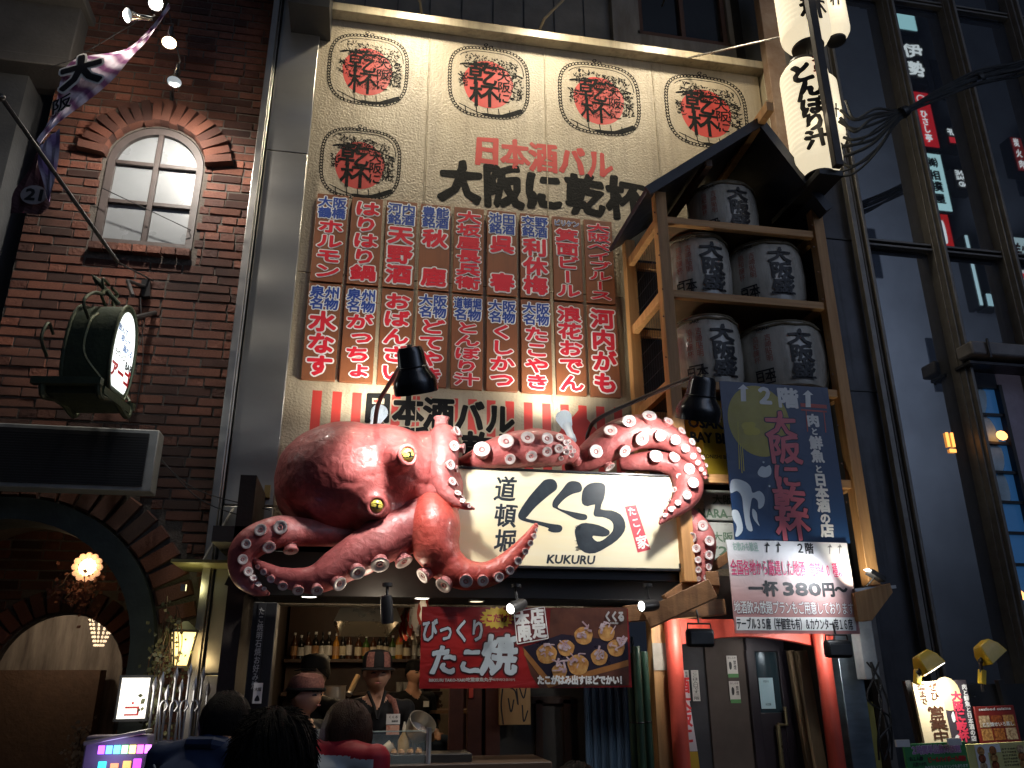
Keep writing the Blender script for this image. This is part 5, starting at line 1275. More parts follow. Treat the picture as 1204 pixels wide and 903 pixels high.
for k, (x, y) in enumerate(((742, 3), (750, 0), (759, 4))):
    pp = P(x, 800, 5.25 + .02 * y); o = empty('green_pole', (pp.x, pp.y, 0), ('left green pole beside the timber post', 'middle green pole beside the timber post', 'right green pole beside the timber post')[k], 'pole', 'green poles')
    a = MB(); a.tube([(pp.x, pp.y, .14), (pp.x, pp.y, P(x, (768, 760, 766)[k], pp.y).z)], .026, 12); part('pole', a, mat('green_bamboo', (.02, .05, .03), .4, sc=3), o)
    a = MB()
    for z in (.5, .9, 1.3): a.lathe([(.026, -.006), (.0285, 0), (.026, .006)], (pp.x, pp.y, z), n=12)
    part('ring', a, black, o)
# left dark jamb with vertical menu
jb = empty('door_jamb', (P(320, 800, 5.2).x, 5.2, 0), 'black jamb post with a narrow menu sign at the left of the shop opening', 'post')
x0, x1 = P(289, 800, 5.2).x, P(318, 800, 5.2).x
a = MB(); a.box(((x0 + x1) / 2, 5.3, 1.0), (x1 - x0, .2, 2.0)); part('post', a, black, jb, bevel=.004)
fj = Fr((0, 5.199, 0)); a = MB(); q0, q1 = P(299, 762, 5.19), P(308, 762, 5.19)
a.box(((q0.x + q1.x) / 2, 5.195, 1.72), (q1.x - q0.x, .008, .55)); part('menu_strip', a, flat('strip_black', (.02, .02, .022), .5), jb)
a = MB(); vtext(a, Fr((0, 5.19, 0)), 'たこ焼明石焼お好み焼', (q0.x + q1.x) / 2, 1.74, .035, .46, .02, .002); part('lettering', a, flat('dim_white', (.4, .4, .38), .5), jb, sharp=0)
o = empty('small_poster', P(303, 845, 5.15), 'small pale poster low on the steel pillar beside the jamb', 'poster'); q = P(303, 815, 5.15); a = MB(); a.box(q, (.05, .004, .11)); part('sheet', a, flat('notice_paper', (.55, .53, .5), .6), o); a = MB(); ff = Fr((0, 5.147, 0)); htext(a, ff, '大阪', q.x, q.z + .02, .04, .02, .02, .001); blob(a, ff, [(q.x - .015, q.z - .04), (q.x, q.z - .01), (q.x + .015, q.z - .04)], .001); part('print', a, ink_black, o, sharp=0)
# exhaust hood
hd = empty('exhaust_hood', (.4, 7, 2.1), 'stainless steel exhaust hood with slatted filters hanging from the kitchen ceiling', 'hood')
hA, hB = P(396, 723, 6.0), P(470, 723, 6.0); hC, hD = P(405, 754, 8.2), P(451, 754, 8.2); hz = 2.05
ss = mat('kitchen_steel', (.5, .45, .36), .3, metal=.6, var=.15, sc=3)
xs0, xs1 = hA.x, hB.x; y0, y1 = 6.05, 8.1
a = MB(); z0 = 1.95
rim = [(xs0, y0, z0), (xs1, y0, z0), (xs1, y1, z0), (xs0, y1, z0)]; top = [(xs0 + .1, y0 + .3, z0 + .28), (xs1 - .1, y0 + .3, z0 + .28), (xs1 - .1, y1 - .3, z0 + .28), (xs0 + .1, y1 - .3, z0 + .28)]
rimo = [(p[0] + (-.02 if i in (0, 3) else .02), p[1] + (-.02 if i < 2 else .02), z0 - .0) for i, p in enumerate(rim)]; topo = [(p[0], p[1], p[2] + .03) for p in top]
a.add(rim + top + rimo + topo, [(0, 1, 5, 4), (1, 2, 6, 5), (2, 3, 7, 6), (3, 0, 4, 7), (4, 5, 6, 7), (9, 8, 12, 13), (10, 9, 13, 14), (11, 10, 14, 15), (8, 11, 15, 12), (13, 12, 15, 14), (0, 8, 9, 1), (1, 9, 10, 2), (2, 10, 11, 3), (3, 11, 8, 0)]); part('hood_shell', a, ss, hd, sharp=20)
for k in range(5):
    a = MB(); a.box(((xs0 + xs1) / 2, 6.55 + k * .28, z0 + .2), (.16, .22, .05)); part('filter', a, mat('filter_steel', (.3, .26, .2), .3, metal=1), hd, bevel=.004)
a = MB(); a.tube([(xs1 - .12, 6.5, 2.12), (xs1 - .12, 7.7, 2.12)], .012, 8); part('hood_fill_tube', a, glow('tube_warm', (1, .85, .6), 6), hd)  # tube added to make the inside of the hood look lit
light('hood_fill', 'POINT', ((xs0 + xs1) / 2 - .0, 6.7, 2.05), 14, WARM, size=.05)  # unseen lamp added to brighten the hood steel
# shelf of bottles
shf = empty('bottle_shelf', (.2, 8.6, 0), 'dark wooden shelf and counter with crockery behind the cooks', 'shelf')
sz = P(460, 775, 8.6).z
xl, xr = P(415, 772, 8.6).x, P(520, 772, 8.6).x
xl = P(335, 772, 8.6).x
a = MB(); a.box(((xl + xr) / 2, 8.65, sz - .015), (xr - xl, .3, .03)); a.box(((xl + xr) / 2, 8.65, sz - .32), (xr - xl, .3, .03)); part('shelf_board', a, woodd, shf)
a = MB(); a.box(((xl + xr) / 2, 8.82, 1.6), (xr - xl, .03, 1.7)); part('back_board', a, mat('shelf_back', (.045, .02, .011), .6), shf)
rr = random.Random(11)
bcols = [('bottle_brown', (.06, .02, .006)), ('bottle_green', (.05, .11, .02)), ('bottle_amber', (.5, .22, .03)), ('bottle_black', (.012, .012, .012)), ('bottle_clear', (.35, .33, .28))]
bnames = ['brown bottle', 'green bottle', 'amber bottle', 'black bottle', 'clear bottle']
xq = 345; nb_ = 0
while xq < 512:
    w_ = rr.uniform(6.5, 9); ci = rr.choice((0, 0, 3, 3, 2, 4, 1, 0)); q = P(xq, 770, 8.58); q.z = sz + .001; r = M(w_, 450, 770, 8.6) * .5; h = rr.uniform(.21, .27)
    o = empty('bottle', q, ['%s on the back shelf, %s from the left end' % (bnames[ci], ('first', 'second', 'third', 'fourth', 'fifth', 'sixth', 'seventh', 'eighth', 'ninth', 'tenth', 'eleventh', 'twelfth', 'thirteenth', 'fourteenth', 'fifteenth', 'sixteenth', 'seventeenth', 'eighteenth', 'nineteenth', 'twentieth', 'twenty-first', 'twenty-second')[min(nb_, 21)])][0], 'bottle', 'bottles on the back shelf'); nb_ += 1
    a = MB(); a.lathe([(0, 0), (r, 0), (r, h * .58), (r * .85, h * .68), (r * .33, h * .8), (r * .3, h * .96), (r * .36, h), (0, h)], q, n=12); part('glass', a, flat(bcols[ci][0], bcols[ci][1], .12), o)
    a = MB(); a.lathe([(r * 1.03, h * .14), (r * 1.03, h * .5)], q, n=12); part('paper_label', a, (flat('label_cream', (.55, .48, .34), .6), flat('label_white', (.6, .58, .54), .6), flat('label_tan', (.4, .22, .1), .6))[rr.randrange(3)], o)
    a = MB(); a.lathe([(r * .38, h * .93), (r * .38, h * 1.03), (0, h * 1.03)], q, n=10); part('cap', a, rr.choice((white_ink, ink_black, flat('cap_gold', (.4, .26, .06), .3))), o)
    xq += w_ * 1.04 + (0 if rr.random() < .8 else 4)
for k, (x, y, n_) in enumerate(((470, 795, 'glass'), (478, 797, 'glass'), (484, 796, 'glass'), (495, 795, 'glass'), (350, 797, 'jar'))):
    q = P(x, y, 8.55); q.z = sz - .304; a = MB(); a.lathe([(0, 0), (.03, 0), (.035, .09), (.03, .09), (.026, .01)], q, n=12); o = part(n_ if n_ != 'glass' else 'drinking_glass', a, flat('glassware', (.4, .38, .34), .15), loc=q, cat=n_, group='glasses on the lower shelf' if n_ == 'glass' else None, label=('drinking glass on the lower back shelf, %s' % ('leftmost', 'second from left', 'third from left', 'rightmost')[k]) if k < 4 else 'small clay jar at the left end of the lower shelf')
# fringe curtain in red and white running into the depth
fc = empty('fringe_curtain', (.95, 6.5, 2.0), 'red and white paper fringe hanging along the right side of the kitchen ceiling', 'curtain')
rr = random.Random(3)
for k in range(26):
    t = k / 25; y = 5.55 + t * 2.3; x = P(494, 730, 5.55).x + .02 * math.sin(k) + .02
    zt, zb_ = 2.12, 1.93 - rr.uniform(0, .05) + .02 * math.sin(k * 2.1)
    a = MB(); pts = [(x + rr.uniform(-.01, .01), y + rr.uniform(-.012, .012) , zt + (zb_ - zt) * j / 5) for j in range(6)]; a.tube(pts, [.005, .016, .024, .026, .026, .01], 6, flat=.5)
    part('strand', a, (flat('fringe_white', (.62, .52, .4), .8), flat('fringe_red', (.5, .05, .025), .8))[k % 2 if k % 5 else 0], fc)
a = MB(); a.bar((x, 5.5, 2.14), (x, 8, 2.14), .03); part('rail', a, woodd, fc)
# patterned panel, blue screen, table and far customers
o = empty('patterned_screen', P(485, 790, 9.4), 'pale screen with a dark floral pattern at the back right of the shop', 'screen'); q0, q1 = P(470, 760, 9.4), P(500, 850, 9.4)
a = MB(); a.box(((q0.x + q1.x) / 2 + .1, 9.45, 1.5), (q1.x - q0.x + .3, .04, 1.6)); part('panel', a, mat('screen_pale', (.32, .25, .17), .7), o)
a = MB(); ff = Fr((0, 9.43, 0))
for k in range(90): u, v = q0.x + rr.uniform(-.03, .5), rr.uniform(1.2, 2.2); blob(a, ff, [(u + .018 * math.cos(j) * rr.uniform(.5, 1.3), v + .018 * math.sin(j) * rr.uniform(.5, 1.3)) for j in range(6)], .001 + k * 1e-5)
part('pattern', a, flat('screen_pattern', (.07, .04, .03), .7), o, kind='stuff', sharp=0)
o = empty('blue_screen', P(463, 795, 9.2), 'glowing blue screen at the back of the shop behind the cook', 'screen'); q0, q1 = P(456, 772, 9.2), P(472, 822, 9.2)
a = MB(); a.box(((q0.x + q1.x) / 2, 9.2, (q0.z + q1.z) / 2), (q1.x - q0.x, .03, q0.z - q1.z)); part('frame', a, black, o); a = MB(); a.box(((q0.x + q1.x) / 2, 9.183, (q0.z + q1.z) / 2), (q1.x - q0.x - .03, .004, q0.z - q1.z - .04)); part('display', a, glow('blue_display', (.02, .09, .5), 1.1), o)
o = empty('dining_table', P(515, 845, 8.4), 'wooden table with stools at the back right of the shop', 'table'); q = P(515, 836, 8.2)
a = MB(); a.box((q.x, 8.2, q.z), (.75, .5, .03)); part('table_top', a, mat('table_wood', (.14, .07, .03), .5), o)
for sx in (-.33, .33):
    for sy in (-.2, .2): a = MB(); a.box((q.x + sx, 8.2 + sy, q.z / 2 + .05), (.04, .04, q.z - .12)); part('leg', a, woodd, o)
# wooden picture
o = empty('wooden_picture', P(606, 830, 6.0), 'pale wooden plaque with black brush marks hanging below the banner', 'picture')
q0, q1 = P(588, 806, 5.98), P(624, 852, 6.0); a = MB(); a.box(((q0.x + q1.x) / 2, 6.02, (q0.z + q1.z) / 2), (q1.x - q0.x, .05, q0.z - q1.z)); part('plaque', a, mat('plaque_wood', (.38, .22, .08), .55, col2=(.48, .3, .13), sc=3, stretch=(6, 1, .8)), o, bevel=.003)
a = MB(); ff = Fr((0, 5.995, 0)); cx_ = (q0.x + q1.x) / 2
for pts in (((-.09, .12), (-.1, 0), (-.085, -.14)), ((-.04, .13), (.0, .1), (.02, .0), (.01, .12)), ((.03, .13), (.06, .05), (.08, .13)), ((-.05, .05), (-.03, -.05), (-.01, .04)), ((.05, .0), (.06, -.12), (.09, -.04))): stroke(a, ff, [(cx_ + p[0], (q0.z + q1.z) / 2 + p[1] * .9) for p in spl(pts, 5)], .005, .001)
part('brush_marks', a, ink_black, o, sharp=0)
o = empty('red_ornament', P(554, 800, 6.1), 'small red hanging ornament beside the wooden plaque', 'ornament'); q = P(554, 812, 6.08); a = MB(); a.box(q, (.03, .02, .1)); part('tassel', a, red, o, bevel=.004); a = MB(); a.tube([q + Vector((0, 0, .05)), q + Vector((0, 0, .25))], .003, 5); part('cord', a, ink_black, o)
# counter
ct = empty('counter', (.5, 4.95, 0), 'takoyaki serving counter with a clear glass guard and steel trims', 'counter')
cz = P(450, 898, 5.0).z
a = MB(); a.box((.35, 5.15, cz / 2), (1.6, .5, cz)); part('counter_body', a, mat('counter_dark', (.06, .035, .02), .5), ct, bevel=.006)
gz = P(430, 861, 4.93).z
gm = bpy.data.materials.new('guard_glass'); gm.use_nodes = True; b_ = gm.node_tree.nodes['Principled BSDF']; b_.inputs['Base Color'].default_value = (.6, .7, .68, 1); b_.inputs['Roughness'].default_value = .03; b_.inputs['Alpha'].default_value = .1
gx0, gx1 = P(372, 870, 4.93).x, P(500, 870, 4.93).x
a = MB(); a.box(((gx0 + gx1) / 2, 4.93, (cz + gz) / 2), (gx1 - gx0, .008, gz - cz)); part('glass_guard', a, gm, ct)
a = MB(); a.box(((gx0 + gx1) / 2, 4.93, gz + .003), (gx1 - gx0, .012, .006)); part('glass_edge', a, flat('glass_edge', (.35, .4, .36), .2), ct)
for x_ in (gx0, gx1 + .02): a = MB(); a.tube([(x_, 4.93, cz - .1), (x_, 4.93, gz + .02)], .015, 10); part('guard_post', a, steel, ct)
a = MB(); q = P(480, 896, 5.1); a.box((q.x, 5.1, cz + .02), (.7, .25, .05)); part('griddle', a, mat('griddle_iron', (.05, .045, .04), .4, metal=.6), ct, bevel=.004)
rr = random.Random(2)
for k in range(14): q = P(432 + (k % 7) * 10 + rr.uniform(-1, 1), 893 + (k // 7) * 6, 5.0 + .12 * (1 - k // 7)); q.z = cz + .055; a = MB(); a.ball(q, .02, 8); part('takoyaki_ball', a, mat('dough_brown', (.35, .17, .05), .4, sc=30), loc=q, cat='takoyaki', group='takoyaki balls cooking on the griddle', label='golden takoyaki ball on the griddle, %s from the left in the %s row' % (('first', 'second', 'third', 'fourth', 'fifth', 'sixth', 'seventh')[k % 7], ('rear', 'front')[k // 7]))
o = empty('metal_bowl', P(485, 865, 5.15), 'shiny upturned steel bowl beside the guard post', 'bowl'); q = P(486, 868, 5.15); a = MB(); a.lathe([(.0, 0), (.05, .01), (.075, .05), (.085, .13), (.08, .13), (.07, .055), (0, .02)], q, (.3, -.5, .6), 24); part('bowl', a, ss, o); a = MB(); a.tube([q, P(488, 890, 5.15)], .01, 6); part('handle', a, steel, o)
o = empty('paper_roll', P(452, 882, 5.05), 'cream paper wrapper roll held on the counter in front of the cook', 'paper'); a = MB(); a.tube([P(446, 890, 5.03), P(462, 876, 5.03)], .035, 14); part('roll', a, flat('paper_cream', (.55, .45, .3), .6), o); a = MB(); a.tube([P(445, 891, 5.03), P(463, 875, 5.03)], .012, 10); part('core', a, flat('core_brown', (.2, .12, .06), .8), o)
o = empty('sauce_bottle', P(474, 882, 5.1), 'cloudy amber sauce bottle behind the glass guard', 'bottle'); q = P(474, 893, 5.1); a = MB(); a.lathe([(0, 0), (.035, 0), (.035, .1), (.012, .14), (.012, .16), (0, .16)], q, n=14); part('body', a, flat('sauce_amber', (.4, .25, .08), .3), o); a = MB(); a.lathe([(.014, .15), (.004, .2), (0, .2)], q, n=10); part('nozzle', a, flat('label_cream', (.55, .48, .34), .6), o)
o = empty('stock_pot', P(386, 830, 6.6), 'steel stock pot on the back counter between the cooks', 'pot'); q = P(389, 834, 6.6); a = MB(); a.lathe([(0, 0), (.1, 0), (.1, .16), (.105, .165), (.09, .165), (.09, .02)], q, n=20); part('pot', a, ss, o); a = MB(); a.tube([q + Vector((-.1, -.02, .12)), q + Vector((-.13, -.05, .12)), q + Vector((-.1, -.07, .12))], .006, 6); part('handle', a, steel, o)
o = empty('rolling_stick', P(415, 808, 6.6), 'pale wooden stick leaning behind the cook shoulder', 'stick'); a = MB(); a.tube([P(411, 815, 6.55), P(421, 794, 6.6)], .02, 10); part('stick', a, flat('stick_wood', (.55, .36, .16), .5), o); a = MB(); a.tube([P(410, 817, 6.54), P(411, 815, 6.55)], .024, 10); part('ferrule', a, steel, o)
a = MB(); a.box(((P(330, 880, 6.3).x + P(395, 880, 6.3).x) / 2, 6.6, .62), (.6, .5, 1.24)); part('back_counter', a, woodd, rm)

# ================================================================== TAKOYAKI BANNER
YBn = 4.96
o, x0, x1, z0, z1, f_ = board_from(((495, 715), (740, 714), (741, 807), (494, 811)), YBn, 'takoyaki_banner', 'dark red hanging banner advertising big takoyaki, photo of dumplings on its right half', 'banner', poster_mat('banner_red', (.22, .008, .008), (.09, .005, .006), 0, .6, (.28, .012, .01)), .006)


def Zb(x, y): return uv(480 + x / 3.884, 680 + y / 3.884, YBn)


kb = dict(Zf=Zb, sc_=3.884, Yq=YBn)
mb1, mb = MB(), MB()
for m_, d_, l_ in ((mb1, .09, .001), (mb, .03, .0028)):
    rr_(m_, f_, 'びっくり', 208, 240, 240, 88, d_, l_, wob=.04, **kb)
    for c, (x, y, s_) in zip('たこ焼', ((160, 375, 120), (285, 378, 110), (415, 350, 160))): u, v = Zb(x, y); char(m_, f_, c, u, v, M(s_ / 3.884, 600, 750, YBn), M(s_ * 1.05 / 3.884, 600, 750, YBn), d_ * .8 + .02, l_, wob=.06, sk=.12)
part('lettering_edge', mb1, flat('maroon_dark', (.06, .005, .005), .5), o, sharp=0); part('lettering', mb, flat('banner_white', (.42, .47, .5), .45), o, sharp=0)
mb = MB(); u, v = Zb(178, 465); line(mb, f_, 'BIKKURI TAKO-YAKI', u, v, M(160 / 3.884, 600, 750, YBn), M(12 / 3.884, 600, 750, YBn), .07, .0012); rr_(mb, f_, '吃驚章魚丸子', 325, 463, 100, 15, .04, .0012, **kb); u, v = Zb(436, 463); line(mb, f_, '빅쿠리다코야키', u, v, M(100 / 3.884, 600, 750, YBn), M(12 / 3.884, 600, 750, YBn), .02, .0012); part('small_lettering', mb, flat('banner_grey', (.45, .42, .38), .5), o, sharp=0)
mb = MB(); u0, v0 = Zb(405, 180); pts = []
for k in range(36): r = 1 if k % 2 else .8; pts.append((u0 + M(82 / 3.884, 600, 750, YBn) * r * math.cos(2 * PI * k / 36), v0 + M(50 / 3.884, 600, 750, YBn) * r * math.sin(2 * PI * k / 36)))
poly(mb, f_, pts, .0008); part('yellow_burst', mb, flat('burst_yellow', (.55, .36, .02), .5), o, sharp=0)
mb = MB(); rr_(mb, f_, 'ここだけ！', 405, 182, 145, 34, .05, .003, rot=-.06, **kb); part('burst_lettering', mb, flat('burst_red', (.35, .02, .02), .5), o, sharp=0)
mb = MB(); pl = [Zb(520, 310), Zb(640, 290), Zb(650, 137), Zb(998, 133), Zb(1008, 488), Zb(600, 500), Zb(560, 440)]; poly(mb, f_, pl, .0007); ph = part('photo_backdrop', mb, mat('photo_brown', (.06, .018, .01), .4, col2=(.12, .04, .02), sc=9), o, sharp=0)
mb = MB(); poly(mb, f_, [Zb(525, 315), Zb(700, 255), Zb(1003, 290), Zb(1004, 370), Zb(700, 470), Zb(655, 470)], .0012); part('dark_plate', mb, flat('plate_slate', (.02, .014, .025), .3), ph, sharp=0)
mb = MB(); poly(mb, f_, [Zb(655, 470), Zb(1004, 372), Zb(1006, 400), Zb(640, 500), Zb(530, 350), Zb(525, 315)], .0016); part('tray_edge', mb, mat('tray_wood', (.3, .12, .03), .4, sc=12), ph, sharp=0)
dough = mat('dough_print', (.36, .13, .03), .35, col2=(.62, .36, .12), sc=26); shave = mat('bonito_print', (.6, .5, .5), .4, col2=(.3, .16, .2), sc=30)
mb = MB(); m3 = MB(); rr = random.Random(9)
for i, (x, y, r) in enumerate(((632, 345, 48), (720, 318, 40), (800, 262, 44), (775, 395, 50), (872, 360, 40), (948, 318, 42), (905, 250, 40), (690, 425, 36))):
    u, v = Zb(x, y); R_ = M(r / 3.884, 600, 750, YBn)
    poly(mb, f_, [(u + R_ * (1 + .05 * math.sin(5 * t)) * math.cos(t), v + R_ * .9 * math.sin(t)) for t in [2 * PI * k / 20 for k in range(20)]], .0022 + i * .0002)
    for j in range(7):
        a_ = rr.uniform(0, 6.28); p = (u + R_ * .6 * math.cos(a_), v + R_ * .2 + R_ * .5 * math.sin(a_)); stroke(m3, f_, spl([p, (p[0] + rr.uniform(-.02, .02), p[1] + rr.uniform(0, .03)), (p[0] + rr.uniform(-.04, .04), p[1] + rr.uniform(0, .05))], 3), rr.uniform(.003, .008), .0045 + j * .0001 + i * .0005)
part('takoyaki_print', mb, dough, ph, sharp=0); part('bonito_print', m3, shave, ph, sharp=0)
mb = MB(); poly(mb, f_, [Zb(480, 150), Zb(622, 128), Zb(640, 276), Zb(495, 302)], .0065); part('framed_box', mb, flat('box_maroon', (.12, .012, .012), .5), o, sharp=0)
mb = MB()
for c, (x, y) in zip('本店限定', ((520, 188), (588, 172), (530, 252), (597, 238))): u, v = Zb(x, y); char(mb, f_, c, u, v, M(62 / 3.884, 600, 750, YBn), M(66 / 3.884, 600, 750, YBn), .06, .0075, rot=.08)
for a_, b2 in (((482, 152), (620, 131)), ((620, 131), (638, 274)), ((638, 274), (497, 300)), ((497, 300), (482, 152))): stroke(mb, f_, [Zb(*a_), Zb(*b2)], .0025, .0075)
px_h(mb, 'たこがはみ出すほどでかい！', 480 + 588 / 3.884, 680 + 465 / 3.884, 405 / 3.884, 10.5, YBn, f_, .07, .0085)
part('white_lettering', mb, white_ink, o, sharp=0)
mb = MB(); u, v = Zb(937, 178)
px_h(mb, 'くくる', 480 + 895 / 3.884, 680 + 175 / 3.884, 90 / 3.884, 12, YBn, f_, .09, .0085); line(mb, f_, 'KUKURU', u, v - .035, .05, .01, .08, .0085); part('logo_lettering', mb, flat('logo_grey', (.4, .4, .4), .5), o, sharp=0)

# ================================================================== PEOPLE
skin = mat('skin', (.46, .25, .16), .5, var=.06, sc=12); hairm = mat('black_hair', (.006, .005, .0045), .6, spec=.12, bump=.6, bsc=90, stretch=(4, 4, .6)); hairb = mat('brown_hair', (.045, .018, .009), .5, spec=.25, bump=.7, bsc=90, stretch=(5, 5, .5))
cl_black = mat('black_uniform', (.007, .007, .008), .8, spec=.25, bump=.4, bsc=12); cl_blue = mat('blue_jacket', (.012, .03, .09), .7, bump=.5, bsc=9); cl_dark = mat('dark_trousers', (.015, .015, .02), .8)


def head_mesh(mb, c, s, yaw, pitch=0):
    """skull, brow, nose, lips, chin and ears; c = centre of the head, s = head height"""
    R = Matrix.Rotation(yaw, 3, 'Z') @ Matrix.Rotation(pitch, 3, 'X'); n, k2 = 28, 22; vs = []; fs = []
    for j in range(k2 + 1):
        t = -PI / 2 + PI * j / k2
        for k in range(n):
            a = 2 * PI * k / n; x, y, z = math.cos(t) * math.sin(a), -math.cos(t) * math.cos(a), math.sin(t)
            w_ = .74 + .06 * z - .20 * max(0, -z - .15) ** 1.1; d_ = .92 - .10 * max(0, -z)
            fx = max(0, -y); g = lambda cx, cz, sx, sz: math.exp(-((x - cx) / sx) ** 2 - ((z - cz) / sz) ** 2) * fx
            o = -.07 * (g(.3, .02, .16, .13) + g(-.3, .02, .16, .13)) + .05 * (g(.3, .2, .25, .07) + g(-.3, .2, .25, .07)) + .04 * (g(.38, -.22, .2, .2) + g(-.38, -.22, .2, .2))
            nose = .20 * math.exp(-(x / .11) ** 2) * fx * max(0, min(1, (.14 - z) / .36)) * (1 if z > -.27 else math.exp(-((z + .27) / .05) ** 2))
            lip = .05 * g(0, -.43, .2, .05) + .045 * g(0, -.53, .17, .05) - .03 * g(0, -.48, .2, .02) + .05 * g(0, -.8, .25, .14)
            v = Vector((x * w_, y * d_ - (o + nose + lip) * 1.0, z * 1.0)); v.y -= .06 * max(0, -z) * fx
            vs.append(Vector(c) + R @ (v * (s / 2)))
    for j in range(k2):
        for k in range(n): fs.append((j * n + k, j * n + (k + 1) % n, (j + 1) * n + (k + 1) % n, (j + 1) * n + k))
    mb.add(vs, fs)
    for sx in (-1, 1): mb.ball(Vector(c) + R @ Vector((sx * .37 * s, .02 * s, -.02 * s)), (.035 * s, .07 * s, .12 * s), 10, R=R)
    return R


def hand(mb, w_, d, palm_n, s=.09, m=0):
    """palm, four unequal bent fingers and a thumb"""
    w_ = Vector(w_); d = Vector(d).normalized(); pn = Vector(palm_n); pn = (pn - d * pn.dot(d)).normalized(); sd = d.cross(pn)
    mb.tube([w_, w_ + d * s * .5, w_ + d * s], [s * .28, s * .42, s * .38], 10, flat=.5)
    for i, l in enumerate((.78, .9, .82, .62)):
        b = w_ + d * s * .92 + sd * s * (.3 - .2 * i); p1 = b + d * s * l * .4; p2 = p1 + (d * .75 + pn * .6).normalized() * s * l * .34; p3 = p2 + (d * .3 + pn * .9).normalized() * s * l * .26
        mb.tube([b, p1, p2, p3], [s * .1, s * .095, s * .085, s * .065], 8); mb.ball(p3, s * .066, 8)
    b = w_ + d * s * .3 + sd * s * .36; p1 = b + (d * .6 + sd * .7).normalized() * s * .4; p2 = p1 + (d * .9 + pn * .4).normalized() * s * .32; mb.tube([b, p1, p2], [s * .13, s * .11, s * .08], 8)


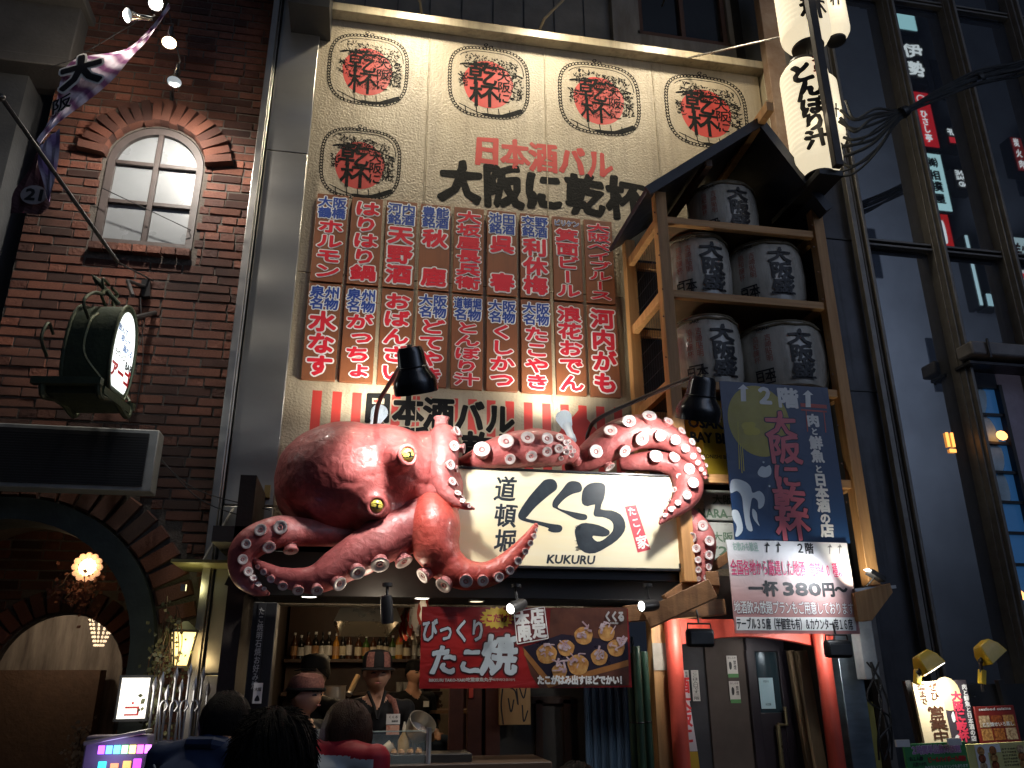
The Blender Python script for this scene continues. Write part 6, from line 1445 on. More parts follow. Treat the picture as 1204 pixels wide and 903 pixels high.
def person(x, y, z0, H, yaw, label, top, hair, arms=None, hp=0, group=None, hairlen=0, legs=True, hs=None, hy=0, width=1.0, drop=0, low=-.35):
    """figure H tall standing at (x, y), facing yaw (0 looks towards the camera side)"""
    o = empty('person', (x, y, z0), label, 'person', group); R = Matrix.Rotation(yaw, 3, 'Z'); at = lambda a, b, c: Vector((x, y, z0)) + R @ Vector((a, b, c))
    hs = hs or H * .135; hc = at(0, -.025 - .04 * math.sin(hp) - drop * .4, H - drop - hs * .5); b = MB(); sh = .205 * H / 1.7 * width
    # torso, neck, legs
    b.tube([at(0, .01, H * .47), at(0, 0, H * .53), at(0, 0, H * .62), at(0, 0, H * .72), at(0, .01, H * .79), at(0, .01, H * .83)], [.15 * width, .155 * width, .14 * width, .165 * width, .165 * width, .08], 16, flat=.66)
    b.tube([at(-sh * .92, .01, H * .80), at(0, .01, H * .815), at(sh * .92, .01, H * .80)], [.06, .075, .06], 12)
    b.tube([at(0, .015, H * .80), at(0, -.01 - drop * .45, H * .885 - drop)], [.062, .052], 12)
    for s_ in (-1, 1):
        if legs: b.tube([at(s_ * .09, 0, H * .5), at(s_ * .095, -.01, H * .27), at(s_ * .095, .01, .07), at(s_ * .095, .0, .03)], [.095, .06, .045, .045], 12); b.tube([at(s_ * .095, .05, .04), at(s_ * .1, -.07, .04), at(s_ * .105, -.17, .03)], [.04, .045, .03], 10)
    head_mesh(b, hc, hs, yaw + hy, hp)
    HR = Matrix.Rotation(yaw + hy, 3, 'Z') @ Matrix.Rotation(hp, 3, 'X')
    arms = arms or (((-sh * 1.12, .03, H * .62), (-sh * 1.1, -.06, H * .48)), ((sh * 1.12, .03, H * .62), (sh * 1.1, -.06, H * .48)))
    hands = []
    for s_, (el, wr) in zip((-1, 1), arms):
        S0 = at(s_ * sh, .01, H * .805); E_ = at(*el); W_ = at(*wr); b.tube([S0, S0.lerp(E_, .5), E_, E_.lerp(W_, .5), W_], [.058, .052, .042, .038, .028], 12); b.ball(E_, .042, 10); b.ball(S0, .062, 10)
        hands.append((W_, (W_ - E_).normalized()))
        hand(b, W_ - (W_ - E_).normalized() * .01, W_ - E_, R @ Vector((0, -.3, -1)), .085 * H / 1.7)
    bd = remeshed('body', b, .011, 3, [skin, top, cl_dark], o)
    # clothing shown by material where the body is dressed
    Ri = R.transposed()
    for p in bd.data.polygons:
        c = Ri @ Vector(p.center); zz_ = c.z / H
        isarm = min((Vector(p.center) + Vector((x, y, z0)) - w_[0] - w_[1] * .04).length for w_ in hands) < .105 and min(((Vector(p.center) + Vector((x, y, z0)) - w_[0]).dot(w_[1]) * -1) for w_ in hands) < .02
        if isarm: p.material_index = 0
        elif zz_ < .5 and abs(c.x) < .25 and zz_ > 0 and not any((Vector(p.center) + Vector((x, y, z0)) - w_[0]).length < .2 for w_ in hands): p.material_index = 2
        elif zz_ < (.87 if abs(c.x) > .085 else (.86 if c.y > .02 else .84) if c.y > -.02 else .80 + abs(c.x) * .5): p.material_index = 1
    # face details
    def fp(a, b2, c): return hc + HR @ (Vector((a, b2, c)) * hs / 2)
    e = MB()
    for s_ in (-1, 1): e.tube([fp(s_ * .14, -.85, .03), fp(s_ * .27, -.87, .055), fp(s_ * .41, -.77, .02)], [.004, .006, .003], 6)
    part('eyelashes', e, ink_black, o)
    e = MB()
    for s_ in (-1, 1): e.tube([fp(s_ * .13, -.93, .2), fp(s_ * .28, -.93, .25), fp(s_ * .45, -.8, .2)], [.004, .006, .003], 6)
    part('eyebrows', e, hairm, o)
    e = MB(); e.tube([fp(-.17, -.9, -.48), fp(0, -.955, -.475), fp(.17, -.9, -.48)], [.003, .006, .003], 6); part('lips', e, flat('lip', (.35, .1, .08), .5), o)
    # hair: cap of strands over the skull
    if hair is not None:
        h = MB(); rr = random.Random(int(x * 100)); vs = []; n = 36; k2 = 14
        for j in range(k2 + 1):
            for k in range(n):
                a = 2 * PI * k / n; front = (1 + math.cos(a)) / 2; lo = low if not hairlen else -.6; t0 = lo + (1.15 - lo * .2) * front ** (5 if low < -.5 or hairlen else 3.5 if low < -.2 and (yaw > 2) else 2.2)
                t = PI / 2 - (PI / 2 - t0) * j / k2; q = Vector((math.cos(t) * math.sin(a) * (.93 if hairlen else .80), -math.cos(t) * math.cos(a) * .98 + .05, math.sin(t) * 1.05 + .04)); q *= 1 + rr.uniform(-.01, .03) + .025 * math.sin(a * 9 + j * .5)
                if hairlen and math.sin(t) < .1 and front < .75: q.z -= hairlen * (.1 - math.sin(t)); q.x *= 1.06; q.y += .05
                vs.append(hc + HR @ (q * hs / 2))
        h.add(vs, [(j * n + k, j * n + (k + 1) % n, (j + 1) * n + (k + 1) % n, (j + 1) * n + k) for j in range(k2) for k in range(n)] + [tuple(range(n))])
        for k in range(90 if low < -.5 or hairlen else 0):
            a = rr.uniform(.9, 5.4); t = rr.uniform(-.3, 1.3); p = [Vector((math.cos(t - i * .28) * math.sin(a + i * .05) * .83, -math.cos(t - i * .28) * math.cos(a) * 1.0 + .05, math.sin(t - i * .28) * 1.08 + .04)) for i in range(4)]
            h.tube([hc + HR @ (q * hs / 2) for q in p], [.004, .006, .005, .002], 5)
        if yaw > 2:
            g_ = (.86, .86, 1.12, .14, -.16) if hairlen else (.80, .78, .92, .2, -.12)
            h.ball(hc + HR @ Vector((0, g_[3] * hs / 2, g_[4] * hs / 2)), (g_[0] * hs / 2, g_[1] * hs / 2, g_[2] * hs / 2), 20, R=HR)
        part('hair', h, hair, o, sharp=60)
    o['_'] = 0; del o['_']
    return o, hc, HR, hs, at, fp


def add_cap(o, hc, HR, hs, high=.62, patt=None, brim=True):
    h = MB(); pr = [(.86, .14), (.88, .2), (.88, .42), (.84, .66), (.72, .84), (.42, .95), (0, .98)]; n = 30; vs = []; sc_ = hs / 2
    for r, z in pr:
        for k in range(n): a = 2 * PI * k / n; vs.append(hc + HR @ (Vector((r * math.sin(a) * .93, -r * math.cos(a) * 1.07 + .02, z * (1 + .1 * high) + .1)) * sc_))
    h.add(vs, [(j * n + k, j * n + (k + 1) % n, (j + 1) * n + (k + 1) % n, (j + 1) * n + k) for j in range(len(pr) - 1) for k in range(n)])
    cp = part('cap', h, cl_black, o, sharp=50)
    if brim:
        h = MB(); vs = []; m_ = 14
        for r in (.88, 1.08):
            for k in range(m_ + 1): a = -1.15 + 2.3 * k / m_; f_ = 1 if r < 1 else 1 + .18 * math.cos(a); vs.append(hc + HR @ (Vector((r * math.sin(a) * .93, -r * f_ * math.cos(a) * 1.07, .25 if r < 1 else .16)) * sc_))
        h.add(vs, [(k, k + 1, m_ + 2 + k, m_ + 1 + k) for k in range(m_)]); b_ = part('brim', h, cl_black, cp, sharp=50); s_ = b_.modifiers.new('t', 'SOLIDIFY'); s_.thickness = .008
    if patt:
        h = MB()
        for sgn in patt:
            vs = []
            for r, z in pr[1:5]:
                for k in range(4): a = sgn * (.35 + .19 * k); vs.append(hc + HR @ (Vector((r * 1.015 * math.sin(a) * .93, -r * 1.015 * math.cos(a) * 1.07 + .02, z * (1 + .1 * high) + .1)) * sc_))
            h.add(vs, [(j * 4 + k, j * 4 + k + 1, j * 4 + 5 + k, j * 4 + 4 + k) for j in range(3) for k in range(3)])
        part('patterned_panel', h, mat('pink_pattern', (.30, .13, .10), .75, col2=(.09, .03, .028), sc=70), cp, sharp=0)
    return cp


# cook in the middle
q = P(441, 790, 5.62)
o, hc, HR, hs, at, fp = person(q.x + .01, 5.65, .03, 1.685, .08, 'cook in a tall black cap looking down, white name card on his black uniform', cl_black, hairm, arms=(((-.27, -.02, 1.06), (-.2, -.28, .98)), ((.27, -.02, 1.06), (.12, -.3, .98))), hp=-.0, hs=.235)
add_cap(o, hc, HR, hs, 2.2, (-1, 1)); 
a = MB(); c = at(.10, -.165, 1.30)
a.box(c, (.085, .006, .06)); bd = part('name_card', a, flat('card_white', (.6, .6, .58), .5), o); a = MB(); ff = Fr(c + Vector((0, -.0035, 0))); htext(a, ff, 'くくる', 0, .012, .06, .016, .02, .0005); htext(a, ff, '道頓堀', .01, -.012, .04, .012, .02, .0005); part('lettering', a, ink_black, bd, sharp=0)
a = MB(); a.box(c + Vector((0, 0, -.062)), (.08, .005, .055)); part('photo_card', a, mat('card_print', (.4, .1, .05), .5, col2=(.55, .4, .3), sc=40), o)
a = MB(); a.tube([at(.07, .0, 1.43), at(.11, -.075, 1.40), at(.125, -.135, 1.33), at(.11, -.15, 1.30)], [.02, .02, .02, .018], 8, flat=.4); part('shoulder_strap', a, mat('pink_pattern', (.5, .25, .2), .7), o)
a = MB(); a.tube([at(-.055, -.07, 1.46), at(-.02, -.12, 1.38), at(0.0, -.145, 1.3)], .012, 6); a.tube([at(.055, -.07, 1.46), at(.03, -.12, 1.38), at(0.0, -.145, 1.3)], .012, 6); part('collar', a, cl_black, o)
# cook in profile, bandana
q = P(359, 815, 5.35)
o, hc, HR, hs, at, fp = person(q.x - .02, 5.4, .0, 1.585, .95, 'cook in profile facing right, wearing a folded pink patterned bandana cap', cl_black, hairm, hs=.225)
h = MB(); n = 24; vs = []
for r, z in ((.92, .28), (.96, .42), (.95, .62), (.8, .95), (.4, 1.12), (0, 1.15)):
    for k in range(n): a_ = 2 * PI * k / n; vs.append(hc + HR @ (Vector((r * math.sin(a_) * .93, -r * math.cos(a_) * 1.07 + .02, z + .10 * math.sin(a_ * 3) * r * (z > .5)))) * 1.0 * (hs / 2) if False else hc + (HR @ Vector((r * math.sin(a_) * .93, -r * math.cos(a_) * 1.07 + .02, z + .10 * math.sin(a_ * 3) * r * (z > .5)))) * (hs / 2))
h.add(vs, [(j * n + k, j * n + (k + 1) % n, (j + 1) * n + (k + 1) % n, (j + 1) * n + k) for j in range(5) for k in range(n)]); part('bandana', h, mat('pink_pattern', (.5, .25, .2), .7), o, sharp=25)
h = MB(); h.tube([hc + (HR @ Vector((.97 * math.sin(t) * .93, -.97 * math.cos(t) * 1.07 + .02, .3))) * (hs / 2) for t in [2 * PI * k / 24 for k in range(25)]], .012, 6, cap=False); part('headband', h, cl_black, o)
# cook behind with a dark cap
q = P(378, 790, 6.3)
o, hc, HR, hs, at, fp = person(q.x - .03, 6.35, .0, 1.72, -.9, 'cook in a dark cap turned away behind the bandana cook', cl_black, hairm, hs=.23); add_cap(o, hc, HR, hs, 1.5, (-1,), True)
# distant cook
q = P(478, 790, 7.9)
o, hc, HR, hs, at, fp = person(q.x + .06, 7.9, .1, 1.62, .5, 'distant cook in black standing by the blue screen at the back', cl_black, hairm, arms=(((-.24, 0, 1.08), (-.12, -.26, 1.02)), ((.24, 0, 1.08), (.1, -.26, 1.02))), hs=.2); add_cap(o, hc, HR, hs, 1, None, False)
a = MB(); c = at(.06, -.14, 1.26); a.box(c, (.05, .005, .05)); part('name_card', a, flat('card_white', (.6, .6, .58), .5), o)
# seated diner
q = P(513, 828, 8.5)
o, hc, HR, hs, at, fp = person(q.x, 8.75, -.2, 1.48, -.3, 'diner in a blue shirt bent over the table at the back right', mat('denim', (.04, .07, .12), .8), hairm, arms=(((-.22, -.02, .95), (-.06, -.26, 1.0)), ((.22, -.02, .95), (.06, -.26, 1.0))), hp=.35, hs=.19, legs=False)
# customers in front, seen from behind
q = P(270, 836, 3.35)
o, hc, HR, hs, at, fp = person(q.x - .05, 3.4, .0, 1.60, PI - .5, 'man with short dark hair and dark blue jacket at lower left, seen from behind', cl_blue, hairm, hs=.215, width=1.1, drop=.09, low=-.3)
a = MB(); a.tube([at(-.08, .03, 1.33), at(-.05, .07, 1.345), at(.05, .07, 1.345), at(.08, .03, 1.33)], .022, 8); part('collar', a, cl_blue, o)
a = MB(); a.tube([at(-.16, .10, 1.24), at(-.05, .13, 1.18), at(.1, .125, 1.2), at(.18, .09, 1.27)], .004, 6); part('piping', a, flat('piping_pale', (.2, .25, .33), .6), o)
q = P(322, 880, 2.2)
o, hc, HR, hs, at, fp = person(q.x, 2.2, .0, 1.50, PI + .12, 'customer with bushy black hair and black clothes at the bottom, back to us', cl_black, hairm, hs=.24, width=1.0, drop=.02, low=-.75)
rr = random.Random(21); h = MB()
h.ball(hc + Vector((0, .0, .0)), (.097, .112, .128), 24)
for k in range(1500):
    t = rr.uniform(-.7, 1.55); a_ = rr.uniform(0, 2 * PI); d = Vector((math.cos(t) * math.cos(a_), math.cos(t) * math.sin(a_), math.sin(t))); p = hc + Vector((d.x * .096, d.y * .111, d.z * .127)); tg_ = Vector((d.x * 1.2 + rr.uniform(-.3, .3), rr.uniform(-.3, .3), -1)); tg_ = (tg_ - d * tg_.dot(d)).normalized(); l = rr.uniform(.03, .06)
    h.tube([p - tg_ * l * .3, p + tg_ * l * .5 + d * .004, p + tg_ * l + d * rr.uniform(-.002, .008)], [.002, .0022, .0006], 4)
part('hair', h, hairm, o, sharp=60, label='bushy black hair')
q = P(408, 850, 3.55)
o, hc, HR, hs, at, fp = person(q.x - .03, 3.6, .0, 1.57, PI - .55, 'woman with brown hair in a red and white sports jacket, seen from behind', mat('red_jacket', (.42, .012, .03), .6, bump=.3, bsc=10), hairb, hs=.215, hairlen=.8, width=.95, drop=.10)
h = MB(); rr = random.Random(8)
for k in range(170):
    a_ = rr.uniform(.75, 5.5); 
    p = [Vector((math.sin(a_) * .80 * r_, -math.cos(a_) * .98 * r_ + .06, z_)) for r_, z_ in ((.45, .98), (.85, .62), (1.03, .1), (1.06, -.5), (1.0 + rr.uniform(-.1, .08), -1.1 - rr.uniform(0, .35)))]
    h.tube([hc + (HR @ q_) * (hs / 2) for q_ in p], [.006, .009, .01, .009, .002], 5)
part('hair', h, hairb, o, sharp=60, label='shoulder length straight brown hair')
bdw = [c for c in o.children if c.name.startswith('body')][0]; bdw.data.materials.append(flat('jacket_white', (.55, .6, .62), .7)); Rw = Matrix.Rotation(-(PI - .55), 3, 'Z')
for p in bdw.data.polygons:
    c = Rw @ Vector(p.center)
    if p.material_index == 1 and c.y > .0 and (-.2 < c.x < .05 and 1.02 < c.z < 1.285 + c.x * .1 or .1 < c.x < .115): p.material_index = 3
q = P(408 + 10, 860, 3.5)
o, hc, HR, hs, at, fp = person(P(684, 903, 3.0).x, 3.05, .0, 1.27, PI, 'person whose dark head just rises into view at the bottom centre right', cl_black, hairm, hs=.23)

# ================================================================== LEFT: SIGNS, FLAG, LAMPS
# louvre box
Yl = 5.75
c1, c2 = P(0, 497, Yl), P(182, 577, Yl); x0 = c1.x - .5; x1 = P(182, 540, Yl).x; z1 = P(100, 501, Yl).z; z0 = P(100, 575, Yl).z
o = empty('mesh_cabinet', ((x0 + x1) / 2, Yl, z0), 'grey framed wall cabinet with a black perforated front under the oval sign', 'cabinet')
a = MB(); a.box(((x0 + x1) / 2, Yl + .09, (z0 + z1) / 2), (x1 - x0, .16, z1 - z0)); part('casing', a, mat('cabinet_grey', (.23, .24, .235), .5, sc=6, bump=.1), o, bevel=.008)
a = MB(); a.box(((x0 + x1) / 2 - .03, Yl + .006, (z0 + z1) / 2 + .0), (x1 - x0 - .06, .02, z1 - z0 - .065)); part('recess', a, black, o)
a = MB(); fx0, fx1, fz0, fz1 = x0 + .02, x1 - .065, z0 + .035, z1 - .035
for k in range(58): x = fx1 - k * .018; a.box((x, Yl + .001, (fz0 + fz1) / 2), (.005, .004, fz1 - fz0))
for k in range(int((fz1 - fz0) / .018)): a.box(((fx1 - 1.04 + fx1) / 2, Yl - .003, fz0 + k * .018), (1.06, .004, .005))
part('grille', a, dgrey, o, kind='stuff', sharp=0)
# oval hanging sign
os_ = empty('oval_sign', P(120, 430, 5.3), 'round-topped hanging bar sign with a lit white face in blue, black and red lettering', 'sign')
T1, B1 = P(147, 366, 5.3), P(137, 470, 5.3)
# face plane turned towards the right
ang = math.radians(82); fxv = Vector((math.cos(ang), math.sin(ang), 0)); fzv = Vector((0, 0, 1)); fc_ = P(144, 418, 5.3); FN = fxv.cross(fzv)
hz_ = (P(144, 366, 5.3).z - P(141, 470, 5.3).z) / 2; hw = .152
oval = []
for k in range(40):
    t = 2 * PI * k / 40; c, s_ = math.cos(t), math.sin(t); oval.append((hw * abs(c) ** .9 * (1 if c > 0 else -1), hz_ * abs(s_) ** .9 * (1 if s_ > 0 else -1)))
oval = [(u, max(v, -hz_ * .8)) for u, v in oval]
ofr = Fr(fc_, fxv, fzv); green = mat('verdigris_metal', (.035, .05, .035), .5, metal=.4, col2=(.075, .09, .05), sc=7, bump=.3)
a = MB(); vs = [ofr.at(u * 1.14, v * 1.09, 0) for u, v in oval] + [ofr.at(u * 1.14, v * 1.09, -.29) for u, v in oval]; n = 40
a.add(vs, [(i, i + n, (i + 1) % n + n, (i + 1) % n) for i in range(n)] + [tuple(range(n)), tuple(range(2 * n - 1, n - 1, -1))]); part('drum', a, green, os_, bevel=.006)
a = MB(); vs = [ofr.at(u * .97, v * .97, .006) for u, v in oval]; a.add(vs, [tuple(range(n))]); part('lit_face', a, glow('sign_white_glow', (.93, 1, .96), 1.15), os_, sharp=0)
a = MB()
for s_, (u, v) in zip(('飲んで', '唄って', '踊れる'), ((-.06, .155), (.0, .1), (.05, .045))): htext(a, ofr, s_, u, v, .15, .05, .02, .008)
part('blue_lettering', a, flat('sign_blue', (.02, .12, .4), .5), os_, sharp=0)
a = MB(); htext(a, ofr, 'ラウンジ', -.045, -.015, .17, .05, .025, .008, rot=0); line(a, ofr, 'BAR', .10, -.05, .1, .05, .05, .008); part('black_lettering', a, ink_black, os_, sharp=0)
a = MB(); htext(a, ofr, 'アーゴ', .0, -.13, .29, .11, .06, .008); part('red_lettering', a, flat('sign_red', (.6, .02, .03), .5), os_, sharp=0)
a = MB(); a.tube([ofr.at(u * 1.15, v * 1.1, .004) for u, v in oval + oval[:1]], .011, 8, cap=False); a.tube([ofr.at(u * 1.15, v * 1.1, -.29) for u, v in oval + oval[:1]], .012, 8, cap=False); part('rim', a, green, os_)
a = MB()
for yy in (0, -.34): a.tube(spl([ofr.at(-.25, -hz_ * .9, yy), ofr.at(-.2, -hz_ * 1.14, yy), ofr.at(0, -hz_ * 1.02, yy), ofr.at(.2, -hz_ * 1.14, yy), ofr.at(.25, -hz_ * .86, yy)], 5), .02, 8)
for uu in (-.25, .25): a.bar(ofr.at(uu, -hz_ * .88, .02), ofr.at(uu, -hz_ * .88, -.4), .045)
a.bar(ofr.at(0, -hz_ * 1.0, .02), ofr.at(0, -hz_ * 1.0, -.36), .4, .05); part('cradle', a, green, os_)
a = MB(); sw = lambda pts: a.tube([Vector(v) for v in spl([tuple(ofr.at(*p)) for p in pts], 5)], .0105, 6)
for sgn in (-1, 1):
    sw([(sgn * .2, hz_ * .55, -.16), (sgn * .3, hz_ * .8, -.16), (sgn * .2, hz_ * 1.15, -.16), (sgn * .07, hz_ * 1.35, -.16), (sgn * .12, hz_ * 1.6, -.16), (sgn * .02, hz_ * 1.62, -.16)])
    sw([(sgn * .22, -.1, -.36), (sgn * .32, -.02, -.36), (sgn * .28, .1, -.36), (sgn * .2, .06, -.36)]); sw([(sgn * .22, -.25, .0), (sgn * .3, -.1, -.1), (sgn * .3, .1, -.1), (sgn * .22, .2, -.1)])
sw([(0, hz_ * 1.05, -.16), (.1, hz_ * 1.3, -.16), (.0, hz_ * 1.5, -.16), (-.1, hz_ * 1.3, -.16), (0, hz_ * 1.08, -.16)]); part('scrollwork', a, green, os_)
a = MB(); A, B = P(107, 322, 5.25), P(140, 358, 5.35); d = (A - B).normalized(); a.tube([B, A - d * .03], .016, 8); a.tube([A - d * .08, A], [.03, .001], 8); part('spear', a, green, os_)
a = MB(); a.tube([fc_ + Vector((0, 0, hz_ * 1.4)), P(150, 330, 5.7), P(172, 338, 6.08)], .014, 8); a.bar(P(172, 330, 6.05), P(172, 350, 6.05), .06, .05); a.tube([fc_ + Vector((-.1, .1, 0)) + Vector((0, 0, hz_ * .9)), P(182, 368, 6.08)], .02, 8); part('wall_arm', a, black, os_)
light('sign_light', 'POINT', fc_ + FN * .18, 1.2, (.93, 1, .96), size=.1, parent=os_)
# flag pole
fpole = empty('flag_pole', P(2, 115, 4.6), 'long black flag pole slanting down from the left edge to the oval sign bracket', 'pole')
a = MB(); A, B = P(4, 118, 4.6), P(138, 308, 5.6); a.tube([A, B], .014, 8); a.tube([B, P(180, 330, 6.08)], .008, 6); a.ball(A + (A - B).normalized() * .02, .026, 12); part('pole', a, mat('pole_black', (.03, .03, .03), .3, coat=.5), fpole)
a = MB(); a.tube([Vector(v) for v in spl([tuple(P(120, 221, 6.0)), tuple(P(215, 266, 6.05)), tuple(P(222, 270, 6.1))], 4)], .004, 5); part('guy_wire', a, black, fpole)
# banner
bn = empty('pennant_banner', P(120, 100, 5.2), 'purple striped long pennant banner with a black character, hung slanting at top left', 'banner')
edgeL = [(197, 4), (150, 58), (85, 70), (60, 150), (43, 160), (50, 205), (30, 245)]; edgeR = [(196, 10), (160, 60), (110, 112), (75, 142), (60, 165), (72, 170), (56, 235)]
edgeL = [(198, 3), (176, 34), (150, 57), (84, 71), (64, 130), (43, 165), (50, 195), (38, 218)]; edgeR = [(200, 8), (182, 36), (160, 60), (132, 96), (72, 140), (48, 171), (71, 152), (58, 232)]
bl, br_ = spl([P(x, y, 5.5 - .04 * i + .03 * (i % 2)) for i, (x, y) in enumerate(edgeL)], 6), spl([P(x, y, 5.42 - .03 * i) for i, (x, y) in enumerate(edgeR)], 6)


def strip_mesh(A, B, n=9, amp=.015):
    mb = MB(); vs = []
    for i, (p, q) in enumerate(zip(A, B)):
        for j in range(n): t = j / (n - 1); v = Vector(p).lerp(Vector(q), t); v.y += amp * math.sin(t * 9 + i * .5); vs.append(v)
    mb.add(vs, [(i * n + j, i * n + j + 1, (i + 1) * n + j + 1, (i + 1) * n + j) for i in range(len(A) - 1) for j in range(n - 1)]); return mb


vm_ = mat('banner_purple', (.16, .05, .15), .6, col2=(.7, .64, .76), sc=2, wave=('DIAGONAL', 3.2, .6))
cut = 30
cl_ = part('cloth', strip_mesh(bl[:cut + 1], br_[:cut + 1]), vm_, bn, sharp=0)
lowL = [P(x, y, 5.2 + .02 * i) for i, (x, y) in enumerate(((46, 172), (44, 190), (50, 210), (56, 236)))]; lowR = [P(x, y, 5.18) for x, y in ((70, 150), (71, 170), (66, 200), (58, 237))]
part('folded_tail', strip_mesh(spl(lowL, 5), spl(lowR, 5), 6, .01), mat('tail_pale', (.55, .5, .62), .6, col2=(.25, .16, .35), sc=3, wave=('DIAGONAL', 3, 1)), bn, sharp=0)
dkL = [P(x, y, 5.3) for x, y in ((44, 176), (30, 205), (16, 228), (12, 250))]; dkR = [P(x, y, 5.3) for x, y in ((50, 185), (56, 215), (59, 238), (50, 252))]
part('dark_tail', strip_mesh(spl(dkL, 5), spl(dkR, 5), 6, .01), mat('tail_maroon', (.05, .015, .022), .7), bn, sharp=0)  # lower tail in one plain dark maroon
nfr = Fr(P(98, 88, 5.33), RT, Vector((0, 0, 1)))
for nm, dl, lf, mt_ in (('character_edge', .11, .03, white_ink), ('character', .05, .034, ink_black)):
    a = MB(); char(a, nfr, '大', 0, 0, .30, .27, dl, lf, rot=.35, sk=.2); char(a, Fr(P(75, 126, 5.33), RT, (0, 0, 1)), '阪', 0, 0, .15, .11, dl * .5, lf, rot=.6, sk=.5); part(nm, a, mt_, bn, sharp=0)
a = MB(); c = P(40, 229, 5.27); cfr = Fr(c, (1, 0, 0), (0, 0, 1)); poly(a, cfr, [(.085 * math.cos(t), .075 * math.sin(t)) for t in [2 * PI * k / 24 for k in range(24)]], .0); part('number_disc', a, flat('disc_grey', (.3, .28, .29), .6), bn, sharp=0)
a = MB(); line(a, cfr, '21', 0, 0, .1, .085, .06, .003); part('number', a, ink_black, bn, sharp=0)
a = MB(); a.tube([P(200, 2, 5.5), P(86, 70, 5.55), P(50, 82, 5.6)], .004, 5); part('cord', a, black, bn)
# bulbs at top left
BU = [((150, 18), (-.5, -.4, -.35), 1, 'bright spotlight bulb pointing left at the top, beside the pennant'), ((183, 4), (.1, -.7, -.5), 1, 'bright spotlight bulb cut by the top edge of the picture'), ((199, 50), (.1, -.25, -1), .7, 'small warm spotlight bulb hanging on a wire between the others'), ((205, 96), (.02, -.2, -1), 1, 'bright spotlight bulb hanging lowest, just above the arched window')]
for k, ((x, y), d, s_, lab) in enumerate(BU):
    c = P(x, y, (5.12, 5.2, 5.35, 5.45)[k]); d = Vector(d).normalized(); o = empty('spotlight_bulb', c, lab, 'spotlight', 'spotlight bulbs over the brick wall')
    a = MB(); a.lathe([(0, -.19), (.018, -.19), (.022, -.12), (.026, -.07), (.05, -.02), (.057, .0)], c, d, 24); part('housing', a, flat('chrome', (.5, .5, .5), .15, metal=1), o)
    a = MB(); a.lathe([(0, .014), (.03, .01), (.052, .0)], c, d, 24); part('lens', a, glow('bulb_white', (1, .97, .9), 22) if k != 2 else glow('bulb_warm', (1, .75, .45), 10), o)
    a = MB(); a.tube([c - d * .17, c - d * .2 + Vector((0, .03, .06)), P((160, 188, 192, 209)[k], (-25, -20, 28, 60)[k], 5.6), P(196, 2, 5.65)], .006, 6); part('cable', a, black, o)
    light('bulb_light', 'SPOT', c + d * .03, (24, 24, 10, 150)[k], ((1, .86, .68), (1, .86, .68), (1, .8, .6), (1, .92, .82))[k], to=(P(120, 60, 6.1), P(270, 60, 6.0), P(190, 140, 6.1), P(195, 250, 6.0))[k], size=.04, angle=170, blend=.9, parent=o)
a = MB(); a.bar(P(202, 128, 6.05), P(202, 108, 6.05), .03); a.tube([P(202, 112, 6.05), P(204, 102, 5.6)], .008, 6); part('clamp', a, black, o)
# flood heads on arms over the painted wall (above the frame)
for k, (px_, py_) in enumerate(((500, -95), (665, -75), (815, -60))):
    c = P(px_, py_, 5.25); o = empty('sign_floodlight', c, '%s floodlight on an arm above the painted wall' % ('left', 'middle', 'right')[k], 'floodlight', 'floodlights above the painted wall')
    a = MB(); a.box(c, (.26, .14, .1)); a.tube([c + Vector((0, .05, .05)), c + Vector((0, .4, .2)), c + Vector((0, .8, .1))], .012, 6); part('lamp_body', a, blackm, o, bevel=.01)
    a = MB(); a.box(c + Vector((0, .03, -.053)), (.22, .1, .004)); part('lens', a, glow('flood_warm', (1, .84, .6), 4), o)
    light('flood_beam', 'SPOT', c + Vector((0, .03, -.07)), (245, 200, 160)[k], (1, .88, .66), to=Vector((c.x + (-.25, .1, .1)[k], YP, 4.7)), size=.09, angle=135, blend=1, parent=o)

# flower lamp in the vault, chandelier, wall lantern, lit box, arcade box, railings, plants
c = P(103, 667, 6.6); o = empty('flower_lamp', c, 'small glowing flower-shaped glass lamp in the dark archway', 'lamp')
a = MB(); fl = glow('petal_glow', (1, .5, .25), .75)
for k in range(12):
    t = 2 * PI * k / 12; a.ball(c + Vector((math.cos(t) * .085, -.01, math.sin(t) * .085)), (.026, .02, .026), 8)
part('petals', a, fl, o); a = MB(); a.lathe([(0, -.02), (.05, -.015), (.07, .02)], c, (0, 1, 0), 20); part('core', a, glow('petal_core', (1, .8, .5), 3), o); a = MB(); a.tube([c + Vector((0, .03, .05)), (c.x, 6.7, ACZ + AR - .05)], .006, 6); part('stem', a, black, o)
light('flower_light', 'POINT', c + Vector((0, -.12, .05)), 1.6, (1, .62, .33), size=.05, parent=o)
c = P(119, 742, 8.0); o = empty('chandelier', c, 'glittering bead chandelier glimpsed through the inner arch', 'chandelier'); rr = random.Random(4)
for j in range(7):
    a = MB()
    for i in range(12): t = i / 12 * 2 * PI; r = .11 * (1 - j / 9); a.ball(c + Vector((r * math.cos(t), r * math.sin(t), .09 - j * .035)), .011, 6)
    part('bead_ring', a, glow('bead_glow', (1, .72, .48), 1.1), o)
a = MB(); a.tube([c + Vector((0, 0, .1)), c + Vector((0, 0, .8))], .008, 6); part('chain', a, black, o); light('chandelier_light', 'POINT', c + Vector((-.35, -.12, .16)), 9, (1, .8, .6), size=.08, parent=o)
c = P(214, 763, 5.75); o = empty('wall_lantern', c, 'tapered warm glass wall lantern mounted beside the steel pillar', 'lantern')
a = MB(); n = 4; R4 = Matrix.Rotation(PI / 4 + .3, 3, 'Z')
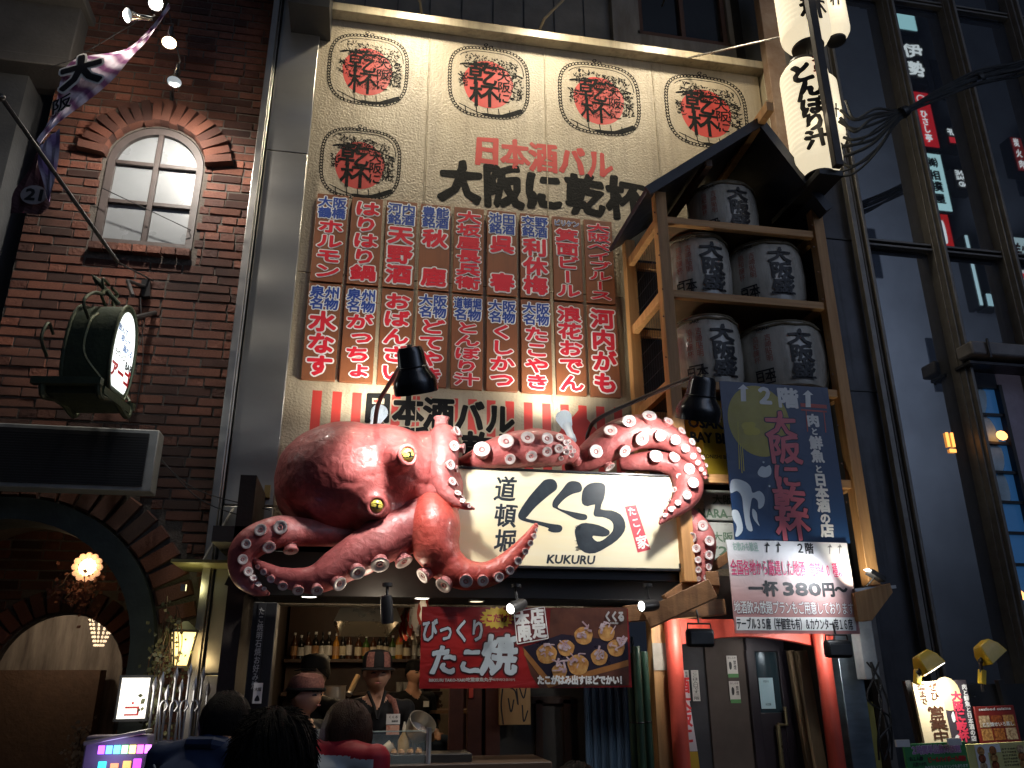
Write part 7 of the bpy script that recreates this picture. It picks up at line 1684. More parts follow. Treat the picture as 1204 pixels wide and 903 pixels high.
def frus(mb, c, r0, z0, r1, z1, m=0):
    vs = [c + R4 @ Vector((r * math.cos(PI / 2 * k), r * math.sin(PI / 2 * k), z)) for r, z in ((r0, z0), (r1, z1)) for k in range(4)]; mb.add(vs, [(k, (k + 1) % 4, 4 + (k + 1) % 4, 4 + k) for k in range(4)] + [(3, 2, 1, 0), (4, 5, 6, 7)], m)
frus(a, c, .058, -.1, .098, .1); part('glass', a, glow('lantern_warm', (1, .72, .30), 1.5), o, sharp=20)
a = MB(); frus(a, c, .115, .1, .11, .115); frus(a, c, .1, .115, .02, .17); frus(a, c, .065, -.115, .062, -.1); a.ball(c + Vector((0, 0, -.13)), .015, 8)
for k in range(4): v0 = c + R4 @ Vector((.06 * math.cos(PI / 2 * k), .06 * math.sin(PI / 2 * k), -.1)); v1 = c + R4 @ Vector((.1 * math.cos(PI / 2 * k), .1 * math.sin(PI / 2 * k), .1)); a.tube([v0, v1], .007, 6)
part('cage', a, black, o, sharp=20); a = MB(); a.tube(spl([c + Vector((-.1, .08, .1)), c + Vector((-.16, .1, .06)), c + Vector((-.13, .2, -.02)), c + Vector((-.05, .3, .02))], 5), .009, 6); part('bracket', a, black, o)
light('lantern_light', 'POINT', c + Vector((.05, -.13, 0)), 2.2, (1, .72, .33), size=.07, parent=o)
c = P(154, 820, 5.6); o = empty('lit_box_sign', c, 'glowing white rectangular box sign with a small red mark near the bottom', 'sign')
zt_, zb2 = P(156, 797, 5.6).z, P(154, 845, 5.6).z
a = MB(); a.box((c.x, 5.66, (zt_ + zb2) / 2), (.165, .13, zt_ - zb2), Matrix.Rotation(.25, 3, 'Z')); part('light_box', a, glow('box_glow', (1, .93, .8), 1.3), o)
a = MB()
for sx in (-1, 1):
    for sy in (-1, 1): a.box(Vector((c.x, 5.66, (zt_ + zb2) / 2)) + Matrix.Rotation(.25, 3, 'Z') @ Vector((sx * .085, sy * .067, 0)), (.012, .012, zt_ - zb2 + .03), Matrix.Rotation(.25, 3, 'Z'))
for z in (zt_ + .008, zb2 - .008): a.box((c.x, 5.66, z), (.19, .15, .016), Matrix.Rotation(.25, 3, 'Z'))
part('frame', a, black, o); a = MB(); Rz = Matrix.Rotation(.25, 3, 'Z'); bf = Fr(Vector((c.x, 5.66, zb2 + .045)) + Rz @ Vector((0, -.067, 0)), Rz @ Vector((1, 0, 0)))
rect(a, bf, -.04, .012, .04, .024, .002); rect(a, bf, .028, -.02, .04, .012, .0024); rect(a, bf, -.04, -.028, .04, -.018, .002); rect(a, bf, -.006, .035, .006, .05, .002); part('red_mark', a, red_ink, o, sharp=0)
light('box_light', 'POINT', c + Vector((.1, -.2, 0)), 2.2, (1, .94, .82), size=.1, parent=o)
c = P(135, 885, 4.9); o = empty('arcade_lightbox', c, 'multicoloured glowing display box at the bottom left under the white box sign', 'display')
q0, q1 = P(112, 871, 4.9), P(162, 871, 4.9); R5 = Matrix.Rotation(-.18, 3, 'Y')
a = MB(); a.box((c.x, 4.98, .98), (.31, .14, .62)); part('casing', a, mat('casing_lilac', (.12, .1, .15), .5), o, bevel=.01)
zt_ = P(135, 874, 4.9).z; cols = [(.45, .1, 1), (.1, .3, 1), (.1, .85, .9), (.3, 1, .3), (1, .8, .2), (1, .15, .7), (.8, .2, 1)]
for k in range(7):
    a = MB(); a.box((q0.x + .035 + k * .038, 4.905, zt_ - .03), (.03, .006, .04)); part('coloured_lamp', a, glow('lamp_colour_%s' % 'abcdefg'[k], cols[k], 3), o)
for k, (dx, dz, cc) in enumerate(((.03, -.11, (.05, .7, .9)), (.09, -.12, (.9, .3, .1)), (.15, -.11, (1, .45, .1)), (.2, -.1, (.7, .1, .9)), (.04, -.18, (.1, .4, 1)), (.11, -.19, (1, .35, .08)), (.19, -.18, (.6, .15, 1)))):
    a = MB(); a.box((q0.x + .02 + dx, 4.905, zt_ + dz), (.04, .006, .05)); part('picture_cell', a, glow('cell_%s' % 'abcdefg'[k], cc, 1.4), o, bevel=.003)
a = MB(); a.box((c.x, 4.93, zt_ + .03), (.3, .16, .02), R5); part('lid', a, steel, o, bevel=.004)
light('arcade_light', 'POINT', (c.x, 4.8, zt_ - .05), 1.6, (.6, .45, 1), size=.1, parent=o)
# railings
gt = empty('iron_railing', P(210, 880, 5.45), 'wrought iron gate bars with spear tips and scrolls left of the steel pillar', 'railing')
iron = mat('grey_iron', (.4, .39, .4), .35, metal=.8); zr = P(210, 830, 5.45).z
for k in range(9):
    x = P(176 + k * 8, 850, 5.45).x; t_ = P(176 + k * 8, (812, 806, 822, 800, 815, 796, 812, 800, 818)[k], 5.45).z
    a = MB(); a.tube([(x, 5.45, .2), (x, 5.45, t_)], .0075, 6); a.tube([(x, 5.45, t_), (x, 5.45, t_ + .03), (x, 5.45, t_ + .08)], [.008, .016, .001], 8); part('bar', a, iron, gt)
for k in range(4):
    x = P(192 + k * 12, 840, 5.45).x; a = MB(); a.tube(spl([(x, 5.44, zr - .35), (x - .012, 5.44, zr - .1), (x - .02, 5.44, zr), (x, 5.44, zr + .03), (x + .02, 5.44, zr), (x + .005, 5.44, zr - .03)], 4), .006, 6); part('scroll', a, iron, gt)
for z in (.35, zr - .2): a = MB(); a.bar((P(170, 850, 5.45).x, 5.455, z), (P(244, 850, 5.45).x, 5.455, z), .014, .03); part('rail', a, iron, gt)
# ivy round the lanterns, dry twigs in the arch
leafm = mat('ivy_leaf', (.05, .065, .025), .6, col2=(.11, .10, .04), sc=20)
def ivy(name, cx0, cy0, sx_, sy_, Y, n, lab, seed, mt):
    rr = random.Random(seed); c = P(cx0, cy0, Y); o = empty(name, c, lab, 'plant'); st = MB(); lf = MB(); tips = []
    for k in range(n):
        p = Vector((c.x + rr.uniform(-1, 1) * sx_ * .3, Y + rr.uniform(-.05, .08), c.z + rr.uniform(.2, 1) * sy_)); pts = [p]
        for j in range(5): p = p + Vector((rr.uniform(-.5, .5) * sx_ * .5, rr.uniform(-.04, .03), -rr.uniform(.1, .45) * sy_)); pts.append(p); tips.append(p)
        st.tube([Vector(v) for v in spl([tuple(q) for q in pts], 3)], .0035, 4)
    for p in tips:
        for i in range(5):
            q = p + Vector((rr.gauss(0, .035), rr.gauss(0, .03), rr.gauss(0, .04))); a_ = rr.uniform(0, 6.28); u = Vector((math.cos(a_), rr.uniform(-.6, .2), math.sin(a_))).normalized(); w_ = u.cross(Vector((rr.uniform(-.4, .4), -1, rr.uniform(-.4, .4)))).normalized(); l = rr.uniform(.018, .04)
            lf.add([q, q + u * l * .5 + w_ * l * .4, q + u * l, q + u * l * .5 - w_ * l * .4], [(0, 1, 2), (0, 2, 3)])
    part('stem', st, woodd, o); part('leaves', lf, mt, o, kind='stuff', sharp=0)
ivy('ivy', 192, 780, .15, .42, 5.68, 12, 'straggly dark ivy hanging between the wall lantern and the box sign', 1, leafm)
ivy('twig_bunch', 95, 690, .2, .14, 6.55, 8, 'dry reddish twigs hanging under the flower lamp', 2, mat('twig_leaf', (.14, .05, .025), .7))
ivy('dried_flowers', 95, 880, .16, .16, 7.2, 7, 'pale dried flowers catching light inside the doorway', 3, mat('dry_leaf', (.4, .3, .2), .7))
# small awning over the jamb and its stay
o = empty('glass_canopy', P(240, 663, 5.6), 'thin lit canopy plate with a slanting stay rod beside the octopus arm', 'canopy')
A, B, C_, D_ = P(207, 663, 5.75), P(300, 665, 5.75), P(300, 682, 6.1), P(228, 680, 6.1); zz_ = A.z
a = MB(); a.box(((A.x + B.x) / 2, 5.83, zz_), (B.x - A.x, .5, .02)); part('plate', a, mat('plate_brass', (.3, .27, .12), .4, metal=.5), o)
a = MB(); a.box((P(214, 690, 5.6).x, 5.65, P(214, 690, 5.6).z), (.03, .03, .04)); a.tube([P(238, 661, 5.6), P(274, 598, 5.86)], .009, 6); part('stay_rod', a, steel, o)
light('plate_light', 'POINT', P(225, 688, 5.75), .7, (.9, .85, .4), size=.05, parent=o)
a = MB(); a.box(P(285, 690, 5.5), (.2, .1, .06), Matrix.Rotation(.35, 3, 'Y')); part('black_speaker', a, black, o)
o = empty('wall_cables', P(210, 590, 5.9), 'thin black cables sagging across the brick wall and pillar', 'cable')
for (a0, b0, c0) in (((178, 530), (230, 575), (318, 600)), ((185, 535), (240, 590), (330, 618)), ((165, 350), (168, 420), (160, 480))): a = MB(); a.tube([Vector(v) for v in spl([tuple(P(*a0, 5.95)), tuple(P(*b0, 5.8)), tuple(P(*c0, 5.75))], 6)], .004, 5); part('cable', a, black, o)

# ================================================================== RIGHT: LANTERNS, GLASS BUILDING, CABLES
def lantern(cx, y_top, y_bot, Y, rpx, lab, texts, group='white paper lanterns on the black post'):
    top, bot = P(cx, y_top, Y), P(cx, y_bot, Y); x = top.x * .5 + bot.x * .5; r = M(rpx, cx, (y_top + y_bot) / 2, Y); h = top.z - bot.z
    o = empty('paper_lantern', (x, Y, bot.z), lab, 'lantern', group)
    a = MB(); n = 46; pr = []
    for k in range(n + 1):
        t = k / n; e = min(t, 1 - t); rr_q = r * min(1, (.62 + .38 * math.sin(min(1, e / .13) * PI / 2)) * (1 + .06 * math.sin(PI * t))); pr.append((rr_q * (1 - .012 * (k % 2)), h * t))
    a.lathe(pr, (x, Y, bot.z), n=40); m = _M.get('lantern_paper')
    if not m:
        m = mat('lantern_paper', (.7, .66, .55), .8, emis=(1, .85, .58), es=.8, var=.05)
    part('paper', a, m, o, sharp=0)
    a = MB(); a.lathe([(0, -.035), (r * .4, -.035), (r * .62, -.02), (r * .64, .0), (r * .6, .012)], (x, Y, bot.z), n=28); a.lathe([(r * .6, h - .012), (r * .64, h), (r * .6, h + .03), (r * .3, h + .035), (0, h + .035)], (x, Y, bot.z), n=28); part('cap', a, black, o)
    for nm, mt_, items in texts:
        a = MB(); f0 = Fr((0, 0, 0))
        for s_, u, v, w_, hh, dl, rot_ in items:
            b2 = MB()
            if len(s_) == 1: char(b2, f0, s_, u * r, v * h, w_ * r, hh * h, dl, .003, rot=rot_, wob=.08, sk=.1)
            else: vtext(b2, f0, s_, u * r, v * h, w_ * r, hh * h, dl, .003, wob=.06)
            b2.v = [(x + math.sin(p[0] / r) * (r * 1.03 - p[1]), Y - math.cos(p[0] / r) * (r * 1.03 - p[1]), bot.z + p[2]) for p in b2.v]; a.v, a.f, a.m = a.v + b2.v, a.f + [tuple(i + len(a.v) for i in f) for f in b2.f], a.m + b2.m
        part(nm, a, mt_, o, sharp=0)
    light('lantern_glow', 'POINT', (x - r * .3, Y - r - .08, bot.z + h * .35), 1.6, (1, .85, .6), size=.12, parent=o)
    return o


lblk = flat('lantern_ink', (.012, .01, .01), .6)
lantern(953, 80, 207, 4.9, 28, 'white paper lantern lettered 名物 tombori-jiru, lower one hanging by the post', [('lettering', lblk, [('と', -.66, .80, 1.0, .18, .07, .2), ('ん', -.5, .65, 1.1, .18, .07, .2), ('ぼ', -.42, .49, 1.0, .16, .06, .1), ('り', -.46, .35, .9, .15, .06, .1), ('汁', -.44, .21, 1.0, .15, .06, .1)]), ('red_lettering', flat('lantern_red', (.5, .01, .01), .6), [('名', .1, .91, .6, .09, .06, .1), ('物', .12, .81, .6, .09, .06, .1)])])
lantern(939, -70, 55, 4.9, 28, 'white paper lantern lettered kanpai, upper one cut by the top of the picture', [('lettering', lblk, [('乾', -.2, .37, 1.2, .22, .05, .1), ('杯', -.15, .18, 1.0, .18, .05, .1), ('に', -.3, .62, .9, .2, .05, .1)])])
lantern(975, 92, 172, 5.45, 14, 'narrow lit lantern showing behind the right of the black post', [('lettering', lblk, [('汁', -.2, .4, .7, .2, .04, 0)])])
lantern(975, -40, 46, 5.45, 17, 'narrow lit lantern behind the black post at the top edge', [('lettering', lblk, [('杯', -.2, .4, .7, .2, .04, 0)])])
lp = empty('lantern_post', P(965, 100, 4.75), 'black wooden post with arm and tray holding the white lanterns', 'post')
xx = P(972, 110, 4.6).x; zl_ = P(985, 205, 4.72).z
a = MB(); a.box((xx + .012, 4.63, (zl_ + 8.5) / 2), (.066, .06, 8.5 - zl_)); part('post', a, mat('lantern_post_black', (.02, .015, .014), .5), lp, bevel=.005)
a = MB(); a.box((xx - .02, 5.05, zl_ - .02), (.2, .75, .05)); part('tray', a, black, lp, bevel=.004)
a = MB(); a.tube([P(801, 70, 5.9), P(955, 35, 4.9)], .009, 8); part('silver_arm', a, mat('silver_pipe', (.5, .48, .44), .3, metal=.9), lp)
a = MB(); a.tube([P(951, 60, 4.9), P(950, 76, 4.9)], .004, 5); a.tube([P(946, 55, 4.9), P(950, 76, 4.9), P(956, 58, 4.9)], .003, 5); part('hanging_wire', a, black, lp)
a = MB(); a.box((xx, 4.95, 8.3), (.08, .5, .08)); part('bracket', a, black, lp)

# glass building
GY = 6.0
gb = empty('glass_building', (6, 6.3, 0), 'dark glass curtain wall building with slanting metal mullions on the right', 'building')
glassm = bpy.data.materials.new('tinted_glazing'); glassm.use_nodes = True; b_ = glassm.node_tree.nodes['Principled BSDF']; b_.inputs['Base Color'].default_value = (.03, .035, .045, 1); b_.inputs['Roughness'].default_value = .015; b_.inputs['IOR'].default_value = 3.0
frame_m = mat('mullion_metal', (.15, .14, .13), .4, metal=.5, var=.2, sc=8); frame_d = mat('pilaster_metal', (.05, .05, .056), .4, metal=.5, var=.3, sc=3, stain=.5)
gx = [P(1008.6, 288, GY).x, P(1095, 288, GY).x + .02, P(1181, 305, GY).x, P(1181, 305, GY).x + .84, P(1181, 305, GY).x + 1.68]
gzs = [.2, P(1100, 294, GY).z, P(1110, 10, GY).z, 12.0]
for i in range(4):
    for j in range(3):
        if i in (1, 2, 3) and j == 0: z0 = P(1150, 425, GY).z
        else: z0 = gzs[j]
        a = MB(); a.box(((gx[i] + gx[i + 1]) / 2, GY + .05, (z0 + gzs[j + 1]) / 2), (gx[i + 1] - gx[i] - .03, .012, gzs[j + 1] - z0 - .03)); part('glass_pane', a, glassm, gb)
for i, x in enumerate(gx):
    for dx, yo, w_ in ((-.028, -.09, .022), (0, -.13, .03), (.03, -.09, .022), (0, .0, .10)):
        a = MB(); a.box((x + dx, GY + yo + .03 if yo else GY + .03, 6.0), (w_, .1 if yo else .16, 12)); part('mullion', a, frame_m, gb, bevel=.004)
for j, z in enumerate(gzs[1:]):
    for i in range(4):
        for dz in (-.025, .025): a = MB(); a.box(((gx[i] + gx[i + 1]) / 2, GY - .01, z + dz), (gx[i + 1] - gx[i] - .106, .06, .022)); part('transom', a, frame_m, gb, bevel=.003)
a = MB(); a.box((gx[0] - .28, GY + .15, 6), (.42, .4, 12)); part('pilaster', a, frame_d, gb, bevel=.006)
a = MB(); a.box((gx[0] - .10, GY - .12, 6), (.05, .06, 12)); a.box((gx[0] - .49, GY - .02, 6), (.06, .1, 12)); part('pilaster_edge', a, frame_m, gb, bevel=.004)
for z in (gzs[1] - .02, P(980, 460, GY).z, 8.4): a = MB(); a.box((gx[0] - .28, GY - .056, z), (.42, .012, .012)); part('joint', a, black, gb)
a = MB(); a.box((7.0, 9, 6), (6, .1, 12)); a.box((4.2, 7.6, 6), (.1, 3, 12)); part('inner_wall', a, mat('office_dark', (.02, .022, .03), .8), gb)
# ledge box and lattice window below
o = empty('ledge_lamp', P(1160, 415, 5.7), 'grey box fixture on a ledge above the blue lattice window', 'fixture')
A, B = P(1138, 410, 5.75), P(1230, 428, 5.75)
a = MB(); a.box(((A.x + B.x) / 2 + .1, 5.8, A.z), (B.x - A.x + .2, .2, .13)); part('casing', a, mat('fixture_grey', (.16, .15, .15), .5), o, bevel=.02)
a = MB(); a.box(((A.x + B.x) / 2 + .12, 5.88, A.z - .11), (B.x - A.x + .2, .2, .03)); a.bar((A.x + .15, 5.68, A.z - .1), (A.x + .15, 5.68, A.z + .08), .02); part('ledge', a, frame_d, o, bevel=.004)
lw = empty('lattice_window', P(1165, 600, 6.0), 'tall blue lattice window with a white sail-like print and warm lamp reflections', 'window')
lx0 = P(1138, 460, GY).x; lx1 = P(1180, 460, GY).x; zt0 = P(1155, 452, GY).z; step = (P(1142, 487, GY).z - P(1150, 521, GY).z)
blue_g = mat('blue_glazing', (.035, .12, .26), .12, col2=(.05, .16, .32), sc=1.5, spec=.8, emis=(.03, .12, .3), es=.3)
sail = mat('sail_print', (.42, .55, .62), .5)
for k in range(13):
    z1 = zt0 - k * step; a = MB(); a.box(((lx0 + lx1) / 2, GY + .09, z1 - step / 2), (lx1 - lx0 - .02, .01, step - .022)); pn_ = part('pane', a, blue_g, lw)
    a = MB(); a.box(((lx0 + lx1) / 2, GY + .07, z1), (lx1 - lx0, .05, .024)); part('glazing_bar', a, black, lw)
    if k < 4:
        a = MB(); ff = Fr((0, GY + .084, 0)); W_ = lx1 - lx0; u0 = lx0 + W_ * (.18, .12, .2, .35)[k]; u1 = lx0 + W_ * (.55, .75, .7, .72)[k]; zlo, zhi = z1 - step + .015, z1 - .015
        blob(a, ff, [(u0, zlo), (u1, zlo + .01), (u1 + (.05, -.04, .03, 0)[k], zhi - .02), (u0 + .06, zhi), (u0 + .02, (zlo + zhi) / 2)], .002); part('sail_print', a, sail, pn_, sharp=0)
for x in (lx0, lx1): a = MB(); a.box((x, GY + .06, zt0 - 6.5 * step), (.035, .07, 13 * step + .04)); part('frame', a, black, lw)
a = MB(); a.box((lx1 + .8, GY + .1, zt0 - 1.5), (1.5, .02, 3.4)); part('side_panel', a, mat('lilac_panel', (.13, .12, .16), .5, emis=(.1, .09, .13), es=.15), lw)
for (x, y) in ((1178, 512), (1198, 700)): a = MB(); a.ball(P(x, y, GY + .0), (.06, .012, .045), 10); part('lamp_reflection', a, glow('orange_reflection', (1, .42, .12), 3.5), lw)  # glowing flattened balls stand in for warm lamp reflections on the panes
a = MB(); A = P(1118, 517, GY + .03)
for dx in (0, .05): a.box((A.x + dx - .03, GY + .03, A.z), (.022, .01, .13))
a.box((A.x, GY + .03, A.z - .1), (.06, .01, .03)); o = part('inner_lamp', a, glow('orange_tube', (1, .38, .08), 2.2), loc=A, cat='lamp', label='small orange tube lamp glowing inside the dark glass')
# cables
o = empty('cable_bundle', P(1100, 120, 5.2), 'thick bundle of black cables crossing the glass building and fanning out by the lanterns', 'cable bundle')
rr = random.Random(6)
for k in range(11):
    dy = (k - 5) * 1.7 + rr.uniform(-2, 2); e = (988 + rr.uniform(-3, 8), 118 + k * 9 + rr.uniform(-4, 4))
    pts = [P(1260, 50 + dy, 4.9), P(1204, 78 + dy, 4.9 + rr.uniform(-.1, .1)), P(1150, 92 + dy * .9 + rr.uniform(-3, 3), 4.9 + rr.uniform(-.06, .06)), P(1105, 110 + dy * .7, 4.9), P(1062, 132 + dy * .5, 4.9), P(1030 + rr.uniform(-4, 4), 150 + (k - 4) * 5.5, 4.95), P(1005, (e[1] + 150 + k * 4) / 2 + rr.uniform(-3, 9), 5.0), P(*e, 5.05)]
    a = MB(); a.tube([Vector(v) for v in spl([tuple(p) for p in pts], 6)], rr.uniform(.008, .015), 6); part('cable', a, mat('cable_black', (.022, .024, .026), .5), o)
for x, y in ((1062, 132), (1151, 93)): a = MB(); p0 = P(x, y, 4.9); a.lathe([(.05, -.03), (.055, 0), (.05, .03)], p0, P(x + 10, y - 5, 4.9) - P(x, y, 4.9), 14); part('tie', a, black, o)

# ================================================================== RIGHT FOREGROUND: SIGN BOARDS
def quad_board(px, Y, th=.01):
    """board standing in the plane through four measured corners; the plane may lean and turn"""
    c = [P(x, y, Y) for x, y in px]; return c


def lean_board(name, px, Y, lab, cat, m, group=None):
    x0 = (P(*px[0], Y).x + P(*px[3], Y).x) / 2; x1 = (P(*px[1], Y).x + P(*px[2], Y).x) / 2
    TL, TR, BR, BL = [P(*p, Y) for p in px]; xv = ((TR - TL) + (BR - BL)) / 2; zv = ((TL - BL) + (TR - BR)) / 2; c = (TL + TR + BR + BL) / 4; W_, H_ = xv.length, zv.length
    xv.normalize(); zv.normalize(); zv = (zv - xv * zv.dot(xv)).normalized(); fr = Fr(c, xv, zv); o = empty(name, c, lab, cat, group)
    a = MB(); R = Matrix((xv, -fr.n, zv)).transposed(); a.box(c - fr.n * .007, (W_, .013, H_), R); part('board', a, m, o, bevel=.002); return o, fr, W_, H_


Yg = 3.9
o, fr, W_, H_ = lean_board('welcome_board', ((1070, 802), (1104, 801), (1121, 872), (1090, 876)), Yg, 'cream board with black brush lettering lit by the left yellow lamp', 'sign board', mat('board_cream', (.72, .6, .38), .5, var=.08))
a = MB(); vtext(a, fr, '営業中', .02, -H_ * .2, W_ * .62, H_ * .58, .035, .002, wob=.06); vtext(a, fr, 'ぜひ', W_ * .2, H_ * .33, W_ * .32, H_ * .3, .03, .002, wob=.08); vtext(a, fr, '迄まで', -W_ * .22, H_ * .3, W_ * .28, H_ * .36, .03, .002, wob=.08); part('lettering', a, flat('brown_ink', (.07, .025, .012), .5), o, sharp=0)
o, fr, W_, H_ = lean_board('izakaya_board', ((1104, 801), (1128, 799), (1158, 874), (1122, 873)), Yg + .004, 'dark board with pink and white vertical lettering and a moon, beside the cream board', 'sign board', mat('board_dark', (.05, .04, .05), .4))
a = MB(); poly(a, fr, [(-.05 + .075 * math.cos(t), H_ * .28 + .08 * math.sin(t)) for t in [2 * PI * k / 24 for k in range(24)]], .001); part('moon_print', a, flat('moon_cream', (.7, .55, .3), .5), o, sharp=0)
a = MB(); vtext(a, fr, '大阪に乾杯', -W_ * .02, -H_ * .08, W_ * .42, H_ * .8, .06, .0025); part('lettering', a, flat('pinkred_ink', (.75, .05, .1), .5), o, sharp=0)
a = MB(); vtext(a, fr, '肉と鮮魚と日本酒の店', W_ * .36, -H_ * .02, W_ * .2, H_ * .9, .04, .0025); blob(a, fr, [(-W_ * .35, -.02), (-W_ * .25, .0), (-W_ * .22, -.04), (-W_ * .32, -.05)], .0025); blob(a, fr, [(-W_ * .35, -.12), (-W_ * .2, -.11), (-W_ * .15, -.16), (-W_ * .2, -.17)], .0025); part('white_print', a, white_ink, o, sharp=0)
o, fr, W_, H_ = lean_board('food_photo_board', ((1141, 832), (1187, 830), (1206, 871), (1158, 873)), Yg + .01, 'board of grilled food photographs in red and orange, right of the pink lettered board', 'sign board', mat('board_red', (.2, .02, .015), .4))
rr = random.Random(13); fm_ = [mat('food_print_%s' % 'abcd'[i], tuple(q * .25 for q in c1), .4, col2=c2, sc=75) for i, (c1, c2) in enumerate((((.4, .08, .02), (.75, .4, .12)), ((.25, .03, .01), (.6, .22, .05)), ((.5, .2, .05), (.8, .6, .35)), ((.12, .02, .01), (.5, .12, .03))))]
for j in range(2):
    for i in range(3):
        a = MB(); rect(a, fr, -W_ / 2 + .012 + i * (W_ - .02) / 3, -H_ / 2 + .012 + j * (H_ - .05) / 2, -W_ / 2 + .004 + (i + 1) * (W_ - .02) / 3, -H_ / 2 + .006 + (j + 1) * (H_ - .05) / 2, .0015); part('food_picture', a, fm_[(i + j * 2) % 4], o, sharp=0)
a = MB(); line(a, fr, 'seafood cuisine', 0, H_ * .42, W_ * .8, H_ * .07, .05, .002); htext(a, fr, 'とり焼せいろ蒸し', 0, 0, W_ * .8, H_ * .12, .03, .003); part('lettering', a, white_ink, o, sharp=0)
o, fr, W_, H_ = lean_board('black_board_back', ((1128, 808), (1166, 809), (1176, 838), (1140, 836)), Yg + .15, 'plain black board with rounded corners behind the food photographs', 'sign board', mat('blackboard', (.014, .013, .013), .5))
a = MB(); a.ball(P(1146, 819, Yg + .14), .004, 6); part('screw', a, steel, o)
o, fr, W_, H_ = lean_board('green_board', ((1056, 876), (1130, 873), (1150, 925), (1078, 930)), 3.7, 'green drinks board with lilac heading and red lettering at the bottom edge', 'sign board', mat('board_green', (.03, .22, .06), .5, var=.1))
a = MB(); htext(a, fr, '２時間単品飲み放題', 0, H_ * .36, W_ * .8, H_ * .18, .12, .0015); part('heading_edge', a, flat('heading_white', (.7, .68, .7), .5), o, sharp=0)
a = MB(); htext(a, fr, '２時間単品飲み放題', 0, H_ * .36, W_ * .8, H_ * .18, .04, .0032); part('heading', a, flat('heading_lilac', (.42, .22, .45), .5), o, sharp=0)
a = MB(); htext(a, fr, 'ビールハイボール焼酎', W_ * .15, H_ * .14, W_ * .62, H_ * .12, .05, .002); part('red_lettering', a, red_ink, o, sharp=0)
a = MB(); htext(a, fr, 'お１人様', -W_ * .34, H_ * .18, W_ * .22, H_ * .09, .04, .002); htext(a, fr, '九百八十円', -W_ * .3, H_ * .06, W_ * .22, H_ * .09, .04, .002); part('black_lettering', a, ink_black, o, sharp=0)
a = MB(); htext(a, fr, 'カクテルソフトドリンクもあります', W_ * .12, H_ * -.02, W_ * .7, H_ * .08, .02, .002); part('white_lettering', a, white_ink, o, sharp=0)
o, fr, W_, H_ = lean_board('yellow_board', ((1132, 876), (1208, 872), (1230, 925), (1150, 930)), 3.72, 'yellow and cream menu board with tiny dish photographs at the bottom right corner', 'sign board', mat('board_yellow', (.55, .5, .14), .5, col2=(.65, .6, .3), sc=6))
a = MB(); rect(a, fr, -W_ * .38, -H_ * .5, -W_ * .2, H_ * .48, .0012); rect(a, fr, -W_ * .2, H_ * .3, W_ * .0, H_ * .48, .0012); part('white_strip', a, white_ink, o, sharp=0)
for k in range(9):
    i, j = k % 3, k // 3; u = (-W_ * .30, -W_ * .12, W_ * .3)[i]; v = H_ * (.34 - .16 * j); a = MB(); R_ = W_ * .055; poly(a, fr, [(u + R_ * math.cos(t), v + R_ * math.sin(t)) for t in [2 * PI * q / 16 for q in range(16)]], .002); part('dish_picture', a, fm_[k % 4], o, sharp=0)
a = MB()
for k in range(6): htext(a, fr, 'おすすめ料理'[: 5 + k % 2], W_ * .12, H_ * (.36 - .07 * k), W_ * .22, H_ * .045, .02, .002)
part('lettering', a, ink_black, o, sharp=0)
a = MB()
for (x, y) in ((1061, 874), (1122, 872)): q = P(x, y, 3.66); a.box(q, (.07, .01, .03))
tp = part('tape_strip', a, flat('tape_white', (.6, .6, .6), .4), [q_ for q_ in bpy.data.objects if q_.name.startswith('green_board')][0])
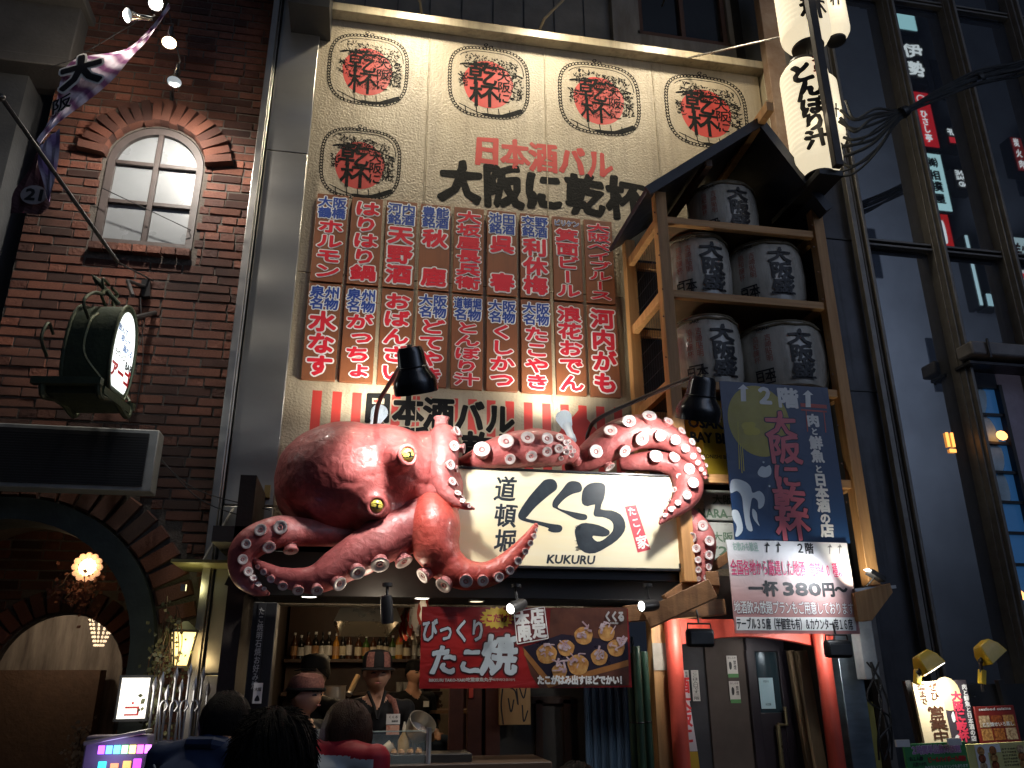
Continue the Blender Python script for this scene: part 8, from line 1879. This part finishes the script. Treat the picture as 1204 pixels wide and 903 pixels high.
# stand behind the boards
o = empty('board_stand', (P(1075, 880, 4.05).x, 4.05, 0), 'black folding stand carrying the lit sign boards', 'stand')
a = MB(); A = P(1068, 800, 4.0); 
for dx in (0, .55): a.bar((A.x + dx + .12, 4.02, 0), (A.x + dx, 4.02, A.z), .03, .03)
a.box((A.x + .5, 4.06, A.z - .22), (.85, .03, .4)); part('frame', a, black, o); a = MB(); a.box((P(1130, 903, 3.78).x, 3.82, .5), (1.0, .12, 1.0)); part('panel', a, mat('stand_dark', (.03, .03, .03), .5), o)
yel = mat('lamp_yellow', (.62, .42, .02), .4, var=.15, coat=.3)
for k, (cx_, cy2, d, lab) in enumerate(((1091, 781, (.42, -.25, -.85), 'lit yellow clip floodlight on the left above the cream board'), (1163, 768, (.5, -.1, -.75), 'unlit yellow clip floodlight on the right above the food photographs'))):
    Yf = 3.85; c = P(cx_, cy2, Yf); o = empty('clip_floodlight', c, lab, 'floodlight', 'yellow clip floodlights'); d = Vector(d).normalized(); xv = d.cross(Vector((0, 1, 0))).normalized(); yv = d.cross(xv); R = Matrix((xv, yv, d)).transposed()
    a = MB(); vs = [c + R @ Vector((sx * x_, sy * y_, z_)) for z_, x_, y_ in ((-.06, .035, .03), (-.02, .055, .045), (.03, .062, .05)) for sx, sy in ((-1, -1), (1, -1), (1, 1), (-1, 1))]
    a.add(vs, [(0, 1, 2, 3)[::-1]] + [(j * 4 + q, j * 4 + (q + 1) % 4, j * 4 + 4 + (q + 1) % 4, j * 4 + 4 + q) for j in (0, 1) for q in range(4)]); part('housing', a, yel, o, bevel=.006, sharp=20)
    a = MB(); vs = [c + R @ Vector((sx * .055, sy * .044, .027)) for sx, sy in ((-1, -1), (1, -1), (1, 1), (-1, 1))]; a.add(vs, [(0, 1, 2, 3)]); part('lens', a, glow('clip_lens', (1, .98, .9), 9) if k == 0 else flat('lens_dull', (.2, .2, .18), .2), o)
    a = MB()
    for j in range(7): u = -.054 + .018 * j; a.bar(c + R @ Vector((u, -.045, .034)), c + R @ Vector((u, .045, .034)), .003)
    a.bar(c + R @ Vector((-.055, 0, .035)), c + R @ Vector((.055, 0, .035)), .003); part('guard_wire', a, black if k else flat('chrome', (.5, .5, .5), .15, metal=1), o)
    b0 = P(cx_ - 13 if k == 0 else cx_ - 7, cy2 + (24 if k == 0 else 45), Yf + .02)
    a = MB(); a.tube([c - d * .03, c + Vector((-.06, 0, -.04)), b0], .009, 6); a.ball(c + Vector((-.06, 0, -.04)), .014, 8); part('stem', a, black, o)
    a = MB(); m_ = c.lerp(b0, .62) + Vector((-.02, 0, 0)); a.box(m_, (.03, .03, .07), Matrix.Rotation(.25, 3, 'Y')); part('clip', a, yel, o, bevel=.004)
    if k == 0: light('clip_light', 'SPOT', c + d * .05 + Vector((0, -.07, 0)), 9, (1, .96, .88), to=P(1103, 835, Yg), size=.04, angle=140, blend=.8, parent=o)

# ================================================================== ACROSS THE STREET: what the glass reflects
GP = GY + .044; V_Y = 17.5; RY = 2 * GP - V_Y
sb = empty('opposite_building', (9, RY - .6, 0), 'dark building across the street carrying the lit signs reflected in the glass', 'building')
a = MB(); a.box((8, RY - 1.5, 14), (34, 1, 28)); part('wall', a, mat('opposite_wall', (.22, .23, .27), .8, sc=.4), sb)
for i in range(14):
    for j in range(7): 
        if (i * 7 + j * 3) % 4 == 0:
            a = MB(); a.box((-6 + i * 2.2, RY - .98, 3 + j * 3.4), (1.2, .06, 1.6)); part('window', a, flat('opp_window', (.03, .035, .05), .15), sb)


def vsign(px, name, lab, col, s, items, mir=True):
    c = [P(x, y, V_Y) for x, y in px]; x0, x1 = (c[0].x + c[3].x) / 2, (c[1].x + c[2].x) / 2; z1, z0 = (c[0].z + c[1].z) / 2, (c[2].z + c[3].z) / 2
    o = empty(name, ((x0 + x1) / 2, RY, z0), lab, 'sign', 'lit signs across the street')
    sl = .0
    a = MB(); a.box(((x0 + x1) / 2, RY - .22, (z0 + z1) / 2), (x1 - x0 + .06, .4, z1 - z0 + .06)); part('casing', a, black, o)
    a = MB(); a.box(((x0 + x1) / 2, RY, (z0 + z1) / 2), (x1 - x0, .02, z1 - z0)); part('lit_face', a, glow(name + '_glow', col, s * .36) if s else black, o)
    fr = Fr(((x0 + x1) / 2, RY + .012, (z0 + z1) / 2), (-1, 0, 0), (0, 0, 1)); W_, H_ = x1 - x0, z1 - z0
    for nm, mt_, fn in items: a = MB(); fn(a, fr, W_, H_); part(nm, a, mt_, o, sharp=0)
    return o


wg = glow('text_white_glow', (.8, .92, .95), 1.7); bkk = ink_black
# the reflections read the right way round, so the real signs are laid out mirrored where the photograph shows that
vsign(((1044, -30), (1068, -28), (1073, 30), (1052, 38)), 'pale_blade_sign', 'pale blue lit blade sign high across the street', (.4, .78, .85), 4.5, [])
vsign(((1060, 44), (1082, 44), (1088, 96), (1066, 98)), 'white_script_sign', 'white script characters on black across the street', (.01, .01, .01), 0, [('lettering', wg, lambda a, f, w, h: [char(a, f, c, 0, h * y, w * s_, h * .3, .04, .02, mir=True, wob=.1) for c, y, s_ in (('伊', .18, .95), ('勢', -.22, .8))])])
vsign(((1074, 112), (1092, 106), (1101, 168), (1083, 176)), 'red_blade_sign', 'red lit blade sign with white script across the street', (.62, .02, .03), 3.2, [('lettering', wg, lambda a, f, w, h: ([char(a, f, c, w * .05, h * y, w * .4, h * .14, .04, .02, mir=True) for c, y in (('ひ', .08), ('さ', -.06), ('し', -.2), ('亭', -.36))], [stroke(a, f, [(w * .25 * math.cos(t), h * .36 + w * .25 * math.sin(t)) for t in [2 * PI * k / 20 for k in range(21)]], w * .03, .02)]))])
vsign(((1083, 190), (1105, 172), (1116, 242), (1095, 252)), 'white_blade_sign', 'pale lit blade sign with black characters across the street', (.5, .85, .9), 4.2, [('lettering', bkk, lambda a, f, w, h: [char(a, f, c, w * .0, h * y, w * .5, h * .17, .05, .02, mir=True) for c, y in (('㈱', .33), ('相', .1), ('撲', -.1), ('屋', -.31))])])
vsign(((1098, 254), (1112, 250), (1122, 286), (1103, 292)), 'red_picture_sign', 'red lit sign with a white shape across the street', (.6, .02, .02), 3, [('white_shape', wg, lambda a, f, w, h: blob(a, f, [(0, h * .3), (w * .15, h * .1), (w * .12, -h * .4), (-w * .1, -h * .4), (-w * .12, h * .1)], .02))])
vsign(((1112, 152), (1131, 152), (1133, 171), (1116, 171)), 'rail_pass_sign', 'small sign lettered UNIKUF JF across the street', (.01, .01, .015), 0, [('lettering', wg, lambda a, f, w, h: (line(a, f, 'IKUF', 0, h * .25, w * .9, h * .35, .05, .02), line(a, f, 'JF', -w * .2, -h * .25, w * .4, h * .35, .05, .02))), ('red_band', glow('red_dim', (.5, .02, .03), 2), lambda a, f, w, h: rect(a, f, 0, -h * .4, w * .45, -h * .05, .015))])
vsign(((1121, 200), (1141, 200), (1144, 222), (1124, 222)), 'can_sign', 'small sign lettered CANE JAPAN AND across the street', (.01, .01, .015), 0, [('lettering', wg, lambda a, f, w, h: (line(a, f, 'CANE', 0, h * .3, w * .85, h * .24, .05, .02), line(a, f, 'JAPAE', 0, 0, w * .85, h * .24, .05, .02), line(a, f, 'AND', 0, -h * .3, w * .7, h * .24, .05, .02))), ('red_band', glow('red_dim', (.5, .02, .03), 2), lambda a, f, w, h: rect(a, f, -w * .48, -h * .4, -w * .1, h * .45, .015))])
vsign(((1137, 277), (1140, 277), (1153, 358), (1150, 359)), 'tube_light_strip', 'long thin pale light strip across the street', (.5, .75, .82), 4, [])
vsign(((1159, 346), (1174, 346), (1177, 360), (1163, 360)), 'small_pale_sign', 'small pale square lit sign across the street', (.4, .65, .72), 4, [])
vsign(((1184, 280), (1215, 280), (1222, 306), (1190, 304)), 'meat_sign', 'pale sign with dark red characters at the right across the street', (.5, .7, .75), 3.2, [('lettering', flat('dark_red_ink', (.1, .01, .01), .5), lambda a, f, w, h: [char(a, f, c, u * w, -h * .1, w * .35, h * .6, .06, .02, mir=True) for c, u in (('羊', .28), ('火', -.08))])])
vsign(((1190, 318), (1220, 318), (1230, 360), (1197, 360)), 'white_red_sign', 'white sign with a big red character at the right across the street', (.7, .75, .75), 3.2, [('lettering', glow('red_dim', (.5, .02, .03), 2), lambda a, f, w, h: char(a, f, '日', .1 * w, 0, w * .6, h * .8, .08, .02))])
vsign(((1190, 163), (1210, 163), (1217, 200), (1197, 202)), 'grill_sign', 'dim red vertical sign at the far right across the street', (.25, .02, .02), 2, [('lettering', wg, lambda a, f, w, h: [char(a, f, c, w * .3, h * y, w * .3, h * .25, .03, .02, mir=True) for c, y in (('炭', .33), ('火', .0), ('肉', -.33))])])

# warm fill in front of the cook, dim kitchen light behind
light('kitchen_fill', 'POINT', (.15, 5.1, 1.98), 5.5, (1, .85, .65), size=.08)  # unseen lamp added to light the cook's face
light('kitchen_fill', 'POINT', (-.1, 8.0, 2.2), 3, WARM, size=.1)
light('kitchen_fill', 'POINT', (1.1, 8.6, 2.2), 5, WARM, size=.1)
light('banner_light', 'SPOT', P(607, 706, 4.72), 1.6, (1, .95, .85), to=P(600, 770, 4.96), size=.03, angle=150, blend=.9)
# unseen area lamps standing in for the lit street behind the camera
light('street_glow', 'AREA', (4.5, -5, 9), 30, (.95, .93, 1), to=(4, 6, 6.5), size=5)
light('street_glow', 'AREA', (9, -1.0, 8), 1700, (.66, .8, 1), to=(9, -6, 11), size=4)  # added to brighten the opposite wall that the glass reflects
